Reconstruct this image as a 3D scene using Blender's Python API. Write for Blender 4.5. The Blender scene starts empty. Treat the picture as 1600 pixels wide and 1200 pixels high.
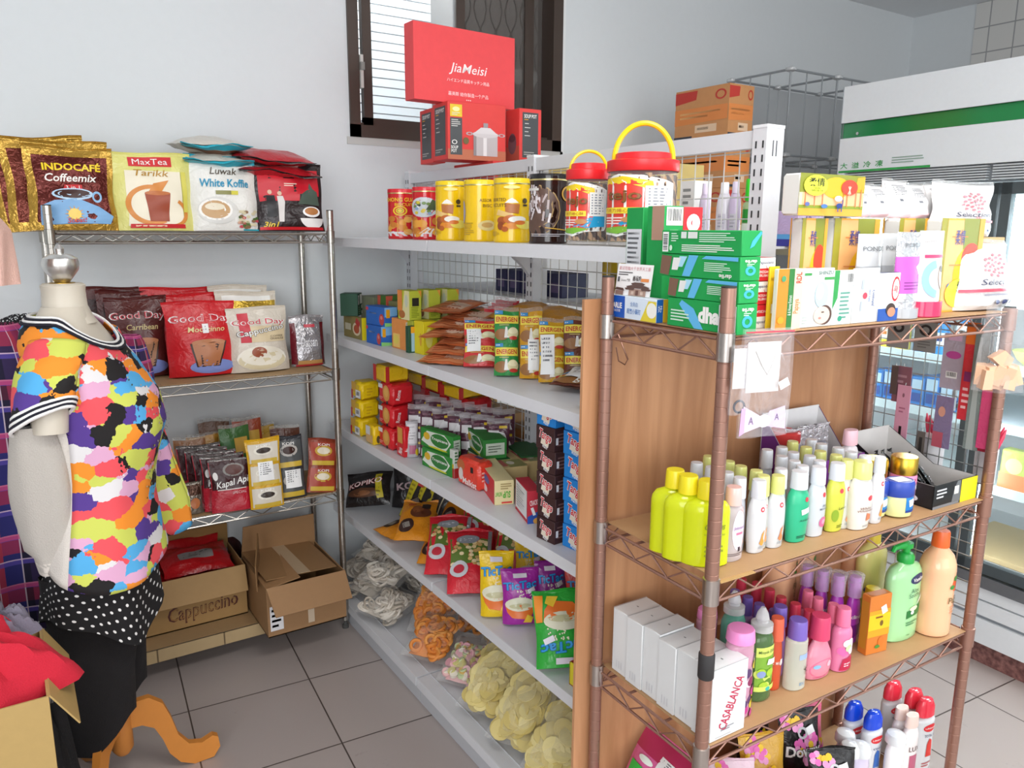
import bpy, math, random
import numpy as np
from mathutils import Vector, Matrix, Euler
from math import sin, cos, pi, radians as RAD

SC = bpy.context.scene
COL = SC.collection

# ---------------------------------------------------------------- camera
FPX, PITCH, ROLL, YAW, CAMH = 1215.0, RAD(11.25), RAD(0.37), RAD(33.2), 1.60
_cp, _sp, _cr, _sr = cos(PITCH), sin(PITCH), cos(ROLL), sin(ROLL)
_M = Matrix(((1, 0, 0), (0, _sp, -_cp), (0, _cp, _sp))) @ Matrix(((_cr, -_sr, 0), (_sr, _cr, 0), (0, 0, 1)))
CAMR = Matrix.Rotation(-YAW, 3, 'Z') @ _M
CAMP = Vector((0, 0, CAMH))
cam_d = bpy.data.cameras.new('camera')
cam_d.sensor_fit = 'HORIZONTAL'
cam_d.sensor_width = 36.0
cam_d.lens = 36.0 * FPX / 1600
cam_d.clip_start = 0.02
cam = bpy.data.objects.new('camera', cam_d)
COL.objects.link(cam)
cam.matrix_world = Matrix.Translation(CAMP) @ CAMR.to_4x4()
SC.camera = cam

# ---------------------------------------------------------------- world, light, exposure
SC.view_settings.view_transform = 'Standard'
SC.view_settings.look = 'None'
SC.view_settings.gamma = 1
SC.view_settings.exposure = 0.1
wd = bpy.data.worlds.new('daylight')
SC.world = wd
wd.use_nodes = True
bg = wd.node_tree.nodes['Background']
bg.inputs[0].default_value = (0.93, 0.96, 1.0, 1)
bg.inputs[1].default_value = 1.0


def area(name, loc, target, sx, sy, power, col=(1, 1, 1)):
    l = bpy.data.lights.new(name, 'AREA')
    l.shape = 'RECTANGLE'
    l.size, l.size_y, l.energy, l.color = sx, sy, power, col
    o = bpy.data.objects.new(name, l)
    COL.objects.link(o)
    o.location = loc
    o.rotation_euler = (Vector(target) - Vector(loc)).to_track_quat('-Z', 'Y').to_euler()
    return o


area('shopfront_daylight', (-2.3, -2.3, 1.9), (1.3, 1.2, 0.9), 3.2, 2.2, 118, (0.95, 0.98, 1.0))  # added area lamp for assumed daylight from the front left, source unseen
area('shopfront_daylight', (1.6, -2.9, 1.8), (1.5, 1.5, 0.9), 3.2, 2.2, 50, (0.95, 0.98, 1.0))  # second added area lamp, brightens the right-hand shelves from the front
area('outdoor_daylight', (1.5, 3.42, 3.5), (1.4, 3.8, 2.3), 1.6, 0.2, 60, (0.97, 0.99, 1.0))  # added lamp between wall and cladding, makes the window backdrop brighter
area('ceiling_tube_light', (0.9, 0.4, 2.92), (0.9, 0.4, 0), 1.2, 0.5, 26, (1.0, 0.98, 0.95))  # added overhead fill for the room, source out of view
area('ceiling_tube_light', (2.3, -0.4, 2.92), (2.3, -0.4, 0), 1.2, 0.5, 22, (1.0, 0.98, 0.95))  # second added overhead fill, over the freezer aisle


# ---------------------------------------------------------------- pixel ray -> point on a real plane of the shop
def at(u, v, x=None, y=None, z=None):
    d = CAMR @ Vector(((u - 800) / FPX, (600 - v) / FPX, -1.0))
    if x is not None: t = x / d.x
    elif y is not None: t = y / d.y
    else: t = (z - CAMH) / d.z
    return CAMP + d * t


def vplane(u, v, p, psi):
    """point where the sight line meets the upright plane through p running along psi"""
    d = CAMR @ Vector(((u - 800) / FPX, (600 - v) / FPX, -1.0))
    n = Vector((-sin(psi), cos(psi), 0))
    t = (p - CAMP).dot(n) / d.dot(n)
    return CAMP + d * t


def fit(u0, u1, vb, vt, z, deg):
    """front-bottom centre, width, height of something standing on plane z whose front runs along deg"""
    psi = RAD(deg)
    um = (u0 + u1) / 2
    p = at(um, vb, z=z)
    a, b = vplane(u0, vb, p, psi), vplane(u1, vb, p, psi)
    return p, (b - a).to_2d().length, vplane(um, vt, p, psi).z - z


def fity(u0, u1, vb, vt, y, z, deg=0):
    """like fit, but at a known depth y (for shelves close to eye level)"""
    psi = RAD(deg)
    um = (u0 + u1) / 2
    q = at(um, vb, y=y)
    p = Vector((q.x, y, z))
    a, b = vplane(u0, vb, p, psi), vplane(u1, vb, p, psi)
    return p, (b - a).to_2d().length, vplane(um, vt, p, psi).z - vplane(um, vb, p, psi).z


def fitb(u0, u1, vb, vt, z, k=1.0):
    """standing bottle seen between u0 and u1: base point, width across the view (over k), height"""
    um = (u0 + u1) / 2
    p = at(um, vb, z=z)
    psi = math.atan2(p.y, p.x) - pi / 2
    a, b = vplane(u0, vb, p, psi), vplane(u1, vb, p, psi)
    return p, (b - a).length / k, vplane(um, vt, p, psi).z - z


def fitx(u0, u1, vb, vt, x):
    """centre on the upright plane x, width and height of a round thing seen between u0 and u1"""
    c = at((u0 + u1) / 2, vb, x=x)
    dep = (c - CAMP).dot(CAMR @ Vector((0, 0, -1)))
    return c, (u1 - u0) * dep / FPX, (vb - vt) * dep / FPX


def boxfit(uL, uC, uR, vb, vt, z, deg, h=None, y=None):
    """corner box: uC is the near upright edge; returns base centre, psi, w, d, h"""
    psi = RAD(deg)
    p = at(uC, vb, z=z) if y is None else at(uC, vb, y=y)
    z = p.z
    r = vplane(uR, vb, p, psi)
    l = vplane(uL, vb, p, psi + pi / 2)
    w, d = (r - p).to_2d().length, (l - p).to_2d().length
    if h is None: h = vplane(uC, vt, p, psi).z - z
    ex, ey = Vector((cos(psi), sin(psi), 0)), Vector((-sin(psi), cos(psi), 0))
    return p + ex * w / 2 + ey * d / 2, psi, w, d, h


# ---------------------------------------------------------------- materials
def lin(h):
    h = h.lstrip('#')
    c = [int(h[i:i + 2], 16) / 255 for i in (0, 2, 4)]
    return tuple(x / 12.92 if x <= .04045 else ((x + .055) / 1.055) ** 2.4 for x in c) + (1,)


_mats = {}
KIND = {  # rough, metal, bump, bump scale, variation
    'card': (.6, 0, .04, 40, .05), 'film': (.3, 0, .35, 38, .04), 'foil': (.25, .55, .55, 45, .08), 'plas': (.32, 0, 0, 10, .02),
    'gloss': (.12, 0, 0, 10, .0), 'paint': (.42, 0, .03, 60, .02), 'metal': (.28, .95, .02, 60, .05), 'cloth': (.92, 0, .25, 260, .06),
    'wall': (.75, 0, .05, 30, .015), 'print': (.4, 0, 0, 10, 0), 'wood': (.5, 0, .05, 30, .06), 'rub': (.7, 0, .03, 50, .03)}


def nodes_of(m):
    m.use_nodes = True
    nt = m.node_tree
    return nt, nt.nodes, nt.links


def M(spec):
    """'kind #hex' -> procedural material"""
    if not isinstance(spec, str): return spec
    if spec in _mats: return _mats[spec]
    kind, hx = spec.split()[:2]
    m = bpy.data.materials.new(spec.replace('#', ''))
    nt, N, L = nodes_of(m)
    b = N['Principled BSDF']
    if kind in ('clear', 'tint', 'glass'):
        # thin see-through plastic: mostly straight through, a sheen on top
        out = N['Material Output']
        N.remove(b)
        tr = N.new('ShaderNodeBsdfTransparent')
        a = float(spec.split()[2]) if len(spec.split()) > 2 else .12
        gl = N.new('ShaderNodeBsdfPrincipled')
        gl.inputs['Base Color'].default_value = lin(hx)
        gl.inputs['Roughness'].default_value = .12 if kind != 'glass' else .03
        mx = N.new('ShaderNodeMixShader')
        lw = N.new('ShaderNodeLayerWeight')
        lw.inputs[0].default_value = .35
        mr = N.new('ShaderNodeMapRange')
        mr.inputs[3].default_value, mr.inputs[4].default_value = a, min(1, a + .3)
        L.new(lw.outputs['Facing'], mr.inputs[0])
        L.new(mr.outputs[0], mx.inputs[0])
        L.new(tr.outputs[0], mx.inputs[1])
        L.new(gl.outputs[0], mx.inputs[2])
        L.new(mx.outputs[0], out.inputs[0])
        if kind == 'clear':
            no, bp, tc = N.new('ShaderNodeTexNoise'), N.new('ShaderNodeBump'), N.new('ShaderNodeTexCoord')
            no.inputs['Scale'].default_value = 28
            no.inputs['Distortion'].default_value = 1.5
            bp.inputs['Strength'].default_value = .45
            bp.inputs['Distance'].default_value = .02
            L.new(tc.outputs['Object'], no.inputs['Vector'])
            L.new(no.outputs[0], bp.inputs['Height'])
            L.new(bp.outputs[0], gl.inputs['Normal'])
            L.new(bp.outputs[0], lw.inputs['Normal'])
        _mats[spec] = m
        return m
    r, me, bu, bs, va = KIND[kind]
    b.inputs['Roughness'].default_value = r
    b.inputs['Metallic'].default_value = me
    c = lin(hx)
    b.inputs['Base Color'].default_value = c
    if va or bu:
        no, tc = N.new('ShaderNodeTexNoise'), N.new('ShaderNodeTexCoord')
        no.inputs['Scale'].default_value = bs
        no.inputs['Detail'].default_value = 2
        L.new(tc.outputs['Object'], no.inputs['Vector'])
        if va:
            mr, mx = N.new('ShaderNodeMapRange'), N.new('ShaderNodeMix')
            mx.data_type, mx.blend_type = 'RGBA', 'MULTIPLY'
            mx.inputs[0].default_value = 1
            mr.inputs[3].default_value, mr.inputs[4].default_value = 1 - va, 1 + va
            L.new(no.outputs[0], mr.inputs[0])
            mx.inputs[6].default_value = c
            L.new(mr.outputs[0], mx.inputs[7])
            L.new(mx.outputs[2], b.inputs['Base Color'])
        if bu:
            bp = N.new('ShaderNodeBump')
            bp.inputs['Strength'].default_value = bu
            bp.inputs['Distance'].default_value = .01
            if kind in ('film', 'foil'): no.inputs['Distortion'].default_value = 1.2
            L.new(no.outputs[0], bp.inputs['Height'])
            L.new(bp.outputs[0], b.inputs['Normal'])
    _mats[spec] = m
    return m


def tex_mat(name, build):
    """custom node material: build(N, L, tc, bsdf)"""
    if name in _mats: return _mats[name]
    m = bpy.data.materials.new(name)
    nt, N, L = nodes_of(m)
    build(N, L, N.new('ShaderNodeTexCoord'), N['Principled BSDF'])
    _mats[name] = m
    return m


def emit_mat(name, hx, s):
    if name in _mats: return _mats[name]
    m = bpy.data.materials.new(name)
    nt, N, L = nodes_of(m)
    b = N['Principled BSDF']
    b.inputs['Emission Color'].default_value = lin(hx)
    b.inputs['Emission Strength'].default_value = s
    _mats[name] = m
    return m


# ---------------------------------------------------------------- mesh builder
_glyph = {}


def glyph(s, bold=0.0, shear=0.0):
    k = (s, bold, shear)
    if k not in _glyph:
        fc = bpy.data.curves.new('lettering', 'FONT')
        fc.body = s
        fc.offset = bold
        fc.shear = shear
        fc.resolution_u = 2
        o = bpy.data.objects.new('lettering', fc)
        me = o.to_mesh()
        v = np.array([(p.co.x, p.co.y) for p in me.vertices]) if len(me.vertices) else np.zeros((1, 2))
        f = [tuple(p.vertices) for p in me.polygons]
        o.to_mesh_clear()
        bpy.data.objects.remove(o)
        lo, hi = v.min(0), v.max(0)
        hh = max(hi[1] - lo[1], 1e-6)
        _glyph[k] = ((v - (lo + hi) / 2) / hh, f, (hi[0] - lo[0]) / hh)
    return _glyph[k]


class MB:
    def __init__(s):
        s.v, s.f, s.m, s.mats = [], [], [], []

    def mi(s, mat):
        mat = M(mat)
        if mat not in s.mats: s.mats.append(mat)
        return s.mats.index(mat)

    def add(s, vs, fs, mat):
        b, i = len(s.v), s.mi(mat)
        s.v.extend([tuple(p) for p in vs])
        for f in fs:
            s.f.append(tuple(b + k for k in f))
            s.m.append(i)

    def box(s, x0, x1, y0, y1, z0, z1, mat, T=None):
        vs = [Vector((x, y, z)) for z in (z0, z1) for y in (y0, y1) for x in (x0, x1)]
        if T is not None: vs = [T @ p for p in vs]
        s.add(vs, [(0, 2, 3, 1), (4, 5, 7, 6), (0, 1, 5, 4), (2, 6, 7, 3), (0, 4, 6, 2), (1, 3, 7, 5)], mat)

    def grid(s, fn, nu, nv, mat, closed=False):
        vs = [fn(i / nu, j / nv) for j in range(nv + 1) for i in range(nu + 1)]
        w = nu + 1
        s.add(vs, [(j * w + i, j * w + i + 1, (j + 1) * w + i + 1, (j + 1) * w + i) for j in range(nv) for i in range(nu)], mat)

    def lathe(s, prof, mat, n=20, sx=1, sy=1, o=(0, 0, 0), T=None, cap=True):
        vs = []
        for r, z in prof:
            for i in range(n):
                a = 2 * pi * i / n
                p = Vector((o[0] + r * cos(a) * sx, o[1] + r * sin(a) * sy, o[2] + z))
                vs.append(T @ p if T is not None else p)
        fs = [(j * n + i, j * n + (i + 1) % n, (j + 1) * n + (i + 1) % n, (j + 1) * n + i) for j in range(len(prof) - 1) for i in range(n)]
        if cap:
            fs.append(tuple(reversed(range(n))))
            fs.append(tuple((len(prof) - 1) * n + i for i in range(n)))
        s.add(vs, fs, mat)

    def tube(s, pts, r, mat, n=8, closed=False):
        pts = [Vector(p) for p in pts]
        K = len(pts)
        rr = r if isinstance(r, (list, tuple)) else [r] * K
        vs = []
        up = Vector((0, 0, 1))
        prev = None
        for i, p in enumerate(pts):
            t = (pts[(i + 1) % K] - pts[i - 1]) if closed else (pts[min(i + 1, K - 1)] - pts[max(i - 1, 0)])
            t.normalize()
            if prev is None:
                a = t.cross(up)
                if a.length < 1e-3: a = t.cross(Vector((1, 0, 0)))
            else:
                a = prev - t * prev.dot(t)
            a.normalize()
            prev = a
            b = t.cross(a)
            for k in range(n):
                g = 2 * pi * k / n
                vs.append(p + (a * cos(g) + b * sin(g)) * rr[i])
        fs = []
        for j in range(K if closed else K - 1):
            for k in range(n):
                fs.append((j * n + k, j * n + (k + 1) % n, ((j + 1) % K) * n + (k + 1) % n, ((j + 1) % K) * n + k))
        if not closed:
            fs += [tuple(reversed(range(n))), tuple((K - 1) * n + k for k in range(n))]
        s.add(vs, fs, mat)

    def prism(s, pts, mat, fn, t0, t1):
        """outline pts (2d) extruded from t0 to t1; fn(a, b, t) -> point"""
        n = len(pts)
        vs = [fn(a, b, t0) for a, b in pts] + [fn(a, b, t1) for a, b in pts]
        s.add(vs, [tuple(range(n))[::-1], tuple(range(n, 2 * n))] + [(i, (i + 1) % n, n + (i + 1) % n, n + i) for i in range(n)], mat)

    def build(s, name, parent=None, loc=(0, 0, 0), rot=(0, 0, 0), sharp=38):
        me = bpy.data.meshes.new(name)
        me.from_pydata(s.v, [], s.f)
        for m in s.mats: me.materials.append(m)
        me.polygons.foreach_set('material_index', s.m)
        me.polygons.foreach_set('use_smooth', [True] * len(s.f))
        me.set_sharp_from_angle(angle=RAD(sharp))
        me.update()
        o = bpy.data.objects.new(name, me)
        COL.objects.link(o)
        o.location = loc
        o.rotation_euler = rot
        if parent: o.parent = parent
        return o


def tag(o, label, cat, group=None, kind=None):
    o['label'] = label
    o['category'] = cat
    if group: o['group'] = group
    if kind: o['kind'] = kind
    return o


def root(name, label, cat, loc=(0, 0, 0), rot=(0, 0, 0), group=None):
    o = bpy.data.objects.new(name, None)
    o.empty_display_size = .05
    COL.objects.link(o)
    o.location = loc
    o.rotation_euler = rot
    return tag(o, label, cat, group)


def clone(src, loc, rot, label, group=None):
    def cp(o, par):
        c = o.copy()
        COL.objects.link(c)
        c.parent = par
        for ch in [k for k in KIDS.get(o.name, [])]:
            d = cp(bpy.data.objects[ch], c)
            KIDS.setdefault(c.name, []).append(d.name)
        return c
    if src.name not in KIDS:
        for o in COL.objects:
            if o.parent and o.name not in KIDS.setdefault(o.parent.name, []): KIDS[o.parent.name].append(o.name)
    r = cp(src, None)
    r.location, r.rotation_euler = loc, rot
    r['label'] = label
    if group: r['group'] = group
    return r


KIDS = {}


def struct(o, label=None):
    o['kind'] = 'structure'
    if label: o['label'] = label
    o['category'] = o.name.split('_')[0]
    return o


# ---------------------------------------------------------------- printed surfaces
class Surf:
    """printable side of something: fn(u, v, h) -> point, u and v from 0 to 1, h out of the surface"""
    def __init__(s, mb, fn, W, H, flat=False, h0=.0004, dh=.00018):
        s.mb, s.fn, s.W, s.H, s.flat, s.h, s.dh = mb, fn, W, H, flat, h0, dh

    def up(s):
        s.h += s.dh
        return s.h

    def rect(s, m, u0, v0, u1, v1, rot=0):
        h = s.up()
        n = 1 if s.flat else max(2, int(abs(u1 - u0) * 14) + 1)
        k = 1 if s.flat else max(2, int(abs(v1 - v0) * 14) + 1)
        cu, cv, c, q = (u0 + u1) / 2, (v0 + v1) / 2, cos(RAD(rot)), sin(RAD(rot))
        def f(a, b):
            x, y = (u0 + (u1 - u0) * a - cu) * s.W, (v0 + (v1 - v0) * b - cv) * s.H
            return s.fn(cu + (x * c - y * q) / s.W, cv + (x * q + y * c) / s.H, h)
        s.mb.grid(f, n, k, m)
        return s

    def ell(s, m, cu, cv, ru, rv, n=18, a0=0, a1=360, r0=0.0):
        h = s.up()
        def f(a, b):
            g = RAD(a0 + (a1 - a0) * a)
            q = r0 + (1 - r0) * b
            return s.fn(cu + ru * q * cos(g), cv + rv * q * sin(g), h)
        s.mb.grid(f, n, 1 if s.flat else 3, m)
        return s

    def poly(s, m, pts, n=10):
        """monotone-in-v outline filled in strips"""
        h = s.up()
        lo, hi = min(p[1] for p in pts), max(p[1] for p in pts)
        vs = sorted(set([lo + (hi - lo) * i / n for i in range(n + 1)] + [p[1] for p in pts]))
        def span(v):
            xs = []
            for i in range(len(pts)):
                (a, b), (c, d) = pts[i], pts[(i + 1) % len(pts)]
                if abs(b - d) < 1e-9:
                    if abs(b - v) < 1e-9: xs += [a, c]
                elif min(b, d) - 1e-9 <= v <= max(b, d) + 1e-9:
                    xs.append(a + (c - a) * (v - b) / (d - b))
            return (min(xs), max(xs)) if xs else (0, 0)
        k = 1 if s.flat else 5
        P = []
        for v in vs:
            a, b = span(v)
            P += [s.fn(a + (b - a) * i / k, v, h) for i in range(k + 1)]
        w = k + 1
        s.mb.add(P, [(j * w + i, j * w + i + 1, (j + 1) * w + i + 1, (j + 1) * w + i) for j in range(len(vs) - 1) for i in range(k)], m)
        return s

    def text(s, m, t, cu, cv, h, w=None, bold=.0, shear=0, rot=0, arc=0):
        """h: height as a share of v, w: width as a share of u (stretches)"""
        g, f, gw = glyph(t, bold, shear)
        hh = s.up() + (0 if s.flat else .0009)
        H = h * s.H
        sx = (w * s.W / gw) if w else H
        c, q = cos(RAD(rot)), sin(RAD(rot))
        P = []
        for x, y in g:
            X, Y = x * sx, y * H
            if arc: Y -= arc * H * (X / (gw * sx / 2)) ** 2
            P.append(s.fn(cu + (X * c - Y * q) / s.W, cv + (X * q + Y * c) / s.H, hh))
        s.mb.add(P, f, m)
        return s

    def bars(s, m, u0, v0, u1, v1, rows=4, seed=1):
        """rows of print too small to read"""
        r = random.Random(seed)
        dv = (v1 - v0) / rows
        for i in range(rows):
            s.h -= s.dh
            s.rect(m, u0, v0 + dv * (i + .3), u0 + (u1 - u0) * r.uniform(.6, 1), v0 + dv * (i + .75))
        s.up()
        return s

    def barcode(s, u0, v0, u1, v1, vert=False, seed=3):
        s.rect('print #f4f4f2', u0, v0, u1, v1)
        r = random.Random(seed)
        x = .08
        s.up()
        while x < .9:
            w = r.uniform(.02, .06)
            s.h -= s.dh
            if vert: s.rect('print #222222', u0 + (u1 - u0) * .12, v0 + (v1 - v0) * x, u0 + (u1 - u0) * .85, v0 + (v1 - v0) * (x + w))
            else: s.rect('print #222222', u0 + (u1 - u0) * x, v0 + (v1 - v0) * .25, u0 + (u1 - u0) * (x + w), v0 + (v1 - v0) * .9)
            x += w + r.uniform(.02, .05)
        return s

    def label(s, u0, v0, u1, v1, rot=0, seed=1):
        """the shop's white printed sticker"""
        s.rect('print #f1f1f0', u0, v0, u1, v1, rot)
        if not rot:
            s.bars('print #77787c', u0 + (u1 - u0) * .1, v0 + (v1 - v0) * .3, u1 - (u1 - u0) * .1, v1 - (v1 - v0) * .05, 6, seed)
        return s


def faces(mb, w, d, h, z0=0.0):
    """five printable faces of a box standing on z0, centred in x and y"""
    return {
        'f': Surf(mb, lambda u, v, k: (w * (u - .5), -d / 2 - k, z0 + h * v), w, h, True),
        'b': Surf(mb, lambda u, v, k: (w * (.5 - u), d / 2 + k, z0 + h * v), w, h, True),
        'l': Surf(mb, lambda u, v, k: (-w / 2 - k, d * (.5 - u), z0 + h * v), d, h, True),
        'r': Surf(mb, lambda u, v, k: (w / 2 + k, d * (u - .5), z0 + h * v), d, h, True),
        't': Surf(mb, lambda u, v, k: (w * (u - .5), d * (v - .5), z0 + h + k), w, d, True)}


def carton(name, label, B, mat, design=None, group=None, tilt=(0, 0), bev=.0012):
    """printed cardboard box: one mesh"""
    loc, psi, w, d, h = B
    mb = MB()
    b = min(bev, w / 6, d / 6, h / 6)
    x, y = w / 2, d / 2
    ring = lambda i, z: [(-x + i, -y, z), (x - i, -y, z), (x, -y + i, z), (x, y - i, z), (x - i, y, z), (-x + i, y, z), (-x, y - i, z), (-x, -y + i, z)]
    ins = lambda i, z: [(-x + i, -y + i, z), (x - i, -y + i, z), (x - i, -y + i, z), (x - i, y - i, z), (x - i, y - i, z), (-x + i, y - i, z), (-x + i, y - i, z), (-x + i, -y + i, z)]
    vs = ins(b, 0) + ring(b, b) + ring(b, h - b) + ins(b, h)
    fs = [(j * 8 + i, j * 8 + (i + 1) % 8, (j + 1) * 8 + (i + 1) % 8, (j + 1) * 8 + i) for j in range(3) for i in range(8)]
    fs += [tuple(reversed((0, 2, 4, 6))), (24, 26, 28, 30)]
    mb.add(vs, fs, mat)
    if design: design(faces(mb, w, d, h))
    o = mb.build(name, None, loc, (tilt[0], tilt[1], psi))
    return tag(o, label, name.split('_')[-1], group)


def pillow(mb, W, H, T, mat, seed=0, stand=True, v1=1.0, nu=14, nv=16, bulge=1.0, wr=1.0):
    """bag body; returns its front as a Surf (front looks along -y)"""
    r = random.Random(seed)
    a, b, c, d = [r.uniform(0, 6.28) for _ in range(4)]
    def e(u): return max(0, 1 - abs(2 * u - 1) ** 2.6) ** .72
    def g(v):
        if stand:
            if v < .12: return .72 + .28 * sin(v / .12 * pi / 2)
            return max(.03, (1 - ((v - .12) / .88) ** 2.3)) ** .85
        return .04 + .96 * max(0, sin(pi * min(1, max(0, v)))) ** .6
    def P(u, v, k, side):
        th = T / 2 * e(u) * g(v)
        w = wr * W * .011 * (sin(8 * u + 11 * v + a) + sin(17 * v - 6 * u + b) + .6 * sin(23 * u + 9 * v + c)) * (.25 + .75 * e(u)) * (1 if side > 0 else .6)
        if stand: w *= min(1, v / .12)
        pin = 1 - .05 * bulge * sin(pi * v) - (.02 * sin(9 * v + d))
        zz = H * v * v1
        dip = .012 * H * sin(5 * u + a) * max(0, v - .8) * 5
        return (W * (u - .5) * pin, -side * (th + k) - w, zz + dip)
    mb.grid(lambda u, v: P(u, v, 0, 1), nu, nv, mat)
    mb.grid(lambda u, v: P(1 - u, v, 0, -1), nu, nv, mat)
    if stand:
        lo = [P(i / nu, 0, 0, 1) for i in range(nu + 1)] + [P(i / nu, 0, 0, -1) for i in range(nu, -1, -1)]
        mb.add(lo, [tuple(reversed(range(len(lo))))], mat)
    return Surf(mb, lambda u, v, k: P(u, v, k + .0005, 1), W, H * v1, False, .0006, .00025), P


def bag(name, label, cat, p, deg, W, H, T, mat, design=None, group=None, lean=0, seed=0, stand=True, seal=.05, sealmat=None, sticker=None, rot=None, roll=0):
    """filled pouch: body with its printed front, crimped top seal, maybe a price sticker. p is the front-bottom point"""
    mb = MB()
    S, P = pillow(mb, W, H, T, mat, seed, stand, 1 - seal if seal else 1)
    if design: design(S)
    psi = RAD(deg)
    back = Vector((-sin(psi), cos(psi), 0))
    loc = Vector(p) + back * T / 2 + Vector((0, 0, T * .36 * sin(RAD(abs(lean))) + .0005))
    o = mb.build(name, None, loc, rot or (-RAD(lean), RAD(roll), psi))
    tag(o, label, cat, group)
    if seal:
        q = MB()
        def f(u, v):
            x, y, z = P(u, 1, 0, 1)
            return (x * 1.01, y + T * .02 + .0015 * sin(v * 18) + .006 * sin(7 * u + seed) * v, z + H * seal * v)
        q.grid(f, 14, 6, sealmat or mat)
        q.build('top_seal', o)
    if sticker:
        q = MB()
        S2 = Surf(q, S.fn, S.W, S.H, False, .0035, .0003)
        u, v, a, b = sticker
        S2.rect('print #f3f3f3', u, v, u + a, v + b)
        S2.bars('print #8a8a90', u + a * .12, v + b * .25, u + a * .88, v + b * .85, 2, seed)
        q.build('price_sticker', o)
    return o


def lsurf(mb, prof, sx, sy, span=150, o=(0, 0, 0), a_mid=-90):
    """printable front of a lathed body"""
    zs, rs = [z for r, z in prof], [r for r, z in prof]
    H = zs[-1] - zs[0]
    rm = max(rs)
    def fn(u, v, k):
        z = zs[0] + v * H
        r = float(np.interp(z, zs, rs))
        g = RAD(a_mid + (u - .5) * span)
        return (o[0] + (r * sx + k) * cos(g), o[1] + (r * sy + k) * sin(g), o[2] + z)
    return Surf(mb, fn, rm * (sx + sy) / 2 * RAD(span), H, False, .0004, .0002)


PROF = {
    'round': [(.80, 0), (.97, .012), (1, .035), (1, .74), (.97, .80), (.80, .90), (.52, .965), (.42, 1.0)],
    'straight': [(.9, 0), (1, .02), (1, .93), (.97, .96), (.82, .985), (.7, 1)],
    'tottle': [(.74, 0), (.84, .015), (.96, .30), (1, .52), (.97, .74), (.86, .88), (.70, .96), (.62, 1.0)],
    'slim': [(.86, 0), (.96, .015), (1, .3), (1, .62), (.92, .82), (.80, .95), (.74, 1.0)],
    'shoulder': [(.90, 0), (1, .02), (1, .80), (.96, .87), (.80, .94), (.45, .98), (.38, 1)],
    'drop': [(.70, 0), (.88, .03), (1, .22), (1, .40), (.90, .60), (.66, .80), (.46, .93), (.40, 1)]}


def bottle(name, label, cat, loc, deg, h, w, d, prof, body, cap, caph, capr, design=None, group=None, capkind='plain', extra=None, span=150):
    """h is the whole height; cap sits on the body"""
    r0 = root(name, label, cat, loc, (0, 0, RAD(deg)), group)
    bh = h - caph
    pr = []
    src = PROF[prof]
    zs = np.linspace(0, 1, 12)
    pts = sorted(set([z for r, z in src] + [float(z) for z in zs]))
    for z in pts: pr.append((float(np.interp(z, [b for a, b in src], [a for a, b in src])), z * bh))
    mb = MB()
    mb.lathe(pr, body, 20, w / 2, d / 2)
    if design: design(lsurf(mb, pr, w / 2, d / 2, span))
    mb.build('bottle_body', r0)
    c = MB()
    z0 = bh - .001
    if capkind == 'plain':
        c.lathe([(capr, 0), (capr * 1.0, caph * .08), (capr * .93, caph * .9), (capr * .86, caph)], cap, 18, 1, d / w if d < w * .7 and capr > .4 * w else 1, (0, 0, z0))
    elif capkind == 'dome':
        c.lathe([(capr, 0), (capr, caph * .45), (capr * .86, caph * .8), (capr * .45, caph)], cap, 18, 1, 1, (0, 0, z0))
    elif capkind == 'flip':
        c.lathe([(w / 2 * .66, 0), (w / 2 * .9, caph * .12), (w / 2 * .86, caph * .6), (w / 2 * .6, caph * .93), (w / 2 * .3, caph)], cap, 20, 1, d / w, (0, 0, z0))
    elif capkind == 'spike':
        c.lathe([(capr, 0), (capr, caph * .30), (capr * .55, caph * .36), (capr * .55, caph * .46), (capr * .62, caph * .5), (capr * .5, caph * .75), (capr * .2, caph)], cap, 16, 1, 1, (0, 0, z0))
    elif capkind == 'pump':
        c.lathe([(capr, 0), (capr * 1.05, caph * .3), (capr * .8, caph * .48), (capr * .45, caph * .52), (capr * .45, caph * .72), (capr * .75, caph * .76), (capr * .75, caph)], cap, 16, 1, 1, (0, 0, z0))
        c.tube([(0, 0, z0 + caph * .88), (-capr * 1.4, 0, z0 + caph * .93), (-capr * 2.5, 0, z0 + caph * .9), (-capr * 2.8, 0, z0 + caph * .72)], [capr * .55, capr * .42, capr * .32, capr * .26], cap, 8)
    c.build('cap', r0)
    if extra: extra(r0, pr)
    return r0


NTH = ['first', 'second', 'third', 'fourth', 'fifth', 'sixth', 'seventh', 'eighth', 'ninth', 'tenth', 'eleventh', 'twelfth', 'thirteenth', 'fourteenth', 'fifteenth', 'sixteenth']
G_SHELF = [1.563, 1.170, .789, .427, .095]      # gondola shelf tops
C_SHELF = [1.585, 1.07, .585, .12]              # chrome rack shelf tops
B_SHELF = [1.427, .985, .649, .20]              # brown rack shelf tops
# ================================================================ ROOM
WY = 3.2          # back wall
RX = 5.28         # right wall


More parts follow.
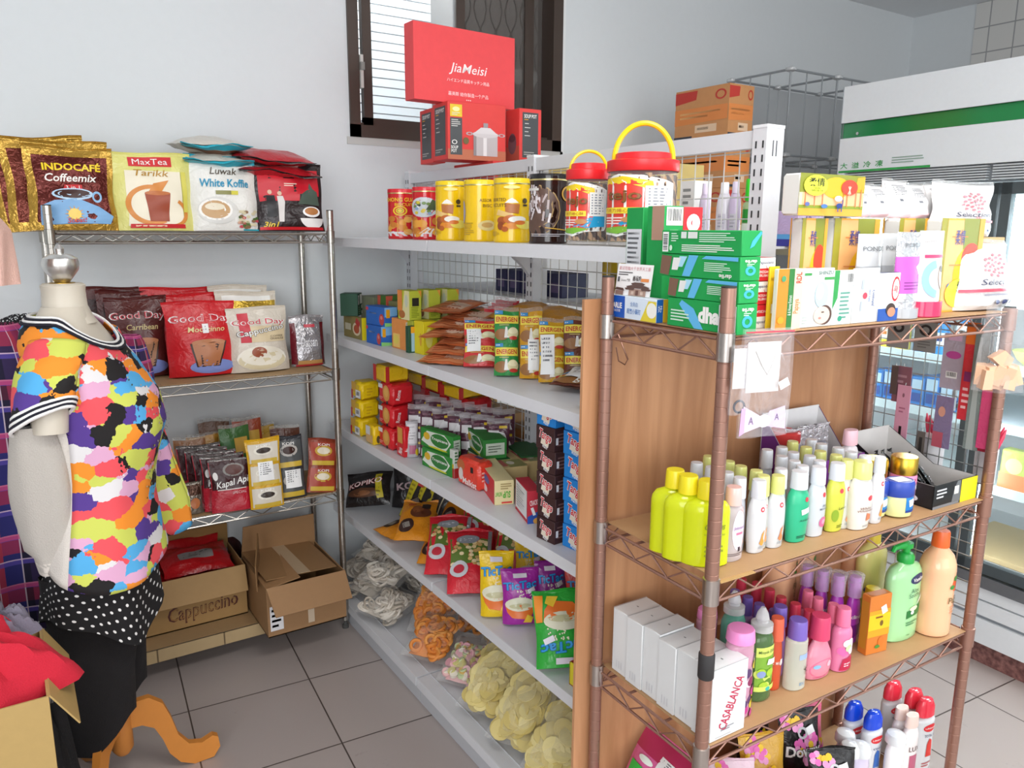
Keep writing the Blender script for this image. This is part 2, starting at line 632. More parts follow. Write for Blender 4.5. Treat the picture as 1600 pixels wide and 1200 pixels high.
def m_tile(N, L, tc, b):
    mp, br, no, mx = N.new('ShaderNodeMapping'), N.new('ShaderNodeTexBrick'), N.new('ShaderNodeTexNoise'), N.new('ShaderNodeMix')
    mp.inputs['Location'].default_value = (FLOOR_O[0], FLOOR_O[1], 0)
    mp.inputs['Rotation'].default_value = (0, 0, RAD(4.3))
    br.offset = 0
    br.inputs['Scale'].default_value = 1
    br.inputs['Mortar Size'].default_value = .0028
    br.inputs['Mortar Smooth'].default_value = .3
    br.inputs['Brick Width'].default_value = .406
    br.inputs['Row Height'].default_value = .406
    br.inputs['Color1'].default_value = lin('#a79c98')
    br.inputs['Color2'].default_value = lin('#ada29d')
    br.inputs['Mortar'].default_value = lin('#4d433f')
    L.new(tc.outputs['Object'], mp.inputs[0])
    L.new(mp.outputs[0], br.inputs['Vector'])
    # scuffs
    no.inputs['Scale'].default_value = 7
    no.inputs['Detail'].default_value = 9
    no.inputs['Roughness'].default_value = .75
    L.new(tc.outputs['Object'], no.inputs['Vector'])
    cr = N.new('ShaderNodeMapRange')
    cr.inputs[1].default_value, cr.inputs[2].default_value, cr.inputs[3].default_value, cr.inputs[4].default_value = .63, .72, 0, .45
    L.new(no.outputs[0], cr.inputs[0])
    mx.data_type = 'RGBA'
    L.new(cr.outputs[0], mx.inputs[0])
    L.new(br.outputs[0], mx.inputs[6])
    mx.inputs[7].default_value = lin('#5e5552')
    L.new(mx.outputs[2], b.inputs['Base Color'])
    b.inputs['Roughness'].default_value = .28
    bp = N.new('ShaderNodeBump')
    bp.inputs['Strength'].default_value = .4
    bp.inputs['Distance'].default_value = .003
    L.new(br.outputs['Fac'], bp.inputs['Height'])
    bp.invert = True
    L.new(bp.outputs[0], b.inputs['Normal'])


FLOOR_O = (0, 0)
_g = at(483, 1061, z=0)          # one crossing of the grout lines
_c, _s = cos(RAD(4.3)), sin(RAD(4.3))
FLOOR_O = (-(_g.x * _c - _g.y * _s) + .406 * 20, -(_g.x * _s + _g.y * _c) + .406 * 20)

b = MB()
b.box(-3, 5.4, -3.2, 3.3, -.06, 0, tex_mat('floor tiles', m_tile))
struct(b.build('floor'), 'grey glazed square floor tiles with dark grout and scuff marks')
b = MB()
b.box(-3, 5.4, -3.2, 3.3, 3.0, 3.06, 'wall #e8eaec')
struct(b.build('ceiling'), 'plain white ceiling')

WX0, WX1, WZ0, WZ1 = 1.28, 2.365, 1.975, 2.98
wm = M('wall #dbdfe1')
b = MB()
b.box(-3, WX0, WY, WY + .14, 0, 3, wm)
b.box(WX1, 5.4, WY, WY + .14, 0, 3, wm)
b.box(WX0, WX1, WY, WY + .14, 0, WZ0, wm)
b.box(WX0, WX1, WY, WY + .14, WZ1, 3, wm)
struct(b.build('wall_back'), 'smooth pale blue white plaster wall with the window')
b = MB()
b.box(-3.1, -3, -3.2, 3.34, 0, 3, wm)
struct(b.build('wall_left'))


def m_wtile(N, L, tc, b):
    mp, br = N.new('ShaderNodeMapping'), N.new('ShaderNodeTexBrick')
    mp.inputs['Rotation'].default_value = (RAD(90), 0, RAD(90))
    br.offset = 0
    br.inputs['Scale'].default_value = 1
    br.inputs['Mortar Size'].default_value = .004
    br.inputs['Brick Width'].default_value = .15
    br.inputs['Row Height'].default_value = .15
    br.inputs['Color1'].default_value = br.inputs['Color2'].default_value = lin('#dad8d4')
    br.inputs['Mortar'].default_value = lin('#a3a3a3')
    sep, cmb = N.new('ShaderNodeSeparateXYZ'), N.new('ShaderNodeCombineXYZ')
    L.new(tc.outputs['Object'], sep.inputs[0])
    L.new(sep.outputs[1], cmb.inputs[0])
    L.new(sep.outputs[2], cmb.inputs[1])
    L.new(cmb.outputs[0], br.inputs['Vector'])
    L.new(br.outputs[0], b.inputs['Base Color'])
    b.inputs['Roughness'].default_value = .2


b = MB()
b.box(RX, RX + .12, -3.2, 2.79, 0, 3, 'wall #dbdfe1')
b.box(RX - .006, RX, -3.2, 2.79, 0, 3, tex_mat('white wall tiles', m_wtile))
b.box(RX, RX + .12, 2.79, 3.34, 0, 3, wm)
struct(b.build('wall_right'), 'white square tiles with a plaster strip by the corner')

# ---- window: brown aluminium sliding frame, frosted left sash, open screen on the right
fr = M('metal #4a3d35')
fr = tex_mat('brown anodised aluminium', lambda N, L, tc, b: (b.inputs['Base Color'].__setattr__('default_value', lin('#4b3f38')), b.inputs['Metallic'].__setattr__('default_value', .25), b.inputs['Roughness'].__setattr__('default_value', .4)))
w = bpy.data.objects.new('window_1', None)
COL.objects.link(w)
w.location = (0, WY, 0)
struct(w, 'sliding window with brown aluminium frame and frosted pane')
b = MB()
for x0, x1, z0, z1 in ((WX0, WX0 + .045, WZ0, WZ1), (WX1 - .055, WX1, WZ0, WZ1), (WX0, WX1, WZ0, WZ0 + .05), (WX0, WX1, WZ1 - .04, WZ1)):
    b.box(x0, x1, -.012, .12, z0, z1, fr)
b.box(WX0 + .04, WX1 - .05, .03, .036, WZ0 + .05, WZ0 + .065, fr)
b.build('window_frame', w)
b = MB()
s0, s1 = WX0 + .075, 1.845
for x0, x1, z0, z1 in ((s0, s0 + .04, WZ0 + .05, WZ1 - .04), (s1 - .045, s1, WZ0 + .05, WZ1 - .04), (s0, s1, WZ0 + .05, WZ0 + .085), (s0, s1, WZ1 - .08, WZ1 - .04)):
    b.box(x0, x1, .02, .05, z0, z1, fr)
b.build('window_sash', w)


def m_frost(N, L, tc, b):
    out = N['Material Output']
    tr, df, mx, wv, bp = N.new('ShaderNodeBsdfTransparent'), b, N.new('ShaderNodeMixShader'), N.new('ShaderNodeTexWave'), N.new('ShaderNodeBump')
    tr.inputs[0].default_value = (.96, .99, 1, 1)
    df.inputs['Base Color'].default_value = (.9, .95, 1, 1)
    df.inputs['Roughness'].default_value = .08
    wv.inputs['Scale'].default_value = 30
    wv.bands_direction = 'DIAGONAL'
    L.new(tc.outputs['Object'], wv.inputs['Vector'])
    L.new(wv.outputs[0], bp.inputs['Height'])
    bp.inputs['Strength'].default_value = .3
    L.new(bp.outputs[0], df.inputs['Normal'])
    mx.inputs[0].default_value = .16
    L.new(tr.outputs[0], mx.inputs[1])
    L.new(df.outputs[0], mx.inputs[2])
    L.new(mx.outputs[0], out.inputs[0])


b = MB()
b.box(s0 + .03, s1 - .03, .032, .036, WZ0 + .08, WZ1 - .07, tex_mat('patterned window glass', m_frost))
b.build('window_pane', w)
b = MB()
b.box(WX0 + .047, WX0 + .06, -.02, .01, 2.17, 2.30, 'plas #c9c9c4')
b.box(WX0 + .046, WX0 + .062, -.03, -.01, 2.24, 2.27, 'plas #8a8a86')
b.build('window_latch', w)


def m_screen(N, L, tc, b):
    out = N['Material Output']
    tr, mx = N.new('ShaderNodeBsdfTransparent'), N.new('ShaderNodeMixShader')
    b.inputs['Base Color'].default_value = lin('#55504c')
    b.inputs['Roughness'].default_value = .8
    mx.inputs[0].default_value = .72
    L.new(tr.outputs[0], mx.inputs[1])
    L.new(b.outputs[0], mx.inputs[2])
    L.new(mx.outputs[0], out.inputs[0])


b = MB()
b.box(s1, WX1 - .05, .085, .087, WZ0 + .05, WZ1 - .04, tex_mat('insect screen', m_screen))
b.build('insect_screen', w)
b = MB()
for x0 in (s1 + .36,):
    b.box(x0, x0 + .05, .075, .1, WZ0 + .05, WZ1 - .04, fr)
b.build('screen_stile', w)
# curved security bars outside
b = MB()
for i in range(7):
    x = s1 + .06 + i * .085
    for sg in (1, -1):
        pts = [(x + sg * .035 * sin(k * pi / 4 + (i % 2) * pi), .13, WZ0 + k * .045) for k in range(23)]
        b.tube(pts, .004, 'metal #3b3430', 5)
b.build('security_grille', w)
# what stands outside: white louvred cladding brightened by an added area lamp
b = MB()
for k in range(34):
    z = 1.7 + k * .042
    b.box(.6, 1.95, .55, .575, z, z + .036, 'paint #eef1f2')
b.box(.6, 1.95, .58, .6, 1.6, 3.2, 'paint #9aa7ad')
o = b.build('outside_cladding', None, (0, WY, 0))
struct(o, 'white louvred cladding beyond the window')
b = MB()
b.box(2.0, 3.4, .75, .8, 1.5, 2.42, 'wall #6d6762')
b.box(2.0, 3.4, .75, .8, 2.42, 2.5, 'wall #c9c6c0')
b.box(2.0, 3.4, .76, .8, 2.5, 3.3, 'wall #8c8681')
o = b.build('outside_wall', None, (0, WY, 0))
struct(o, 'dim neighbouring wall beyond the window screen')
# chipped plaster edge below the window
b = MB()
b.box(WX0 - .015, WX1 + .015, -.004, .0, WZ0 - .03, WZ0, 'wall #c4c4c0')
b.box(WX1, WX1 + .02, -.004, 0, WZ0 - .03, WZ1, 'wall #e6e8e8')
o = b.build('trim_1', None, (0, WY - .0005, 0))
struct(o, 'rough plaster edge around the window opening')
# two added fittings out of view, set over the overhead fill lamps
for i, (x, y) in enumerate(((.9, .4), (2.3, -.4))):
    r0 = root('ceiling_light', ['white ceiling light fitting above the middle shelves', 'white ceiling light fitting above the aisle by the freezer'][i], 'ceiling light', (x, y, 2.94))
    b = MB()
    b.box(-.62, .62, -.27, .27, .02, .06, 'paint #e9e9e9')
    b.build('fitting_body', r0)

# ================================================================ CHROME WIRE RACK (left)
CX0, CX1, CY0, CY1 = .14, 1.037, 2.815, 3.155
chrome = 'metal #b9b4ac'


def wire_shelf(x0, x1, y0, y1, z, mat, name, parent, drop=.034, inset=.02, wires=True, o=(0, 0, 0)):
    """z is the deck top: rim of two rods with a zigzag between, wires across"""
    mb = MB()
    r = .0032
    P = [(x0, y0), (x1, y0), (x1, y1), (x0, y1)]
    for i in range(4):
        (ax, ay), (bx, by) = P[i], P[(i + 1) % 4]
        L = math.hypot(bx - ax, by - ay)
        ux, uy = (bx - ax) / L, (by - ay) / L
        a, c = (ax + ux * inset, ay + uy * inset), (bx - ux * inset, by - uy * inset)
        mb.tube([(a[0], a[1], z - r), (c[0], c[1], z - r)], r, mat, 6)
        mb.tube([(a[0], a[1], z - drop), (c[0], c[1], z - drop)], r, mat, 6)
        n = max(4, int(L / .045) // 2 * 2)
        zz = [(a[0] + (c[0] - a[0]) * k / n, a[1] + (c[1] - a[1]) * k / n, z - r - .002 if k % 2 else z - drop + .002) for k in range(n + 1)]
        mb.tube(zz, .0022, mat, 5)
    if wires:
        k = int((x1 - x0) / .028)
        for i in range(1, k):
            x = x0 + (x1 - x0) * i / k
            mb.tube([(x, y0, z - .002), (x, y1, z - .002)], .0018, mat, 4)
        for f in (.33, .67):
            y = y0 + (y1 - y0) * f
            mb.tube([(x0, y, z - .006), (x1, y, z - .006)], .003, mat, 5)
    return mb.build(name, parent)


def post(parent, x, y, z0, z1, r, mat, rings=True, cap='rub #2b2a29', zring=()):
    mb = MB()
    pr = []
    z = z0
    pr.append((r, z0))
    if rings:
        k = int((z1 - z0) / .0254)
        for i in range(1, k):
            zz = z0 + i * .0254
            pr += [(r, zz - .0009), (r * .955, zz - .0003), (r * .955, zz + .0003), (r, zz + .0009)]
    pr.append((r, z1))
    mb.lathe(pr, mat, 16, 1, 1, (x, y, 0))
    p = mb.build('post', parent)
    mb = MB()
    mb.lathe([(r * .9, z1 - .002), (r, z1 + .001), (r * .95, z1 + .003)], cap, 14, 1, 1, (x, y, 0))
    mb.build('post_cap', p)
    if z0 < .1:
        mb = MB()
        mb.lathe([(r * 1.05, z0 - .035), (r * 1.05, z0 - .022), (r * .5, z0 - .018), (r * .5, z0)], 'rub #4a4a48', 12, 1, 1, (x, y, 0))
        mb.build('levelling_foot', p)
    return p


def collar(parent, x, y, z, r, mat, h=.036):
    mb = MB()
    mb.lathe([(r * 1.05, z - h), (r * 1.22, z - h + .001), (r * 1.22, z - .001), (r * 1.05, z)], mat, 16, 1, 1, (x, y, 0))
    return mb.build('collar', parent)


rack = root('chrome_wire_rack', 'tall four-tier chrome wire rack of coffee bags against the left wall', 'shelving rack')
for x, y in ((CX0, CY0), (CX1, CY0), (CX1, CY1), (CX0, CY1)):
    post(rack, x, y, .035, 1.662, .0125, chrome)
for z in C_SHELF:
    s = wire_shelf(CX0, CX1, CY0, CY1, z - .003, chrome, 'wire_shelf', rack)
    for x, y in ((CX0, CY0), (CX1, CY0), (CX1, CY1), (CX0, CY1)): collar(s, x, y, z + .006, .0125, 'metal #a9a59d', .046)
kraft = 'card #a98a62'
for i, z in enumerate(C_SHELF[1:]):
    b = MB()
    b.box(CX0 + .015, CX1 - .015, CY0 + .004, CY1 - .01, z - .002, z, kraft)
    if i == 2:
        b.box(CX0 + .02, .74, CY0 - .012, CY0 - .009, z - .045, z + .002, 'card #b39a72')
        b.box(.33, .335, CY0 - .0135, CY0 - .009, z - .045, z + .002, 'card #6d5a40')
        b.box(.56, .565, CY0 - .0135, CY0 - .009, z - .045, z + .002, 'card #6d5a40')
    tag(b.build('shelf_liner'), ['brown cardboard sheet lining the second chrome shelf under the coffee pouches', 'brown cardboard sheet lining the third chrome shelf under the sachets', 'folded cardboard sheet lining the bottom chrome shelf under the open cartons'][i], 'shelf liner', 'cardboard sheets on the chrome rack')
# ================================================================ GOODS ON THE CHROME RACK
Z1, Z2, Z3, Z4 = C_SHELF
W_, K_, R_ = 'print #f4f2ee', 'print #1c1a1a', 'print #d3222a'


def coffee_gold(S):
    S.rect('foil #5c1d16', .09, .10, .93, .93)
    S.text('print #f3d21b', 'INDOCAFÉ', .52, .80, .115, .66, .03)
    S.text('print #f4efe6', 'Coffeemix', .50, .655, .10, .60, .015, .2)
    S.rect('print #c8242a', .40, .50, .62, .57)
    S.text(W_, '3 in 1', .51, .535, .045, .16)
    S.poly('print #7fb0dd', [(.13, .06), (.9, .08), (.95, .18), (.8, .3), (.55, .40), (.28, .37), (.12, .30)])
    S.ell('print #b9d6ee', .50, .45, .25, .075)
    S.ell('print #3b150e', .50, .455, .22, .055)
    S.ell('print #8fbbe2', .79, .42, .06, .07, r0=.6)
    for k in range(12):
        a = 2 * pi * k / 12
        S.poly('print #f0a51c', [(.5 + .05 * cos(a - .2), .2 + .05 * sin(a - .2)), (.5 + .12 * cos(a), .2 + .11 * sin(a)), (.5 + .05 * cos(a + .2), .2 + .05 * sin(a + .2))], 4)
    S.ell('print #f6d46b', .5, .2, .075, .07)
    S.text('print #d42b34', 'Sobat!', .52, .12, .06, .22, .01, .2, 4)


p, w, h = fity(50, 190, 361, 228, CY0 + .03, Z1)
gold = 'foil #b8903a'
for i, (dx, dy, dh, dl, rl) in enumerate(((-.005, .04, .02, 1, 0), (-.055, .075, .035, 3, -3), (-.085, .11, .02, 3, -5))):
    bag('coffee_bag', 'gold foil coffee mix bag standing %s behind the front one on the top chrome shelf' % NTH[i], 'coffee bag', p + Vector((dx, dy, 0)), 0, w * .95, h + dh, .05, gold, lambda S: S.rect('foil #6a2a1c', .1, .1, .92, .92), 'gold coffee mix bags', 2 + dl, 10 + i, roll=rl)
bag('coffee_bag', 'front gold and brown coffee mix bag with blue cup on the top shelf', 'coffee bag', p, 0, w, h, .055, gold, coffee_gold, 'gold coffee mix bags', 5, 3)


def tea(S):
    S.rect('print #efe6cf', .16, .06, .86, .80)
    S.rect('print #d12f36', .22, .86, .76, .99)
    S.text(W_, 'MaxTea', .49, .925, .080, .44)
    S.text('print #b98a2a', 'Tarikk', .49, .77, .09, .44, .005, .2)
    S.ell('print #d98a3c', .46, .34, .33, .27, 26, 60, 300, .80)
    S.ell('print #d98a3c', .70, .24, .22, .20, 20, -100, 60, .78)
    S.poly('print #d98a3c', [(.42, .50), (.58, .50), (.66, .62), (.70, .68), (.50, .63)])
    S.poly('print #9c4326', [(.42, .12), (.66, .12), (.70, .50), (.38, .50)])
    S.ell('print #c0703c', .54, .50, .16, .03)
    S.rect('print #cc2a30', .18, .03, .86, .085)
    S.bars('print #f2d0b0', .24, .035, .82, .08, 1)
    S.rect('print #d9d05a', .87, .25, .93, .8)


p, w, h = fity(183, 311, 361, 237, CY0 + .03, Z1)
bag('tea_bag_pouch', 'pale yellow green milk tea pouch with red label on the top chrome shelf', 'tea pouch', p, 0, w, h, .07, 'film #ddd880', tea, None, 4, 5)


def white_coffee(S):
    S.rect('print #1fa3b8', 0.02, .925, .98, 1)
    S.text('print #55483a', 'Luwak', .50, .83, .10, .40, .005, .25)
    S.text('print #1c8fb5', 'White Koffie', .50, .66, .115, .70, .02, .12)
    S.rect('print #8c8a50', .36, .50, .58, .555)
    S.rect('print #d8cf4a', .58, .50, .68, .555)
    S.ell('print #d6d4cf', .37, .28, .28, .19)
    S.ell('print #f2efe9', .34, .29, .235, .15)
    S.ell('print #c49c6c', .34, .29, .20, .125)
    S.ell('print #e8dcc4', .33, .33, .14, .05)
    r = random.Random(4)
    for k in range(34):
        u, v = r.uniform(.66, .96), r.uniform(.04, .28)
        S.h -= S.dh
        S.ell(r.choice(['print #8b6a4b', 'print #c94d5a', 'print #d9cfae', 'print #4f6b35']), u, v, .035, .022, 8)
    S.rect('print #1fa3b8', .72, 0, .98, .02)


p, w, h = fity(302, 414, 361, 241, CY0 + .03, Z1)
bag('coffee_bag', 'white coffee bag with turquoise top band standing on the top chrome shelf', 'coffee bag', p, 0, w, h, .075, 'film #e6e4de', white_coffee, 'white coffee bags', 4, 7, sealmat='film #24a5b9')


def white_back(S):
    S.rect('print #26a4b8', 0.02, .90, .98, 1)
    S.rect('print #6d4a35', .05, .78, .95, .89)
    r = random.Random(2)
    for k in range(20): S.h -= S.dh; S.ell('print #9a8a74', r.uniform(.1, .9), r.uniform(.1, .7), .07, .05, 8)


for i in range(2):
    q = p + Vector((-.005 - .02 * i, .225, h * .985 + .052 * i))
    bag('coffee_bag', ['white coffee bag lying flat behind the white front bag, lower one', 'white coffee bag lying flat on top of another behind the white front bag'][i], 'coffee bag', q, 0, w * .98, h * .95, .06, 'film #d5cfc4', white_back, 'white coffee bags', 0, 20 + i, False, .04, 'film #26a4b8', rot=(-RAD(86 - 180), 0, RAD(-2 + 4 * i)))


def black_coffee(S):
    S.poly('print #c81b2c', [(.06, .45), (.62, .47), (.66, .95), (.06, .95)])
    S.poly('print #c81b2c', [(.60, .58), (.94, .55), (.94, .95), (.60, .95)])
    S.poly('print #4a5b50', [(.60, .42), (.94, .40), (.9, .62), (.84, .66), (.80, .76), (.77, .66), (.66, .58)])
    S.rect('print #101010', .42, .82, .58, .97)
    S.text('print #e0a53a', 'G7', .50, .905, .07, .10, .02)
    S.bars('print #f0d8c8', .42, .69, .62, .75, 2)
    S.poly('print #1a1a1e', [(.14, .22), (.28, .22), (.27, .55), (.15, .55)])
    S.ell('print #d9b49a', .21, .60, .03, .035)
    S.poly('print #d9d4d0', [(.30, .14), (.37, .14), (.40, .45), (.38, .54), (.30, .54)])
    S.ell('print #d9b49a', .34, .58, .03, .035)
    S.ell('print #f1efec', .80, .20, .19, .16, 20, 180, 360)
    S.ell('print #f6f4f2', .80, .30, .14, .085)
    S.ell('print #b87a44', .80, .31, .11, .06)
    S.rect(R_, .06, .015, .96, .06)
    S.text('print #e6c22c', '3in1', .2, .10, .08, .2, .02, .2)


p, w, h = fity(404, 514, 363, 256, CY0 + .03, Z1)
bag('coffee_bag', 'black and red coffee bag with suited couple standing at right end of top shelf', 'coffee bag', p, 0, w, h, .07, 'film #26191a', black_coffee, 'black and red coffee bags', 4, 9)
for i, (dy, dz, rz, rx) in enumerate(((.20, h * .97, -4, 97), (.20, h * .97 + .05, -9, 99))):
    bag('coffee_bag', ['red and black coffee bag lying on the standing one, lower of two', 'red and black coffee bag lying uppermost of the pile at right of top shelf'][i], 'coffee bag', p + Vector((-.015, dy, dz)), 0, w * 1.12, h * .95, .055, 'film #b3202a', lambda S: (S.rect('film #1c1718', .0, .0, .1, 1), S.rect('film #1c1718', .9, 0, 1, 1), S.rect('film #1c1718', .1, .0, .9, .22), S.rect('print #cfc5bd', .35, .5, .8, .85)), 'black and red coffee bags', 0, 30 + i, False, .03, 'film #1c1718', rot=(RAD(rx), RAD(3), RAD(rz)))


bag('coffee_bag', 'white coffee bag standing behind the white front one under the flat ones', 'coffee bag', Vector((fity(302, 414, 361, 241, CY0 + .03, Z1)[0].x, CY0 + .15, Z1)), 0, w * 1.0, h * .92, .06, 'film #d5cfc4', None, 'white coffee bags', 0, 25)
bag('coffee_bag', 'black and red coffee bag standing behind the front one under the flat ones', 'coffee bag', p + Vector((0, .12, 0)), 0, w, h * .95, .06, 'film #26191a', None, 'black and red coffee bags', 0, 26)


# ---- second shelf
def goodday(base, name2, colname2, cup):
    def d(S):
        S.text('print #f6f3f0', 'Good Day', .50, .80, .128, .93, .018, 0, 0, .12)
        S.text('print #d13a4a', 'Good Day', .50, .80, .112, .88, .0, 0, 0, .12)
        if cup == 'capp':
            S.rect('print #cf3444', .16, .48, .34, .96)
            S.rect('print #dcc9a4', .34, .48, .96, .74)
            S.text('print #221a18', 'Cappuccino', .52, .655, .13, .86, .05, 0, 8)
            S.text(W_, 'Cappuccino', .52, .655, .12, .84, .012, 0, 8)
            S.text('print #5c4a3a', 'COFFEE', .80, .565, .03, .24)
            S.text('print #5c4a3a', 'GRANULE', .80, .525, .03, .26)
            S.ell('print #efe9dc', .50, .22, .42, .20)
            S.ell('print #d8cba8', .50, .19, .40, .16)
            S.ell('print #eae3d2', .50, .26, .36, .16)
            S.ell('print #9c5236', .45, .32, .13, .085)
        else:
            S.text(colname2, name2, .56, .655, .075, .55, .012, .15)
            S.ell('print #7f8fce', .60, .13, .33, .10)
            S.poly('print #3a2018', [(.37, .13), (.71, .13), (.84, .48), (.30, .46)])
            S.poly(base, [(.39, .14), (.69, .14), (.81, .47), (.33, .455)])
            S.ell('print #c08058', .57, .47, .25, .045)
            S.ell('print #7f8fce', .60, .11, .30, .05, 20, 180, 360)
    return d


p, w, h = fit(178, 274, 592, 466, Z2, 0)
brown_ = 'film #5a2422'
bag('coffee_bag', 'dark brown instant coffee bag half hidden behind the mannequin shoulder', 'coffee bag', p, 0, w, h, .08, brown_, goodday('print #a8744f', 'Carribean', 'print #d8c38a', 'x'), 'dark brown coffee bags', 5, 11)
for i in range(2):
    bag('coffee_bag', 'dark brown instant coffee bag standing %s behind the front brown one' % NTH[i], 'coffee bag', p + Vector((-.02 - .045 * i, .09 + .06 * i, 0)), 0, w, h * 1.06 + .012 * i, .06, brown_, lambda S: S.rect('film #3a1414', .1, .75, .9, .9), 'dark brown coffee bags', 4, 13 + i)
p, w, h = fit(268, 380, 590, 473, Z2, 0)
redb = 'film #cf2129'
bag('coffee_bag', 'red instant coffee bag with brown cup, front one on the second chrome shelf', 'coffee bag', p, 0, w, h, .085, redb, goodday('print #b8764e', 'Mocacinno', 'print #e8d79a', 'x'), 'red coffee bags', 5, 15, sticker=(.50, .60, .09, .13))
for i in range(2):
    bag('coffee_bag', ['red instant coffee bag standing behind the red front bag', 'red instant coffee bag slumped furthest back behind the red ones'][i], 'coffee bag', p + Vector((-.015 - .03 * i, .10 + .07 * i, 0)), 0, w * .98, h * 1.08 + .02 * i, .06, redb, lambda S: (S.ell('print #b8764e', .55, .7, .3, .18), S.ell('print #8a9ad6', .55, .6, .3, .06)), 'red coffee bags', 6, 17 + i)
p, w, h = fit(366, 459, 583, 482, Z2, 0)
capb = 'film #d9cfc0'
bag('coffee_bag', 'cream cappuccino coffee bag standing in front on the second chrome shelf', 'coffee bag', p, 0, w, h, .08, capb, goodday('x', '', '', 'capp'), 'cream cappuccino bags', 5, 19)
for i in range(2):
    bag('coffee_bag', ['cream cappuccino bag with gold folded top behind the front cream one', 'cream cappuccino bag slumped at the back against the wall'][i], 'coffee bag', p + Vector((-.01 - .012 * i, .09 + .06 * i, 0)), 0, w * 1.02, h * 1.22 + .02 * i, .06, capb, lambda S: (S.rect('foil #c9a53a', .02, .80, .98, .92), S.rect('print #f2f0ea', .1, .92, .9, .99)), 'cream cappuccino bags', 8, 21 + i)
p, w, h = fit(459, 513, 573, 494, Z2, 0)
bag('coffee_bag', 'small silver foil coffee bag with red label at right end of second shelf', 'coffee bag', p, 0, w, h, .06, 'foil #a9a6a8', lambda S: (S.rect('film #6b1722', 0, .05, .14, .9), S.rect('film #6b1722', .88, .05, 1, .9), S.rect('print #c9404e', .4, .80, .72, .86), S.text('print #e8e6e8', 'Dassan', .5, .5, .2, .5, .01, .2), S.rect('print #b98a50', .15, .02, .88, .12), S.rect('print #ad2b33', .1, .0, .9, .04)), None, 3, 23, sealmat='foil #bdbabc')


# ---- third shelf: sachet packs
def strip(n, base, cols, sticker=None):
    def d(S):
        for k in range(n):
            a, b = k / n + .01, (k + 1) / n - .01
            cols(S, a, b)
        if sticker: S.label(*sticker)
    return d


def mini(c1, c2, c3):
    def f(S, a, b):
        H = b - a
        S.rect(c1, .06, a + H * .04, .94, b - H * .04)
        S.ell(c2, .5, a + H * .62, .30, H * .22, 14)
        S.ell(c3, .5, a + H * .62, .22, H * .14, 14)
        S.rect('print #cfae3c', .1, a + H * .04, .9, a + H * .22)
        S.text(W_, 'KOPI', .5, b - H * .14, H * .1, .4, .01)
    return f


def kapal(S):
    S.rect('film #3b0f13', .02, .45, .98, 1)
    S.ell('print #8a8580', .56, .82, .25, .13)
    S.ell('print #5a2a22', .56, .82, .20, .10)
    S.text(W_, 'Kapal Api', .52, .56, .17, .82, .015, .25, 8)
    S.rect('print #f3efe9', .14, .435, .84, .45)
    S.text('print #e8c8c8', 'SPECIAL', .66, .37, .05, .34)
    S.ell(W_, .12, .72, .06, .08)


for i, (u0, u1, vb, vt, lb) in enumerate(((274, 316, 762, 716, 'silver brown sachet strip standing behind another at left of third shelf'), (276, 320, 806, 757, 'silver foil sachet pack with orange slice print in front at left of third shelf'))):
    p, w, h = fit(u0, u1, vb, vt, Z3, 0)
    bag('coffee_sachet', lb, 'sachet', p + Vector((0, .05 * (1 - i), 0)), -4, w, h, .03, 'foil #8d8478', lambda S: (S.rect('foil #4c3022', .04, .62, .96, .96), S.ell('print #c97846', .72, .35, .18, .18), S.bars('print #d8d4cc', .1, .1, .5, .5, 3), S.rect('print #e4e4e2', .05, .62, .55, .95) if i == 0 else None), 'silver sachets', 6, 40 + i)
p, w, h = fit(333, 400, 800, 719, Z3, 0)
for i in range(5):
    bag('coffee_sachet', ['dark red coffee sachet in front with white script lettering on third shelf', 'dark red coffee sachet second in the leaning row', 'dark red coffee sachet third in the leaning row', 'dark red coffee sachet fourth in the leaning row', 'dark red coffee sachet last in the leaning row'][i], 'sachet', p + Vector((-.020 * i, .030 * i, 0)), -6, w, h * (1 + .04 * i), .022, 'film #b81c30', kapal if i < 2 else (lambda S: S.rect('film #3b0f13', .02, .45, .98, 1)), 'dark red coffee sachets', 9 + 2 * i, 43 + i, sealmat='foil #8f8a88')
p, w, h = fit(394, 447, 796, 689, Z3, 0)
bag('sachet_strip', 'yellow sachet strip with white price slip standing on the third chrome shelf', 'sachet strip', p, -3, w, h, .04, 'film #d9a81f', strip(3, 0, mini('print #d7cfc0', 'print #e8e2d4', 'print #3a2f28'), (.28, .42, .74, .70)), None, 8, 50)
p, w, h = fit(436, 482, 781, 685, Z3, 0)
bag('sachet_strip', 'black and grey sachet strip with coffee cup and white slip on third shelf', 'sachet strip', p, -3, w, h, .04, 'film #33343a', strip(2, 0, mini('print #4c4f50', 'print #b9b4ae', 'print #3a1d16'), (.28, .18, .84, .48)), None, 9, 51)
p, w, h = fit(481, 527, 772, 690, Z3, 0)
bag('sachet_strip', 'brown and red sachet strip leaning at right end of third shelf', 'sachet strip', p, -3, w, h, .03, 'film #8e3a24', strip(2, 0, mini('print #a8402c', 'print #c9a43c', 'print #e6dcc6'), None), None, 14, 52, roll=9)
r_ = random.Random(8)
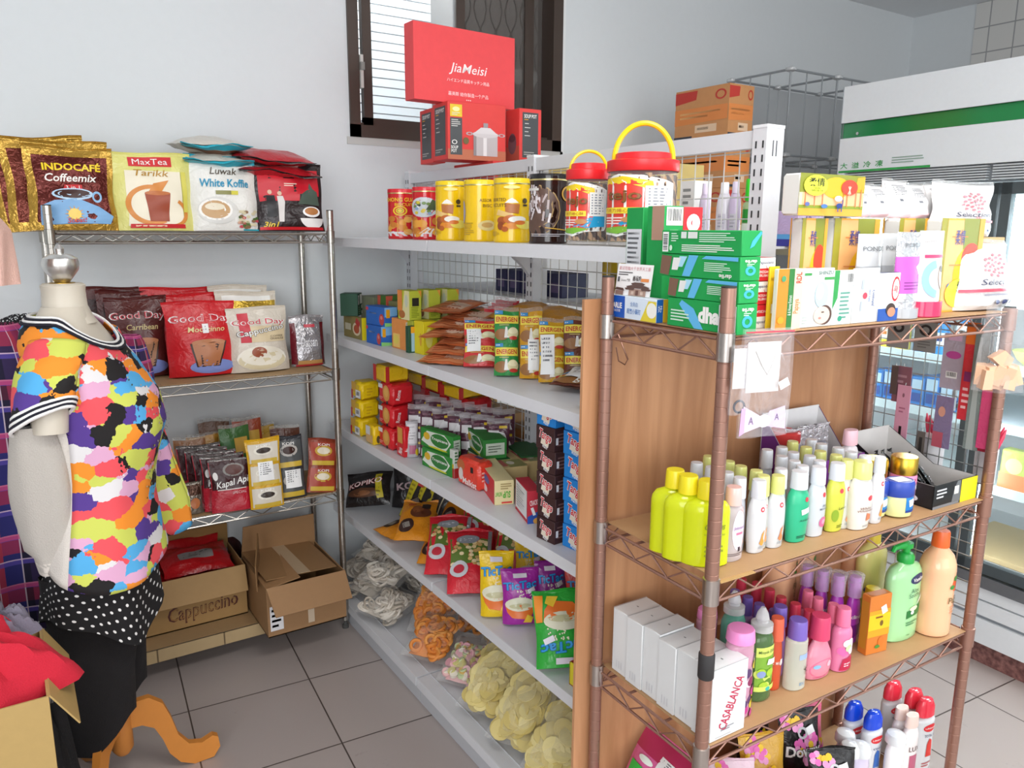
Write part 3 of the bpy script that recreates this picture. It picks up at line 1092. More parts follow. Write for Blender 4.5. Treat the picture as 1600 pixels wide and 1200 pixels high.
for i in range(7):
    c = ['#8a5a30', '#b9852d', '#6e4a33', '#3f6b35', '#a04428', '#c29a3a', '#5c3324'][i]
    q = Vector((at(296 + i * 25, 700, y=3.0).x, 2.955 + .06 * (i % 3), Z3))
    bag('sachet_bag', ['brown sachet bag at left of the heap behind the third-shelf packs', 'amber sachet bag second from left in the heap behind the packs', 'dark sachet bag third from left in the heap behind the packs', 'green sachet bag in the middle of the heap on the third shelf', 'rust red sachet bag right of the green one in the back heap', 'gold sachet bag behind the yellow strip on third shelf', 'dark brown sachet bag behind the black strip on third shelf'][i], 'sachet bag', q, r_.uniform(-6, 6), (.115), .22 + .03 * r_.random() + (.05 if 1 < i < 5 else 0), .035, 'film ' + c, lambda S: (S.rect('print #3c6b38', .1, .62, .42, .8), S.rect('print #cba044', .45, .6, .9, .84), S.rect('print #d9cbb0', .1, .3, .8, .42)), 'sachet bags in the heap', 10, 60 + i, sealmat='clear #d9d6d0 .3')

# ---- bottom shelf: open cartons
kr, kr2 = 'card #a5814f', 'card #8c6a42'


def open_carton(name, label, p, w, d, h, deg, face=None, flaps=((0, 0), (0, 0), (0, 0), (0, 0)), mat=kr, closed=False, fl=.4):
    """flaps: (length, angle outwards from upright in degrees) front, right, back, left"""
    r0 = root(name, label, 'cardboard box', p, (0, 0, RAD(deg)))
    t = .004
    mb = MB()
    mb.box(-w / 2, w / 2, 0, t, 0, h, mat)
    mb.box(-w / 2, w / 2, d - t, d, 0, h, mat)
    mb.box(-w / 2, -w / 2 + t, t, d - t, 0, h, mat)
    mb.box(w / 2 - t, w / 2, t, d - t, 0, h, mat)
    mb.box(-w / 2, w / 2, 0, d, 0, t, mat)
    if face: face(Surf(mb, lambda u, v, k: (w * (u - .5), -k, h * v), w, h, True))
    mb.build('box_body', r0)
    for (ln, ang), (ax, ay, bx, by) in zip(flaps, ((-w / 2, 0, w / 2, 0), (w / 2, 0, w / 2, d), (w / 2, d, -w / 2, d), (-w / 2, d, -w / 2, 0))):
        if not ln: continue
        e = Vector((bx - ax, by - ay, 0)).normalized()
        n = Vector((e.y, -e.x, 0))
        dr = n * sin(RAD(ang)) + Vector((0, 0, cos(RAD(ang))))
        nn = dr.cross(e)
        A, B = Vector((ax, ay, h)), Vector((bx, by, h))
        mb = MB()
        vs = [A, B, B + dr * ln - e * ln * .06, A + dr * ln + e * ln * .06]
        vs += [q + nn * .0035 for q in vs]
        mb.add(vs, [(0, 1, 2, 3), (7, 6, 5, 4), (0, 4, 5, 1), (1, 5, 6, 2), (2, 6, 7, 3), (3, 7, 4, 0)], mat)
        mb.build('flap', r0)
    return r0


p, w, h = fit(182, 395, 985, 905, Z4, 0)
def capface(S):
    S.text('print #4e1c18', 'Cappuccino', .66, .30, .36, .54, .02, .15, 3)
    S.text('card #97703f', 'Cappuccino', .66, .30, .31, .51, 0, .15, 3)
open_carton('open_carton', 'open brown carton of red coffee packs with front flap folded down', p + Vector((0, .012, .001)), w, .27, h * 1.0, 0, capface, ((.10, 148), (0, 0), (.1, -20), (0, 0)))
for i in range(4):
    bag('coffee_bag', ['red coffee pack lying at front inside the open carton', 'red coffee pack with grey label lying on top inside the open carton', 'red coffee pack standing at the back inside the open carton', 'red coffee pack lying at the left inside the open carton'][i], 'coffee bag', p + Vector(((.09, .045, h * .62), (.085, .05, h * .62 + .055), (.09, .17, h * .5), (-.09, .05, h * .6))[i]), 0, .26 if i < 2 else .20, .17, .055, 'film #b5161d', (lambda S: (S.rect('print #8d8785', .25, .35, .75, .62), S.bars('print #5f5a58', .3, .4, .7, .6, 2))) if i == 1 else None, 'red coffee packs in the carton', 0, 70 + i, False, .03, rot=((RAD(-72), RAD(2), RAD(-3 + 5 * i)) if i != 2 else (RAD(-20), 0, 0)))
p, w, h = fit(419, 541, 975, 900, Z4, 0)
def bigface(S):
    S.text('print #45281f', 'LEKKER', .47, .55, .28, .34, .01, 0, 4)
    S.text('print #45281f', 'KEIKE', .80, .60, .26, .24, .01, 0, 4)
    S.rect('print #e9e8ea', .03, .12, .19, .62)
    S.bars('print #8a8fa8', .05, .16, .17, .58, 4)
    S.rect('print #cdb9a0', .50, .1, .58, .4)
open_carton('open_carton', 'taped brown carton with front flap hanging over at right end of bottom shelf', p + Vector((-.004, -.03, .001)), w, .34, h, 0, bigface, ((.115, 132), (0, 0), (.13, -8), (.13, -84)), 'card #9c7650')
b = MB()
b.box(-.14, .135, .02, .31, 0, .003, 'card #94704a')
b.box(-.02, .03, .02, .31, .003, .0038, 'print #b8a184')
o = b.build('carton_inner_flap', None, p + Vector((0, 0, h + .004)), (RAD(1.5), RAD(3), RAD(3)))
tag(o, 'loose brown cardboard sheet with tape closing the right carton', 'cardboard sheet')
b = MB()
b.box(-.002, .002, 0, .22, 0, .11, 'card #8d6b45')
tag(b.build('cardboard_divider', None, p + Vector((-w / 2 - .02, .03, h - .03)), (RAD(12), 0, RAD(-18))), 'upright strip of brown cardboard between the two open cartons', 'cardboard piece')
bag('snack_bag', 'green snack bag showing at left inside the open carton', 'snack bag', at(236, 930, z=Z4) + Vector((-.01, .07, .10)), 0, .10, .12, .04, 'film #6f7a35', None, None, 0, 77, False, .05, rot=(RAD(-40), 0, 0))
bag('snack_bag', 'dark maroon snack bag under the raised flap of the right carton', 'snack bag', at(372, 930, z=Z4) + Vector((.0, .06, .12)), 0, .12, .15, .06, 'film #3a1a1c', None, None, 0, 78, False, .05, rot=(RAD(-30), 0, 0))

# ================================================================ MANNEQUIN
MX, MY = .160, 2.30


def m_camo(N, L, tc, b):
    mp, no, vo, cr = N.new('ShaderNodeMapping'), N.new('ShaderNodeTexNoise'), N.new('ShaderNodeTexVoronoi'), N.new('ShaderNodeValToRGB')
    mp.inputs['Scale'].default_value = (15, 15, 25)
    no.inputs['Scale'].default_value = 60
    no.inputs['Detail'].default_value = 2
    ad, sc = N.new('ShaderNodeVectorMath'), N.new('ShaderNodeVectorMath')
    sc.operation = 'SCALE'
    sc.inputs[3].default_value = .42
    L.new(tc.outputs['Object'], mp.inputs[0])
    L.new(tc.outputs['Object'], no.inputs['Vector'])
    L.new(no.outputs['Color'], sc.inputs[0])
    L.new(mp.outputs[0], ad.inputs[0])
    L.new(sc.outputs[0], ad.inputs[1])
    L.new(ad.outputs[0], vo.inputs['Vector'])
    vo.inputs['Scale'].default_value = 1
    vo.inputs['Randomness'].default_value = .85
    sp = N.new('ShaderNodeSeparateColor')
    L.new(vo.outputs['Color'], sp.inputs[0])
    L.new(sp.outputs[0], cr.inputs[0])
    cr.color_ramp.interpolation = 'CONSTANT'
    cols = ['#e8525a', '#c9d05c', '#171314', '#54388c', '#ef8f2a', '#52a8dc', '#dba6c6', '#c9d05c', '#dedbdc', '#e8525a', '#171314', '#ef8f2a', '#54388c']
    e = cr.color_ramp.elements
    while len(e) < len(cols): e.new(.5)
    for i, c in enumerate(cols):
        e[i].position = i / len(cols)
        e[i].color = lin(c)
    L.new(cr.outputs[0], b.inputs['Base Color'])
    b.inputs['Roughness'].default_value = .85


def m_dots(N, L, tc, b):
    vo, mp, mr, mx = N.new('ShaderNodeTexVoronoi'), N.new('ShaderNodeMapping'), N.new('ShaderNodeMath'), N.new('ShaderNodeMix')
    L.new(tc.outputs['UV'], mp.inputs[0])
    mp.inputs['Rotation'].default_value = (0, 0, RAD(30))
    mp.inputs['Scale'].default_value = (34, 34, 1)
    vo.inputs['Randomness'].default_value = 0
    vo.inputs['Scale'].default_value = 1
    vo.voronoi_dimensions = '2D'
    L.new(mp.outputs[0], vo.inputs['Vector'])
    mr.operation = 'LESS_THAN'
    mr.inputs[1].default_value = .17
    L.new(vo.outputs['Distance'], mr.inputs[0])
    mx.data_type = 'RGBA'
    mx.inputs[6].default_value = lin('#141214')
    mx.inputs[7].default_value = lin('#e8e6e4')
    L.new(mr.outputs[0], mx.inputs[0])
    L.new(mx.outputs[2], b.inputs['Base Color'])
    b.inputs['Roughness'].default_value = .9


camo, dots = tex_mat('patchwork print jersey', m_camo), tex_mat('polka dot jersey', m_dots)
skin = 'paint #cfc6b6'
# local frame: +x the way the figure faces, +y its left
SEC = [  # z, front, back, half width, centre shift
    (.62, .135, .165, .20, .0), (.70, .14, .16, .195, .0), (.80, .125, .13, .18, .005), (.92, .115, .105, .155, .01), (1.0, .125, .10, .152, .015),
    (1.12, .165, .105, .165, .02), (1.20, .165, .11, .175, .01), (1.30, .12, .115, .185, -.005), (1.36, .085, .11, .175, -.02), (1.40, .07, .095, .14, -.03), (1.43, .062, .070, .080, -.035), (1.455, .058, .058, .058, -.035)]


def sec(z):
    zs = [s[0] for s in SEC]
    return [float(np.interp(z, zs, [s[i] for s in SEC])) for i in range(1, 5)]


def ring(z, a, grow=0, fold=0, n=1.0):
    f, bk, hw, cx = sec(z)
    c, s = cos(a), sin(a)
    c2, s2 = math.copysign(abs(c) ** .9, c), math.copysign(abs(s) ** .9, s)
    r = (f if c > 0 else bk) + grow
    k = 1 + fold * sin(7 * a + 9 * z) + fold * .6 * sin(11 * a - 14 * z)
    return Vector((cx + c2 * r * k, s2 * (hw + grow) * k, z))


FACE = RAD(-22)
ZK = .965
man = root('mannequin', 'dressed headless mannequin on a wooden tripod stand before the chrome rack', 'mannequin', (MX, MY, 0), (0, 0, FACE))
man.scale = (.87, .87, ZK)
mb = MB()
mb.grid(lambda u, v: ring(.62 + .83 * v, 2 * pi * u, -.008 * (1 - v)), 28, 26, skin)
mb.lathe([(.083, 1.405), (.068, 1.425), (.060, 1.45), (.058, 1.49), (.060, 1.505), (.052, 1.51), (.0, 1.511)], skin, 24, 1, 1, (-.035, 0, 0))
for sg in (1, -1):
    pts = [(-.02, sg * .15, 1.345), (-.025, sg * .195, 1.30), (-.03, sg * .215, 1.22), (-.03, sg * .222, 1.15)]
    mb.tube(pts, [.06, .056, .05, .044], skin, 14)
body = mb.build('torso', man)
mb = MB()
mb.lathe([(.034, 1.508), (.034, 1.512), (.008, 1.513)], 'metal #b08a2e', 20, 1, 1, (-.035, 0, 0))
mb.build('neck_plate', man)
mb = MB()
mb.lathe([(.020, 1.513), (.046, 1.545), (.050, 1.56), (.046, 1.575), (.030, 1.585), (.012, 1.588)], 'metal #d8d6d2', 24, 1, 1, (-.035, 0, 0))
mb.lathe([(.012, 1.585), (.014, 1.60), (.006, 1.612)], 'metal #d8d6d2', 12, 1, 1, (-.035, 0, 0))
mb.build('chrome_finial', man)
mb = MB()
mb.lathe([(.013, .12), (.013, .66)], 'wood #7d5f49', 14, 1, 1, (0, 0, 0))
mb.build('pole', man)
mb = MB()
mb.lathe([(.02, .10), (.034, .12), (.034, .25), (.02, .28)], 'wood #c8803a', 16, 1, 1, (0, 0, 0))
mb.build('stand_hub', man)
for k, a in enumerate((0, 120, 240)):
    # cabriole leg: outline in the vertical plane, 24 mm thick
    prof = [(.02, .26), (.10, .265), (.145, .235), (.17, .18), (.19, .115), (.225, .075), (.27, .066), (.31, .080), (.33, .070), (.335, .035), (.31, .005), (.24, .0), (.19, .02), (.155, .06), (.135, .115), (.11, .16), (.07, .18), (.02, .18)]
    g = RAD(a + 18) 
    mb = MB()
    n = len(prof)
    f = lambda r, z, t: (lambda r: Vector((r * cos(g) - t * sin(g), r * sin(g) + t * cos(g), z)))(r * .9)
    vs = [f(r, z, -.013) for r, z in prof] + [f(r, z, .013) for r, z in prof]
    fs = [(i, (i + 1) % n, n + (i + 1) % n, n + i) for i in range(n)]
    half = n // 2
    for i in range(half - 1):
        j = n - 1 - i
        fs += [(i, i + 1, j - 1, j), (n + i, n + j, n + j - 1, n + i + 1)]
    mb.add(vs, fs, 'wood #cc8236')
    mb.build('leg', man, sharp=50)

# blouse: printed front, plain back
mb = MB()
NU, NV = 60, 44
def shirt(u, v):
    a = -pi + 2 * pi * u
    top = 1.425 - .075 * max(0, cos(a)) ** 2
    bot = .75 + .03 * sin(2 * a + 1) - (.04 if cos(a) > 0 else -.05) * abs(cos(a))
    z = bot + (top - bot) * v
    fl = .03 * (1 - v) + .004
    return ring(max(.62, z), a, .014 + fl, .012 * (1 - v) + .004) * 1 + Vector((0, 0, z - max(.62, z)))
vs = [shirt(i / NU, j / NV) for j in range(NV + 1) for i in range(NU + 1)]
pf, bf = [], []
for j in range(NV):
    for i in range(NU):
        a = -180 + 360 * (i + .5) / NU
        q = (j * (NU + 1) + i, j * (NU + 1) + i + 1, (j + 1) * (NU + 1) + i + 1, (j + 1) * (NU + 1) + i)
        (pf if -98 < a < 125 else (pf if j > NV * .62 else bf)).append(q)
mb.add(vs, pf, camo)
mb.add(vs, bf, 'cloth #cfc8c0')
bl = mb.build('blouse', man)
sol = bl.modifiers.new('thickness', 'SOLIDIFY')
sol.thickness = .0025
mb = MB()
for k, (cc, g) in enumerate((('cloth #f2f0ee', .0), ('cloth #1a1a28', .005), ('cloth #f2f0ee', .010), ('cloth #1a1a28', .015))):
    pts = []
    for i in range(40):
        a = 2 * pi * i / 40
        z = 1.428 - .078 * max(0, cos(a)) ** 2 - g
        pts.append(ring(z, a, .022 + g * .3))
    mb.tube(pts, .004, cc, 6, True)
mb.build('ribbed_neckline', bl)
# sequin panel on the chest
mb = MB()
rr = random.Random(5)
for k in range(170):
    v = rr.random()
    z = 1.33 - .42 * v
    a = RAD(-4 + rr.uniform(-1, 1) * (30 * (1 - .55 * v)))
    q = ring(z, a, .030 + .012 * v)
    nrm = Vector((cos(a), sin(a), 0))
    t = Vector((-sin(a), cos(a), 0))
    e = .0035
    mb.add([q + nrm * .003 + t * e, q + nrm * .003 + Vector((0, 0, e)), q + nrm * .003 - t * e, q + nrm * .003 - Vector((0, 0, e))], [(0, 1, 2, 3)], ['foil #c9c878', 'foil #6b6a4a', 'foil #e9e6c6', 'foil #8b7aa0'][k % 4])
seq = mb.build('beaded_motif', bl)
seq['kind'] = 'stuff'
# near sleeve: short, hanging open with a striped cuff; shows the stump
for sg, nm in ((-1, 'short_sleeve'), (1, 'long_sleeve')):
    mb = MB()
    if sg < 0:
        path = [(-.015, -.145, 1.365, .062, .075), (-.025, -.195, 1.31, .068, .085), (-.032, -.225, 1.25, .070, .092), (-.040, -.240, 1.185, .066, .096)]
    else:
        path = [(-.01, .145, 1.365, .06, .07), (.0, .21, 1.28, .062, .075), (.06, .24, 1.12, .062, .075), (.10, .25, .95, .062, .07), (.13, .25, .82, .068, .07), (.135, .25, .73, .066, .066)]
    def slv(u, v, path=path):
        t = [i / (len(path) - 1) for i in range(len(path))]
        x, y, z, ra, rb = [float(np.interp(v, t, [q[i] for q in path])) for i in range(5)]
        a = 2 * pi * u
        k = 1 + .04 * sin(5 * a + 8 * v)
        return Vector((x + ra * cos(a) * k * 1.2, y + rb * .62 * sin(a) * k, z + .02 * sin(a) * sg + (.035 * cos(a) * v if sg < 0 else 0)))
    mb.grid(slv, 26, 22, camo)
    s = mb.build(nm, bl)
    sm = s.modifiers.new('thickness', 'SOLIDIFY')
    sm.thickness = .002
    if sg < 0:
        mb = MB()
        for k, cc in enumerate(('cloth #f2f0ee', 'cloth #1a1a28', 'cloth #f2f0ee', 'cloth #1a1a28', 'cloth #f2f0ee')):
            mb.tube([slv(i / 30, 1.0 - .035 * k) * 1.0 for i in range(30)], .0048, cc, 6, True)
        mb.build('striped_cuff', s)
# plain inner sleeve hanging at the near side
mb = MB()
def inner(u, v):
    a = 2 * pi * u
    z = 1.17 - .40 * v
    w = .052 + .03 * sin(pi * v * .9) - (.022 if v > .88 else 0)
    return Vector((-.085 + w * cos(a) * (1 + .04 * sin(9 * v + 3 * a)), -.205 + .05 * v + .05 * sin(a) * (1 + .05 * sin(6 * a)), z))
mb.grid(inner, 28, 20, 'cloth #b9b3ab')
s = mb.build('inner_sleeve', bl)
mb = MB()
mb.grid(lambda u, v: inner(u, .93 + .09 * v) + Vector((.0, 0, 0)) * 1, 28, 3, 'cloth #d3ccc3')
mb.build('ribbed_cuff', s)


def uvbuild(mb, name, parent, nu, nv, su, sv):
    o = mb.build(name, parent)
    uv = o.data.uv_layers.new(name='UVMap')
    w = nu + 1
    for lp in o.data.loops:
        i, j = lp.vertex_index % w, lp.vertex_index // w
        uv.data[lp.index].uv = (i / nu * su, j / nv * sv)
    return o


mb = MB()
def skirt(u, v):
    a = -pi + 2 * pi * u
    z = .80 - .29 * v * (1 - .38 * abs(sin(a + .5)) ** 1.5)
    g = -.004 + .015 * v + .012 * v * sin(6 * a)
    return ring(max(.62, z), a, g) + Vector((0, 0, z - max(.62, z)))
mb.grid(skirt, 48, 16, dots)
uvbuild(mb, 'dotted_skirt', man, 48, 16, 1.1, .30)
mb = MB()
for sg in (1, -1):
    def leg(u, v, sg=sg):
        a = 2 * pi * u
        z = .72 - .54 * v
        rx, ry = .140 - .035 * v, .085 - .012 * v
        k = 1 + .05 * sin(4 * a + 6 * v)
        return Vector((-.015 + rx * cos(a) * k - .02 * v, sg * (.075 - .005 * v) + ry * sin(a) * k, z + .10 * max(0, cos(a)) * v + (.02 * v if sg > 0 else 0)))
    mb.grid(leg, 26, 20, 'cloth #171416')
mb.build('black_trousers', man)

# ---- clothes hanging behind the mannequin, at the picture's left edge
def m_plaid(N, L, tc, b):
    sep = N.new('ShaderNodeSeparateXYZ')
    mp = N.new('ShaderNodeMapping')
    L.new(tc.outputs['UV'], mp.inputs[0])
    L.new(mp.outputs[0], sep.inputs[0])
    prev = None
    cols = [('#2b2f7a', 0, 9, .5), ('#a8304f', 1, 8, .38), ('#17182c', 0, 18, .30), ('#c03a52', 0, 9, .16), ('#5a4aa8', 1, 16, .22), ('#e6d4e0', 0, 18, .05), ('#e6c7d8', 1, 16, .05), ('#d04a7a', 1, 8, .10)]
    mx0 = None
    for c, ax, f, w in cols:
        m1, m2, m3 = N.new('ShaderNodeMath'), N.new('ShaderNodeMath'), N.new('ShaderNodeMath')
        m1.operation, m2.operation, m3.operation = 'MULTIPLY', 'FRACT', 'LESS_THAN'
        m1.inputs[1].default_value = f
        m3.inputs[1].default_value = w
        L.new(sep.outputs[ax], m1.inputs[0])
        L.new(m1.outputs[0], m2.inputs[0])
        L.new(m2.outputs[0], m3.inputs[0])
        fac = N.new('ShaderNodeMath')
        fac.operation = 'MULTIPLY'
        fac.inputs[1].default_value = .75
        L.new(m3.outputs[0], fac.inputs[0])
        mx = N.new('ShaderNodeMix')
        mx.data_type = 'RGBA'
        if mx0: L.new(mx0.outputs[2], mx.inputs[6])
        else: mx.inputs[6].default_value = lin('#34254f')
        mx.inputs[7].default_value = lin(c)
        L.new(fac.outputs[0], mx.inputs[0])
        mx0 = mx
    L.new(mx0.outputs[2], b.inputs['Base Color'])
    b.inputs['Roughness'].default_value = .9


plaid = tex_mat('plaid cotton', m_plaid)


def garment(name, label, cat, c, w, d, z0, z1, mat, su, sv, folds=6, deg=0, sh=.5, uv=True):
    mb = MB()
    def f(u, v):
        a = 2 * pi * u
        z = z1 + (z0 - z1) * v
        k = sh + (1 - sh) * min(1, v * 4) ** .6
        fo = 1 + .10 * sin(folds * a + 2 * v) * v
        return Vector((w / 2 * cos(a) * k * fo, d / 2 * sin(a) * (1 + .2 * sin(folds * a)) * (.5 + .5 * k), z))
    mb.grid(f, 48, 22, mat)
    o = uvbuild(mb, name, None, 48, 22, su, sv) if uv else mb.build(name)
    o.location = (c[0], c[1], 0)
    o.rotation_euler = (0, 0, RAD(deg))
    return tag(o, label, cat)


q = at(3, 700, y=2.62)
garment('plaid_shirt', 'purple and red plaid shirt hanging behind the mannequin', 'shirt', (q.x, 2.62), .30, .14, .42, 1.33, plaid, .8, .75, 5)
q2 = at(222, 560, y=2.66)
garment('plaid_shirt', 'blue plaid shirt hanging between mannequin chest and coffee bags', 'shirt', (q2.x - .03, 2.66), .12, .09, .80, 1.27, plaid, .5, .75, 4)
def m_lace(N, L, tc, b):
    out = N['Material Output']
    vo, mr, tr, mx = N.new('ShaderNodeTexVoronoi'), N.new('ShaderNodeMath'), N.new('ShaderNodeBsdfTransparent'), N.new('ShaderNodeMixShader')
    vo.inputs['Scale'].default_value = 110
    vo.feature = 'DISTANCE_TO_EDGE'
    L.new(tc.outputs['Object'], vo.inputs['Vector'])
    mr.operation = 'LESS_THAN'
    mr.inputs[1].default_value = .14
    L.new(vo.outputs['Distance'], mr.inputs[0])
    b.inputs['Base Color'].default_value = lin('#1a181b')
    b.inputs['Roughness'].default_value = .9
    L.new(mr.outputs[0], mx.inputs[0])
    L.new(tr.outputs[0], mx.inputs[1])
    L.new(b.outputs[0], mx.inputs[2])
    L.new(mx.outputs[0], out.inputs[0])
lace = tex_mat('black lace', m_lace)
q3 = at(100, 520, y=2.62)
garment('lace_top', 'black lace top hanging behind the mannequin shoulders', 'lace top', (q3.x - .03, 2.66), .34, .07, 1.10, 1.35, lace, 1, 1, 7, 0, .55, False)
q4 = at(-22, 400, y=2.2)
garment('pink_blouse', 'pale pink cloth sleeve hanging at the upper left edge', 'blouse', (q4.x - .03, 2.2), .17, .13, 1.465, 1.63, 'cloth #dcb3a6', 1, 1, 6, 0, .6, False)
# the rail they hang from
rr0 = root('clothes_rail', 'thin metal clothes rail behind the mannequin', 'clothes rail', (-.35, 2.63, 0))
b = MB()
b.tube([(-.6, 0, 1.30), (.38, 0, 1.30)], .009, 'metal #8f8d8a', 8)
b.build('rail_bar', rr0)
for x in (-.6, ):
    b = MB()
    b.tube([(x, 0, 0), (x, 0, 1.30)], .01, 'metal #8f8d8a', 8)
    b.build('upright', rr0)
b = MB()
b.tube([(.36, .0, 0), (.36, .0, .60), (.36, .0, 1.30)], .008, 'metal #8f8d8a', 8)
b.build('upright', rr0)

# ---- carton and cloth at the lower left
p = at(88, 1200, z=0)
cy = 1.78
q = at(76, 1088, y=cy)
mbx = open_carton('open_carton', 'tan cardboard box holding red clothes at the lower left corner', Vector((q.x - .20, cy, 0)), .40, .34, q.z, 0, None, ((0, 0), (.10, 150), (0, 0), (0, 0)), 'card #b3955c')


def cloth_heap(name, label, c, rx, ry, h, mat, seed):
    mb = MB()
    r = random.Random(seed)
    ph = [r.uniform(0, 6) for _ in range(5)]
    def f(u, v):
        a = 2 * pi * u
        q = 1 - v
        k = 1 + .13 * sin(3 * a + ph[0]) + .07 * sin(7 * a + ph[1])
        z = h * (1 - q ** 2.2) * (1 + .12 * sin(4 * a + 5 * v + ph[2])) + .02 * sin(11 * a + 9 * v + ph[3]) * v * q * 4
        return Vector((rx * cos(a) * k * q ** .8, ry * sin(a) * k * q ** .8, max(0, z)))
    mb.grid(f, 44, 22, mat)
    return tag(mb.build(name, None, c), label, 'clothing')


cloth_heap('red_cloth', 'crumpled red garment heaped on the box at the lower left', (q.x - .19, cy + .15, q.z - .03), .23, .18, .15, 'cloth #c71f35', 3)
cloth_heap('grey_cloth', 'grey lavender garment lying on the red clothes at lower left', (q.x - .08, cy + .25, q.z + .055), .08, .07, .045, 'cloth #77717f', 5)
cloth_heap('black_cloth', 'black garment lying on the floor beside the tan box', (q.x + .0, cy + .36, 0), .06, .09, .36, 'cloth #141214', 7)
cloth_heap('black_cloth', 'black garment stacked behind the red clothes under the plaid shirt', (q.x - .20, cy + .58, 0), .20, .14, .64, 'cloth #17151b', 9)
# ================================================================ GONDOLA (white shop shelving, middle)
GX, GXD, GB = 1.115, 1.05, 1.50
GY = (1.255, 2.19, 3.125)
S1, S2, S3, S4, S5 = G_SHELF
gw = 'paint #d6d7db'
gon = root('gondola_shelving', 'white metal gondola shelving with mesh back full of snacks and biscuits', 'store shelving', (0, 0, 0))
for k, y in enumerate(GY):
    mb = MB()
    mb.box(GB, GB + .06, y - .02, y + .02, 0, 1.835, gw)
    mb.box(GB - .001, GB + .061, y - .021, y + .021, 1.833, 1.84, 'paint #e4e5e8')
    for zz in np.arange(.15, 1.81, .0315):
        for dy in (-.011, .009):
            mb.box(GB - .0012, GB - .0002, y + dy - .002, y + dy + .002, zz, zz + .016, 'rub #2e2e31')
    for dx in (.022, .034): mb.box(GB + dx, GB + dx + .003, y - .0212, y - .0202, 1.77, 1.805, 'rub #55565a')
    mb.build('upright', gon)
    mb = MB()
    mb.box(GXD + .02, GB, y - .018, y + .018, 0, .055, gw)
    mb.build('base_foot', gon)
for a, c in ((GY[0], GY[1]), (GY[1], GY[2])):
    a, c = a + .02, c - .02
    mb = MB()
    mb.box(GB + .008, GB + .035, a, c, 1.79, 1.83, gw)
    mb.build('top_rail', gon)
    mb = MB()
    k = 18
    for i in range(k + 1):
        y = a + .012 + (c - a - .024) * i / k
        mb.tube([(GB + .03, y, .12), (GB + .03, y, 1.79)], .0016, 'paint #c9c9c6', 5)
    for z in np.arange(.12, 1.79, .05 if False else .052):
        mb.tube([(GB + .034, a, z), (GB + .034, c, z)], .0016, 'paint #c2c2bf', 5)
    mb.build('mesh_panel', gon)
    for n, z in enumerate(G_SHELF):
        xf = GXD if n == 4 else GX
        s = MB()
        s.box(xf + .004, GB - .002, a - .016, c + .016, z - .006, z, gw)
        s.box(xf, xf + .004, a - .016, c + .016, z - .032, z + .0005, 'paint #dedfe3')
        s.box(xf + .004, xf + .02, a - .016, c + .016, z - .032, z - .029, gw)
        if n == 4:
            s.box(xf + .014, xf + .018, a - .018, c + .018, .0, z - .03, 'paint #c4c6cb')
            s.box(xf + .05, xf + .053, a - .016, c + .016, z, z + .003, 'paint #c9cace')
        o = s.build('shelf_board', gon)
        for y in (a - .013, c + .011) if n < 4 else ():
                q = MB()
                pts = [(GB - .001, z - .008), (xf + .03, z - .008), (xf + .03, z - .02), (xf + .12, z - .034), (GB - .07, z - .052), (GB - .03, z - .085), (GB - .001, z - .12)]
                q.prism(pts, gw, lambda p, r, t, y=y: (p, y + t, r), 0, .002)
                q.build('bracket', o)
# the back side of the same unit (seen through the mesh)
for a, c in ((GY[0], GY[1]), (GY[1], GY[2])):
    for z in (1.563, 1.36, 1.0, .60, .25):
        s = MB()
        s.box(GB + .062, GB + .42, a + .004, c - .004, z - .006, z, gw)
        s.box(GB + .416, GB + .42, a + .004, c - .004, z - .032, z, gw)
        s.build('rear_shelf_board', gon)

# ---- top shelf: biscuit tins and jars
def tin(name, label, u0, u1, vb, vt, body, lidm, design, group, x=1.24, lidh=.017):
    c, W, H = fitx(u0, u1, vb, vt, x)
    ang = math.degrees(math.atan2(c.y, c.x)) - 90
    r0 = root(name, label, 'tin', (c.x, c.y, S1 + .0005), (0, 0, RAD(ang)), group)
    H = max(H, .1)
    mb = MB()
    r = W / 2
    pr = [(r * .97, 0), (r, .004), (r, .006), (r * .985, .010), (r * .985, H - lidh)]
    mb.lathe(pr, body, 36)
    design(lsurf(mb, [(r * .985, .010), (r * .985, H - lidh)], 1, 1, 180))
    mb.build('tin_body', r0)
    mb = MB()
    mb.lathe([(r, H - lidh), (r * 1.0, H - .004), (r * .985, H), (r * .93, H), (r * .92, H - .003), (0, H - .003)], lidm, 36, cap=False)
    mb.lathe([(r * 1.004, H - lidh), (r * 1.01, H - lidh + .002), (r * 1.004, H - lidh + .004)], 'metal #d8c88a', 36, cap=False)
    mb.build('tin_lid', r0)
    return r0


def biscuits(S, seed, n=16, v1=.42, big=.09):
    r = random.Random(seed)
    for k in range(n):
        S.h -= S.dh * .8
        u, v = r.uniform(.05, .95), r.uniform(.04, v1)
        S.ell(r.choice(['print #e8a33d', 'print #d98c2c', 'print #efb65a', 'print #c97a28']), u, v, big * r.uniform(.8, 1.3), big * .8, 12)


def khong(S):
    S.poly('print #d59a52', [(0, .0), (1, .0), (1, .42), (.8, .50), (.6, .45), (.4, .52), (.2, .46), (0, .44)])
    biscuits(S, 3)
    S.poly('print #e6e3e6', [(0, 0), (1, 0), (.9, .05), (.7, .10), (.5, .03), (.3, .12), (.1, .08), (0, .1)])
    S.text('print #f1c62b', 'KHONG GUAN', .5, .86, .095, .82, .02)
    S.text('print #f1c62b', 'BISCUITS', .6, .745, .07, .5, .02)
    S.ell('print #f1d02b', .47, .60, .17, .115)
    S.ell('print #c92a2e', .47, .60, .13, .088)
    S.ell('print #f1d02b', .47, .60, .10, .07)
    for k in range(8): S.ell('print #4b6b3a', .47 + .06 * cos(k * .785), .60 + .042 * sin(k * .785), .014, .01, 8)
    S.barcode(.74, .18, .84, .38, True)


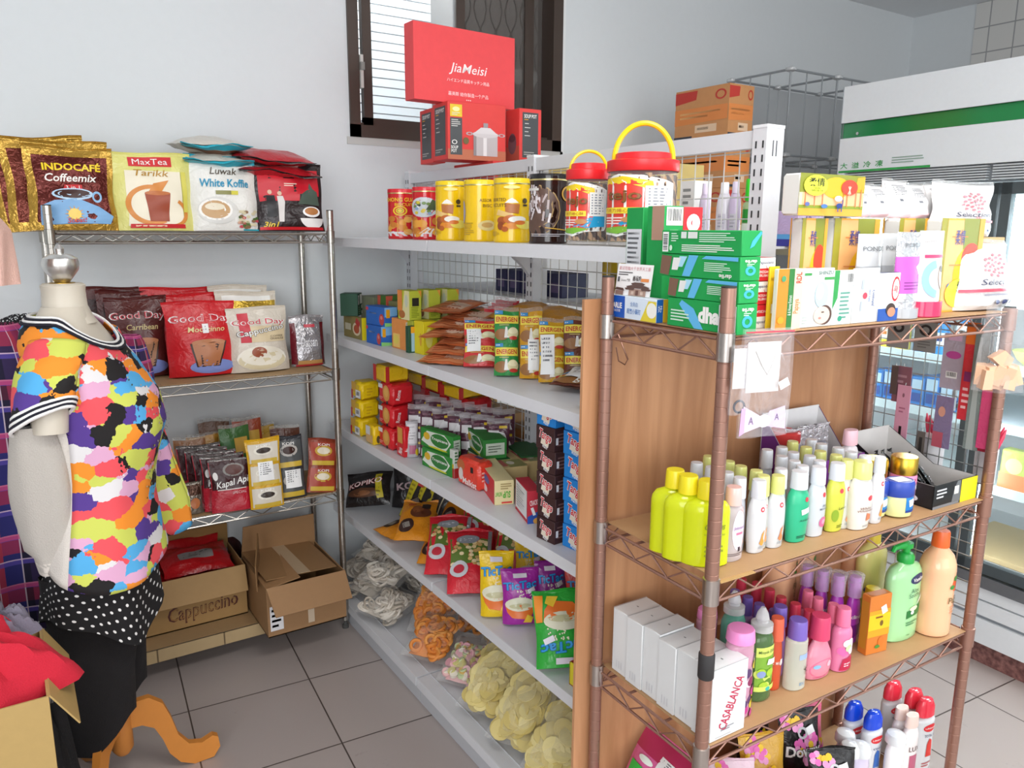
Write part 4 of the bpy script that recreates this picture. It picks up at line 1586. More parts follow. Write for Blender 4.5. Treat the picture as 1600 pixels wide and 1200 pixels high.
def khong2(S):
    S.poly('print #d59a52', [(0, .0), (1, .0), (1, .45), (.8, .40), (.6, .46), (.4, .40), (.2, .46), (0, .44)])
    biscuits(S, 9, 12, .38, .11)
    S.poly('print #e6e3e6', [(0, 0), (1, 0), (1, .18), (.8, .06), (.55, .22), (.3, .05), (0, .06)])
    S.ell('print #c9244a', .45, .66, .40, .24)
    S.ell('print #ccd3d8', .45, .66, .38, .225)
    S.poly('print #4a5b3a', [(.5, .6), (.8, .58), (.8, .78), (.66, .84)])
    r = random.Random(4)
    for k in range(14): S.ell(r.choice(['print #eef0f0', 'print #3a3f4a', 'print #6d8a4a', 'print #d7c23c', 'print #8fa8c8']), r.uniform(.2, .66), r.uniform(.52, .78), .05, .035, 8)


def yellow_tin(S, text=True, sack=.45):
    if text:
        S.text('print #6b4a1a', 'ASSORTED', .2, .72, .06, .40, .004)
        S.text('print #6b4a1a', 'BISCUITS', .22, .62, .06, .38, .004)
    S.poly('print #f2efe8', [(sack - .12, .66), (sack + .12, .66), (sack + .06, .72), (sack, .75), (sack - .06, .72)])
    S.poly('print #b9713a', [(sack - .11, .48), (sack + .12, .46), (sack + .14, .64), (sack - .13, .66)])
    S.poly('print #e8c27a', [(sack - .3, .44), (sack - .05, .40), (sack + .02, .46), (sack - .26, .54)])
    for u, v, ru, rv, c in ((-.18, .34, .10, .07, '#a85424'), (-.02, .36, .13, .08, '#c46a2c'), (-.20, .24, .07, .08, '#8f431d'), (.10, .36, .16, .06, '#f0ece2'), (.02, .24, .18, .055, '#e08a2a'), (-.12, .18, .06, .05, '#b5591f'), (.25, .26, .18, .08, '#ead85a'), (.14, .30, .1, .04, '#d9772a')):
        S.ell('print ' + c, sack + u, v, ru, rv)
    S.ell('print #4a3a14', sack + .23, .70, .05, .05)
    S.rect('print #3a2f14', sack + .19, .60, sack + .28, .635)
    S.bars('print #b58e1c', .04, .05, .3, .14, 4)
    S.ell('print #f3e48a', .5, .945, .14, .03)


yel, yelL = 'gloss #f0c417', 'gloss #f2d01e'
tin('biscuit_tin', 'red biscuit tin with yellow lettering, first at the far end of the top shelf', 607, 649, 374, 299, 'gloss #cc2229', 'gloss #d8303a', khong, 'red biscuit tins')
tin('biscuit_tin', 'red biscuit tin with oval picture, between red lettered tin and yellow tins', 645, 687, 375, 296, 'gloss #cc2229', 'gloss #d8303a', khong2, 'red biscuit tins', 1.25)
tin('biscuit_tin', 'yellow biscuit tin beside the red tins', 681, 729, 377, 288, yel, yelL, lambda S: yellow_tin(S, False, .42), 'yellow biscuit tins')
tin('biscuit_tin', 'yellow biscuit tin between two other yellow tins', 725, 775, 378, 286, yel, yelL, lambda S: (S.text('print #6b4a1a', 'ASSOR', .62, .72, .06, .26, .004), S.text('print #6b4a1a', 'BISC', .66, .62, .06, .2, .004), S.ell('print #e0cc8a', .66, .24, .2, .1), S.ell('print #c9a05a', .66, .25, .13, .05), S.ell('print #a9a3b8', .06, .5, .10, .22), S.bars('print #b58e1c', .1, .05, .4, .3, 7)), 'yellow biscuit tins', 1.25)
tin('biscuit_tin', 'large yellow biscuit tin next to the dark tin', 771, 828, 379, 283, yel, yelL, lambda S: yellow_tin(S, True, .50), 'yellow biscuit tins')


def dark_tin(S):
    S.ell('print #a98a5a', .28, .50, .43, .43)
    S.ell('print #5c4338', .28, .50, .41, .41)
    r = random.Random(7)
    for k in range(30):
        u, v = r.uniform(.02, .52), r.uniform(.25, .78)
        S.h -= S.dh * .7
        S.rect(r.choice(['print #d9cfd2', 'print #b9a9a8', 'print #e6dee0', 'print #7a5f58']), u, v, u + .035, v + .16, r.uniform(-35, 35))
    S.rect('print #d8d4cf', .08, .83, .34, .87)
    S.ell('print #c99a3a', .86, .78, .14, .13)
    S.ell('print #4a2c1a', .86, .78, .11, .10)
    S.rect('print #d9a83a', .45, .17, .98, .185, -6)
    S.bars('print #b5b0b5', .2, .05, .95, .11, 2)


tin('biscuit_tin', 'dark brown wafer tin with black lid beside the clear jars', 826, 886, 382, 278, 'gloss #2a1713', 'gloss #1d1a1b', dark_tin, None)


def jar(label, u0, u1, vb, vt, x, hdl):
    c, W, H = fitx(u0, u1, vb, vt, x)
    ang = math.degrees(math.atan2(c.y, c.x)) - 90
    r0 = root('wafer_jar', label, 'jar', (c.x, c.y, S1 + .0005), (0, 0, RAD(ang)), 'clear wafer jars')
    r = W / 2
    mb = MB()
    pr = [(r * .90, .001), (r * .97, .01), (r * .97, H * .80), (r * .9, H * .84)]
    mb.lathe(pr, 'tint #dcd8d6 .10', 8 * 4, cap=False)
    mb.build('jar_body', r0)
    lb = MB()
    S = lsurf(lb, [(r * .975, .0), (r * .975, H * .8)], 1, 1, 170)
    Lb = [(.0, .16), (.25, .13), (.45, .20), (.80, .22), (.85, .28), (.85, .84), (.74, .88), (.5, .94), (.25, .96), (0, .90)]
    S.poly('print #f2f2ee', Lb)
    S.poly('print #e0402f', [(.02, .24), (.50, .22), (.62, .50), (.60, .80), (.40, .88), (.02, .84)])
    S.poly('print #f3d21f', [(.02, .83), (.34, .84), (.62, .74), (.60, .86), (.3, .93), (.02, .90)])
    S.poly('print #2aa8dc', [(.16, .28), (.50, .26), (.80, .28), (.81, .62), (.6, .44)])
    S.poly('print #7cb83a', [(.02, .19), (.25, .17), (.55, .25), (.3, .27), (.02, .25)])
    S.rect('print #f4f2ee', .53, .44, .80, .80)
    S.bars('print #8a8f98', .56, .46, .78, .78, 8)
    S.text('print #5c3a1a', 'tejo', .30, .66, .17, .40, .03)
    S.text('print #8a5a2a', 'tejo', .30, .665, .16, .38, .012)
    S.rect('print #f5e23a', .02, .44, .48, .52)
    S.text('print #b8452a', '巧克力捲心酥', .25, .48, .05, .38)
    S.bars('print #f6e3da', .05, .29, .4, .40, 3)
    S.ell('print #c98a55', .40, .36, .1, .04)
    lb.build('printed_label', r0)
    st = MB()
    rr = random.Random(int(u0))
    for ring_r, n in ((r * .86, 22), (r * .62, 14), (r * .32, 7)):
        for k in range(n):
            a = 2 * pi * k / n + rr.uniform(-.05, .05)
            x_, y_ = ring_r * cos(a), ring_r * sin(a)
            q = MB
            st.lathe([(r * .115, .012), (r * .115, H * .78 - rr.uniform(0, .01))], 'wafer', 8, 1, 1, (x_, y_, 0)) if False else st.lathe([(r * .115, .012), (r * .115, H * .78 - rr.uniform(0, .01))], wafer, 8, 1, 1, (x_, y_, 0))
    o = st.build('wafer_sticks', r0)
    o['kind'] = 'stuff'
    ld = MB()
    ld.lathe([(r * 1.0, H * .80), (r * 1.02, H * .81), (r * 1.02, H * .915), (r * .97, H * .925), (r * .80, H * .925), (r * .78, H * .995), (r * .74, H), (0, H)], 'plas #e32329', 36, cap=False)
    ld.build('screw_lid', r0)
    hd = MB()
    t = RAD(hdl)
    pts = []
    for k in range(25):
        g = pi * k / 24
        px, ph = r * .82 * cos(g), r * 1.02 * sin(g)
        pts.append((px, ph * sin(t), H * .93 + ph * cos(t)))
    hd.tube(pts, r * .075, 'plas #f3cf12', 8)
    hd.build('carry_handle', r0)
    return r0


def m_wafer(N, L, tc, b):
    wv = N.new('ShaderNodeTexWave')
    wv.bands_direction = 'DIAGONAL'
    wv.inputs['Scale'].default_value = 16
    wv.inputs['Distortion'].default_value = .5
    cr = N.new('ShaderNodeValToRGB')
    e = cr.color_ramp.elements
    e[0].position, e[0].color = .45, lin('#3d261b')
    e[1].position, e[1].color = .6, lin('#a88664')
    L.new(tc.outputs['Object'], wv.inputs['Vector'])
    L.new(wv.outputs[0], cr.inputs[0])
    L.new(cr.outputs[0], b.inputs['Base Color'])
    b.inputs['Roughness'].default_value = .6


wafer = tex_mat('striped wafer', m_wafer)
jar('clear wafer stick jar with red lid and folded yellow handle beside the dark tin', 883, 950, 384, 262, 1.23, 32)
jar('big clear wafer stick jar with red lid and raised yellow handle near the end upright', 946, 1054, 389, 250, 1.25, 4)

# ---- second shelf
def tea_l(S):
    S.rect('print #2f5a2a', 0, 0, 1, 1)


b1 = lambda *a, **k: boxfit(*a, **k)
def dk_green(F):
    F['f'].rect('print #f0f0ec', .08, .50, .28, .92)
    F['f'].barcode(.10, .62, .26, .88)
    F['f'].rect('print #e8ece4', .45, .52, .95, .95)
    F['f'].rect('print #dfe6d8', .72, .30, .92, .46)
    F['f'].rect('print #dfe6d8', .72, .04, .92, .2)
    F['f'].bars('print #5f8a68', .08, .05, .6, .42, 4)
L0 = boxfit(530, 539, 571, 528, 496, S2, 3)
carton('tea_box', 'khaki tea box with coffee cup picture and yellow end at far end of second shelf', boxfit(538, 566, 573, 532, 497, S2, 3), 'card #8a7c48', lambda F: (F['l'].ell('print #d9c8a8', .72, .45, .22, .3), F['l'].ell('print #b0502c', .72, .45, .15, .2), F['l'].rect('print #b32a2a', .68, .6, .9, .9, -30), F['l'].rect('print #c9c2a8', .1, .35, .42, .65), F['f'].rect('print #e6d41f', 0, 0, 1, 1)), 'tea boxes on the second shelf')
bb = boxfit(538, 566, 573, 532, 497, S2, 3)
carton('tea_box', 'dark green tea box with white panels on top of the khaki box', (bb[0] + Vector((.0, .03, bb[4] + .0008)), bb[1] + .9, .075, .07, .088), 'card #1f4a35', dk_green, 'tea boxes on the second shelf')
carton('tea_box', 'grey green tea box standing against the wall at the end of second shelf', (bb[0] + Vector((.12, .04, 0)), bb[1], .10, .12, .16), 'card #7f8467', lambda F: F['f'].rect('print #d9cf5a', .6, .3, 1, .7), 'tea boxes on the second shelf')
carton('tea_box', 'leaf green tea box with red corner behind the blue boxes', (bb[0] + Vector((.13, -.085, 0)), bb[1], .10, .07, .172), 'card #4b7a32', lambda F: (F['f'].poly('print #d8604a', [(0, .6), (.2, .55), (.3, 1), (0, 1)]), F['l'].poly('print #d8604a', [(0, .7), (.3, .7), (.4, 1), (0, 1)])), 'tea boxes on the second shelf')
carton('tea_box', 'olive tea box with yellow end behind the blue boxes', (bb[0] + Vector((.14, -.17, 0)), bb[1], .10, .08, .155), 'card #8b8a5a', lambda F: (F['f'].rect('print #e0cf3a', .55, .1, 1, .9), F['l'].ell('print #a4452c', .6, .5, .2, .3)), 'tea boxes on the second shelf')


def blue_box(F):
    F['l'].rect('print #1b62b8', .03, .03, .97, .97)
    F['l'].bars('print #e9eef6', .2, .55, .75, .72, 1)
    F['l'].ell('print #c23a3a', .85, .35, .13, .3)
    F['l'].ell('print #d98a7a', .84, .45, .06, .1)
    F['l'].ell('print #d23a4a', .08, .85, .07, .1)
    F['f'].poly('print #7db6e8', [(0, .5), (1, .55), (1, 1), (0, 1)])
    F['f'].rect('print #e8a41f', .12, .45, .42, .9)
    F['f'].poly('print #8fd07a', [(0, 0), (1, 0), (1, .14), (0, .2)])


B = boxfit(573, 596, 613, 541, 511, S2, 3)
carton('milk_biscuit_box', 'blue biscuit box with red fruit, lower of the two blue boxes', B, 'card #2a67bd', blue_box, 'blue biscuit boxes')
carton('milk_biscuit_box', 'blue biscuit box with red fruit, stacked on the lower blue box', (B[0] + Vector((.012, .0, B[4] + .0006)), B[1] + .06, B[2] * 1.2, B[3] * 1.1, B[4] * .98), 'card #2a67bd', blue_box, 'blue biscuit boxes')


def orange_top(F):
    F['l'].poly('print #e8e2a8', [(.3, .0), (1, 0), (1, 1), (.6, 1)])
    F['l'].ell('print #cfd6c0', .75, .65, .14, .22)
    F['l'].ell('print #b06a2c', .35, .18, .28, .14)
    F['f'].bars('print #7f8f1c', .15, .08, .85, .46, 7)
    F['f'].poly('print #e9a03a', [(.72, 1), (1, 1), (1, .75)])


B0 = boxfit(613, 634, 649, 548, 500, S2, 3)
carton('cereal_box', 'orange cereal drink box with white panel beside the blue boxes', B0, 'card #e3924a', lambda F: (F['l'].rect('print #f0c66a', .1, .05, .6, .5), F['l'].ell('print #e6d25a', .3, .3, .2, .15), F['f'].rect('print #cfc8bc', .05, .4, .95, .92), F['f'].bars('print #8f8a86', .1, .45, .9, .9, 6), F['f'].rect('print #b8b23a', .05, .02, .95, .35)), 'drink boxes on the second shelf')
carton('cereal_box', 'dark green and blue drink box between the orange and yellow boxes', boxfit(634, 639, 649, 552, 510, S2, 3), 'card #24503a', lambda F: (F['f'].rect('print #9fc2dc', .4, .05, .95, .75), F['f'].rect('print #e8a42c', .35, .74, .98, .98)), 'drink boxes on the second shelf')
carton('cereal_box', 'bright yellow drink box next to the orange sachet bags', boxfit(648, 662, 684, 555, 503, S2, 3), 'card #e6d31c', lambda F: (F['l'].ell('print #d9a428', .7, .45, .12, .2), F['f'].ell('print #f4ea7a', .4, .5, .25, .3)), 'drink boxes on the second shelf')
zt = B0[4] + .0012
p0 = at(641, 501, z=S2 + zt)
bx = boxfit(622, 640, 659, 501, 455, S2 + zt, 3)
for i in range(3):
    carton('cereal_box', ['lime green drink box with dark square, first of three on top of the row', 'lime green drink box in the middle of three on top of the row', 'lime green drink box on top of the row, nearest the mesh'][i], (bx[0] + Vector((.078 * i, .004 * i, 0)), bx[1], bx[2] * .98, bx[3], bx[4]), 'card #c3cc3c', lambda F, i=i: (orange_top(F), F['l'].rect('print #e58a3c', 0, .3, .4, 1) if i == 0 else None, F['f'].rect('print #2b2b24', .22, .48, .78, .76) if i == 0 else None), 'lime drink boxes')
carton('cereal_box', 'plain lime box under the three lime boxes, behind the orange one', (bx[0] + Vector((.075, .0, -zt)), bx[1], .18, bx[3], zt - .001), 'card #b4bc3a', None, 'lime drink boxes')

# orange sachet bags in clear wrap
r_ = random.Random(5)
def orange_sachet(S):
    S.rect('print #d98a5c', .03, .05, .97, .95)
    S.rect('print #5f6b35', .1, .55, .5, .66)
    S.rect('print #e8c9b0', .5, .2, .9, .6)
    S.bars('print #b0562c', .1, .1, .9, .5, 5)
for i in range(7):
    q = at(690 + (i % 3) * 16, 578 - 3 * i, z=S2) + Vector((.03, .06, .006 + .0235 * i))
    bag('sachet_bag', ['orange sachet bag at the bottom of the heap on the second shelf', 'orange sachet bag second from the bottom of the heap', 'orange sachet bag third from the bottom of the heap', 'orange sachet bag in the middle of the heap', 'orange sachet bag above the middle of the heap', 'orange sachet bag second from the top of the heap', 'orange sachet bag on top of the heap'][i], 'sachet bag', q, 0, .17, .20, .021, 'film #c9693c', orange_sachet, 'orange sachet bags', 0, 80 + i, False, .08, 'clear #e9d6c8 .25', rot=(RAD(-82), RAD(r_.uniform(-3, 3)), RAD(-58 + r_.uniform(-14, 14))))


def energen(base, band='print #f0df52', lbl=None):
    def d(S):
        for k in range(2):
            a, H = .5 * k, .5
            S.rect(band, .02, a + H * .60, .98, a + H * .86)
            S.text('print #c8282c', 'ENERGEN', .5, a + H * .73, H * .15, .86, .02)
            S.rect('print #3d8fcb', .02, a + H * .88, .35, a + H * .99)
            S.bars('print #e9f0f6', .05, a + H * .9, .3, a + H * .97, 1)
            S.ell('print #9a6a3c', .30, a + H * .26, .30, H * .18)
            S.poly('print #eceae4', [(.40, a + H * .16), (.60, a + H * .16), (.52, a + H * .50), (.45, a + H * .50)])
            S.ell('print #ddd6a6', .76, a + H * .30, .22, H * .19)
            S.ell('print #f0e9c2', .76, a + H * .37, .20, H * .09)
            S.ell('print #c23a30', .78, a + H * .15, .17, H * .06)
            S.bars('print #d9c27a', .2, a + H * .53, .8, a + H * .58, 1)
            S.rect(base, 0, a - .004, 1, a + .006)
        if lbl: S.label(*lbl)
    return d


def estrip(label, u0, u1, vb, vt, col, lean, seed, lbl=None, dx=0, deg=-32, wrap=True):
    p, w, h = fit(u0, u1, vb, vt, S2, deg)
    o = bag('cereal_sachet_strip', label, 'sachet strip', p + Vector((dx, 0, 0)), deg, w, h, .035, 'film ' + col, energen('film ' + col, lbl=lbl), 'cereal sachet strips', lean, seed, True, .06, 'clear #e6ddd6 .25')
    return o


estrip('red cereal sachet strip with white slip leaning on the second shelf', 724, 776, 577, 498, '#d83a3c', 22, 90, (.08, .30, .52, .80))
for i in range(4):
    p, w, h = fit(742, 782, 560, 482, S2, -32)
    bag('cereal_sachet_strip', 'red cereal sachet strip standing %s behind the leaning red one' % NTH[i], 'sachet strip', p + Vector((.045 + .022 * i, .02 + .012 * i, 0)), -36, w, h * 1.02 + .008 * i, .02, 'film #c42f38', None, 'cereal sachet strips', 14, 94 + i, True, .06, 'clear #e6d0d0 .3')
estrip('green cereal sachet strip beside the red ones on second shelf', 772, 811, 590, 482, '#2f8f45', 12, 100)
estrip('yellow cereal sachet strip right of the green one', 812, 848, 594, 483, '#d39a1f', 10, 101, (.35, .12, .90, .58))
estrip('golden cereal sachet strip with two white slips in the middle of second shelf', 842, 884, 601, 500, '#cf9c22', 14, 102, (.05, .12, .58, .78))
estrip('brown cereal sachet strip at right end of second shelf', 881, 924, 602, 498, '#6e3a2c', 12, 103)
q = at(895, 628, z=S2)
bag('cereal_sachet_strip', 'brown cereal sachet strip lying flat at front right with a white slip', 'sachet strip', q + Vector((.06, .05, .02)), 0, .16, .20, .035, 'film #6b3a2c', lambda S: (energen('film #6b3a2c')(S), S.label(.2, .2, .8, .65)), 'cereal sachet strips', 0, 104, False, .1, 'clear #e6ddd6 .3', rot=(RAD(-84), RAD(0), RAD(-60)))
for i in range(5):
    q = at(800 + i * 28, 500, x=1.40)
    bag('cereal_sachet_strip', ['amber sachet bag lying leftmost on top of the back heap', 'amber sachet bag second on top of the back heap', 'amber sachet bag in the middle on top of the back heap', 'amber sachet bag fourth on top of the back heap', 'amber sachet bag lying nearest the plywood on the back heap'][i], 'sachet strip', Vector((1.38 - .01 * (i % 2), q.y, S2 + .135 + .02 * (i % 2))), 0, .15, .17, .045, 'film #c48a2e', None, 'amber sachet bags', 0, 106 + i, False, .1, 'clear #e6ddd6 .3', rot=(RAD(-80), RAD(6), RAD(-75 + 8 * i)))
    bag('cereal_sachet_strip', 'amber sachet bag standing %s in the row at the mesh' % NTH[i], 'sachet strip', Vector((1.40, q.y, S2)), -60, .13, .15, .05, 'film #b9842c', None, 'amber sachet bags', 5, 112 + i, True, .05)
carton('small_box', 'small orange yellow box at the plywood end of second shelf', boxfit(906, 916, 934, 644, 597, S2, 3), 'card #e3a928', lambda F: F['l'].bars('print #8a5a1c', .2, .2, .8, .9, 3), None)

# ---- third shelf
def roma(F):
    for k in ('l',):
        F[k].rect('print #d9a83c', .02, .40, .5, .95)
        F[k].rect('print #d9d8d8', .45, .1, .98, .55)
        F[k].barcode(.5, .15, .9, .5)
        F[k].rect('print #c92a2e', .0, .0, .16, .5)
    F['f'].bars('print #cfa31c', .3, .2, .6, .7, 3)
P = boxfit(549, 563, 594, 684, 656, S3, 3)
for i in range(3):
    carton('biscuit_pack', ['yellow biscuit pack at the bottom of the far stack on third shelf', 'yellow biscuit pack in the middle of the far stack on third shelf', 'yellow biscuit pack on top of the far stack on third shelf'][i], (P[0] + Vector((.004 * i, 0, (P[4] + .001) * i)), P[1], P[2], P[3], P[4]), 'film #e8c414', roma, 'yellow biscuit packs', bev=.012)
P = boxfit(572, 584, 599, 697, 667, S3, 3)
carton('biscuit_pack', 'small yellow biscuit pack with white top in front of the far stack', P, 'film #e6c01a', lambda F: (F['l'].rect('print #d8b27a', .05, .1, .9, .5), F['l'].rect('print #dcdad8', .05, .5, .6, .95), F['f'].ell('print #5a4a2a', .5, .3, .2, .2)), 'yellow biscuit packs', bev=.008)


def redpack(F):
    F['l'].rect('print #d9d6d4', .03, .72, .35, .92)
    F['l'].ell('print #d99a4a', .62, .55, .26, .36)
    F['l'].ell('print #e6b05a', .62, .6, .16, .22)
    F['l'].rect('print #222222', .62, .06, .74, .2)
    F['l'].bars('print #e8a8a0', .08, .2, .4, .35, 2)
    F['f'].text('print #f2dada', 'Roma', .3, .5, .2, .4, .02, 0, 80)


P = boxfit(592, 612, 648, 706, 672, S3, 3)
for i in range(3):
    carton('biscuit_pack', ['red biscuit pack at the bottom of the red stack on third shelf', 'red biscuit pack in the middle of the red stack on third shelf', 'red biscuit pack on top of the red stack on third shelf'][i], (P[0] + Vector((.003 * i, .002 * i, (P[4] + .001) * i)), P[1], P[2], P[3], P[4]), 'film #d2222a', redpack, 'red biscuit packs', bev=.012)
P2 = boxfit(620, 632, 642, 716, 668, S3, 3)
carton('biscuit_pack', 'red biscuit pack standing upright in front of the red stack', P2, 'film #d4242c', lambda F: (F['l'].rect('print #d9a04a', .2, .45, .8, .95), F['l'].text('print #f4e6e4', 'Marie', .5, .2, .25, .4, .02, 0, 80), F['f'].text('print #f4e6e4', 'Marie', .5, .25, .2, .5, .02, 0, 80)), 'red biscuit packs', bev=.01)
for i in range(4):
    y = 2.98 - .165 * i
    carton('biscuit_pack', ['red biscuit pack in the back row against the mesh, furthest one', 'red biscuit pack second furthest in the back row at the mesh', 'red biscuit pack third in the back row at the mesh', 'red biscuit pack nearest in the back row at the mesh'][i], (Vector((1.43 - .002 * i, y - .02, S3 + .001)), RAD(3), .12, .15, .200 - .004 * (i % 3)), 'film #c01f28', lambda F: (F['l'].rect('print #9c8a8c', .2, .85, .7, .97), F['t'].rect('print #a8a2a2', .3, .2, .6, .7)), 'red biscuit packs', bev=.015)
for i in range(4):
    y = 2.93 - .15 * i
    carton('biscuit_pack', ['yellow and red biscuit pack lying on the back row, furthest one', 'yellow and red biscuit pack lying second on the back row', 'yellow and red biscuit pack lying third on the back row', 'yellow and red biscuit pack lying nearest on the back row'][i], (Vector((1.41, y, S3 + .2015)), RAD(3 + 4 * (i % 2)), .14, .12, .042), 'film #dfb51a', lambda F: (F['l'].rect('print #bd2a2a', 0, 0, .25, 1), F['f'].rect('print #bd2a2a', 0, 0, .15, 1), F['t'].rect('print #9a9490', .2, .2, .7, .8)), 'yellow biscuit packs', bev=.009)
carton('biscuit_pack', 'yellow biscuit pack on the red stack behind the yellow far stack', (P[0] + Vector((.0, .03, (P[4] + .001) * 3)), RAD(3), .10, .10, .062), 'film #dfb51a', lambda F: (F['l'].rect('print #bd2a2a', 0, 0, .25, 1), F['f'].rect('print #bd2a2a', 0, 0, .15, 1)), 'yellow biscuit packs', bev=.01)

# plum and white coffee sachet bundles
def plum(S):
    r = random.Random(int(S.W * 9999) % 97)
    for k in range(3):
        a = k / 3
        S.rect('print #d9d4d6', .08, a + .04, .55, a + .20)
        S.poly('print #e6e2e4', [(.3, a + .02), (.9, a + .04), (.8, a + .15), (.5, a + .18)])
        S.rect('print #d8b52a', .55, a + .24, .9, a + .29)
        S.bars('print #7a4a5a', .1, a + .22, .5, a + .3, 1)
for i in range(14):
    row, col = divmod(i, 7)
    xi = 1.20 + .022 * col + .062 * row
    p = Vector((xi, at(650 + col * 21 + row * 10, 690, x=xi).y, S3))
    bag('sachet_bundle', 'plum and white coffee sachet bundle, %s from the far end of the %s row' % (NTH[col], ['front', 'rear'][row]), 'sachet bundle', p, -40 + (i % 3) * 5, .078, .185 + .012 * row, .035, 'film #54283a', plum, 'plum coffee sachet bundles', 8 + (i % 3) * 3, 120 + i, True, .10, 'clear #d8d0d4 .35')
p, w, h = fit(636, 655, 716, 660, S3, -20)
bag('sachet_bundle', 'grey labelled sachet bundle beside the upright red biscuit pack', 'sachet bundle', p, -20, w, h, .03, 'film #b9b4b8', lambda S: (S.rect('print #ddd9dc', .1, .4, .9, .95), S.bars('print #a09aa0', .2, .5, .8, .9, 5), S.rect('print #b0607a', .2, .1, .8, .35), S.ell('print #e0c52a', .85, .15, .15, .1)), None, 5, 140)


def greenbox(F):
    F['l'].poly('print #dfe6da', [(.02, .3), (.2, .9), (.75, .95), (.95, .6), (.8, .15), (.3, .1)])
    F['l'].ell('print #2a7a33', .6, .55, .28, .36)
    F['l'].text(W_, 'Tropicana', .6, .58, .2, .5, .02, .1)
    F['l'].ell('print #e0b52c', .2, .62, .10, .2)
    F['l'].ell('print #d8d02c', .55, .12, .3, .05)
    F['f'].rect('print #c6d2c2', .1, .2, .9, .8)
    F['f'].bars('print #5f7a5f', .2, .3, .8, .7, 3)


B = boxfit(660, 706, 718, 747, 717, S3, 5)
carton('wafer_box', 'green and white wafer box, lower front one on third shelf', B, 'card #2f8a35', greenbox, 'green wafer boxes')
carton('wafer_box', 'green and white wafer box stacked on the lower front one', (B[0] + Vector((.012, .02, B[4] + .0006)), B[1] + .05, B[2] * 1.1, B[3], B[4]), 'card #2f8a35', greenbox, 'green wafer boxes')
carton('wafer_box', 'dark green wafer box lying behind the green stack', (B[0] + Vector((.125, -.10, 0)), B[1] - .25, .085, B[3] * 1.1, B[4] * 1.1), 'card #22602b', greenbox, 'green wafer boxes')
carton('wafer_box', 'green wafer box lying on the dark green one behind the stack', (B[0] + Vector((.125, -.095, B[4] * 1.1 + .0006)), B[1] - .32, .08, B[3] * 1.05, B[4]), 'card #2c7f33', greenbox, 'green wafer boxes')
carton('wafer_box', 'green wafer box turned end-on in front of the mesh', (B[0] + Vector((.255, -.15, 0)), B[1] - .35, .10, B[3] * .95, B[4] * 1.15), 'card #215c2a', greenbox, 'green wafer boxes')
carton('small_box', 'narrow red white green carton between wafer boxes and red pack', boxfit(703, 710, 717, 748, 704, S3, 5), 'card #cfd4cc', lambda F: (F['l'].rect('print #b32a2a', 0, .0, 1, .35), F['l'].rect('print #d8b52c', .2, .35, .9, .5), F['f'].rect('print #b32a2a', 0, .0, 1, .35), F['f'].bars('print #3f7a45', .1, .5, .9, .95, 4)), None)


def rdpk(F):
    F['l'].ell('print #b9683a', .2, .72, .18, .2)
    F['l'].ell('print #d9d0cc', .2, .42, .10, .22)
    F['l'].rect('print #222020', .64, .58, .76, .78)
    F['l'].text('print #f4ece8', 'Malkist', .60, .2, .22, .62, .02, 0, -4)
    F['f'].bars('print #f0b8a8', .2, .3, .8, .7, 3)
    F['t'].rect('print #3a3f78', .55, .3, .8, .6)
carton('biscuit_pack', 'red cracker pack with biscuit picture lying beside the green boxes', boxfit(714, 748, 772, 770, 725, S3, 5), 'film #e3422f', rdpk, None, bev=.012)
carton('soup_box', 'cream and red soup box with green lettering in front on third shelf', boxfit(742, 773, 803, 790, 752, S3, -18), 'card #e6d7a2', lambda F: (F['l'].rect('print #d8252e', 0, 0, .98, 1), F['l'].ell(W_, .3, .75, .12, .14), F['l'].ell('print #3a6aa8', .62, .66, .14, .16), F['l'].ell(W_, .55, .25, .12, .16), F['l'].ell('print #8fb05a', .25, .3, .1, .14), F['f'].text('print #3fae2a', 'SUP', .62, .42, .28, .4, .03, 0, 180), F['f'].text('print #3fae2a', 'INSTANT', .2, .45, .18, .34, .02, 0, 180), F['f'].bars('print #a58f5a', .3, .62, .9, .9, 3), F['f'].rect('print #d8403a', .35, .06, .9, .13)), 'soup boxes')
B = boxfit(742, 773, 803, 790, 752, S3, -18)
for i in range(2):
    carton('soup_box', ['cream soup box lying directly behind the front soup box', 'cream soup box lying furthest behind the front soup box'][i], (B[0] + Vector((.085 + .09 * i, .055 + .02 * i, 0)), B[1] + .12, .085, .15, B[4] * .92), 'card #d9bf86', lambda F: (F['t'].rect('print #b8434a', .1, .1, .3, .9), F['t'].rect('print #9b9a5a', .3, 0, 1, .5), F['t'].ell('print #e8ded0', .5, .3, .15, .12)), 'soup boxes')
carton('cracker_box', 'red blue cracker box with white label in front of the wafer stacks', boxfit(805, 824, 846, 819, 768, S3, -18), 'card #c22a3c', lambda F: (F['l'].rect('print #e6e6e8', .05, .12, .95, .98), F['l'].bars('print #8a8a96', .12, .2, .8, .9, 9), F['f'].poly('print #2a52a8', [(0, 0), (1, 0), (1, .42), (0, .22)]), F['f'].text('print #f0dede', 'CRACKERS', .55, .65, .16, .8, .02, .2, 10), F['f'].rect('print #e8e8ea', .3, .25, .5, .5, 20), F['f'].ell('print #d9a24a', .7, .08, .3, .1)), None)


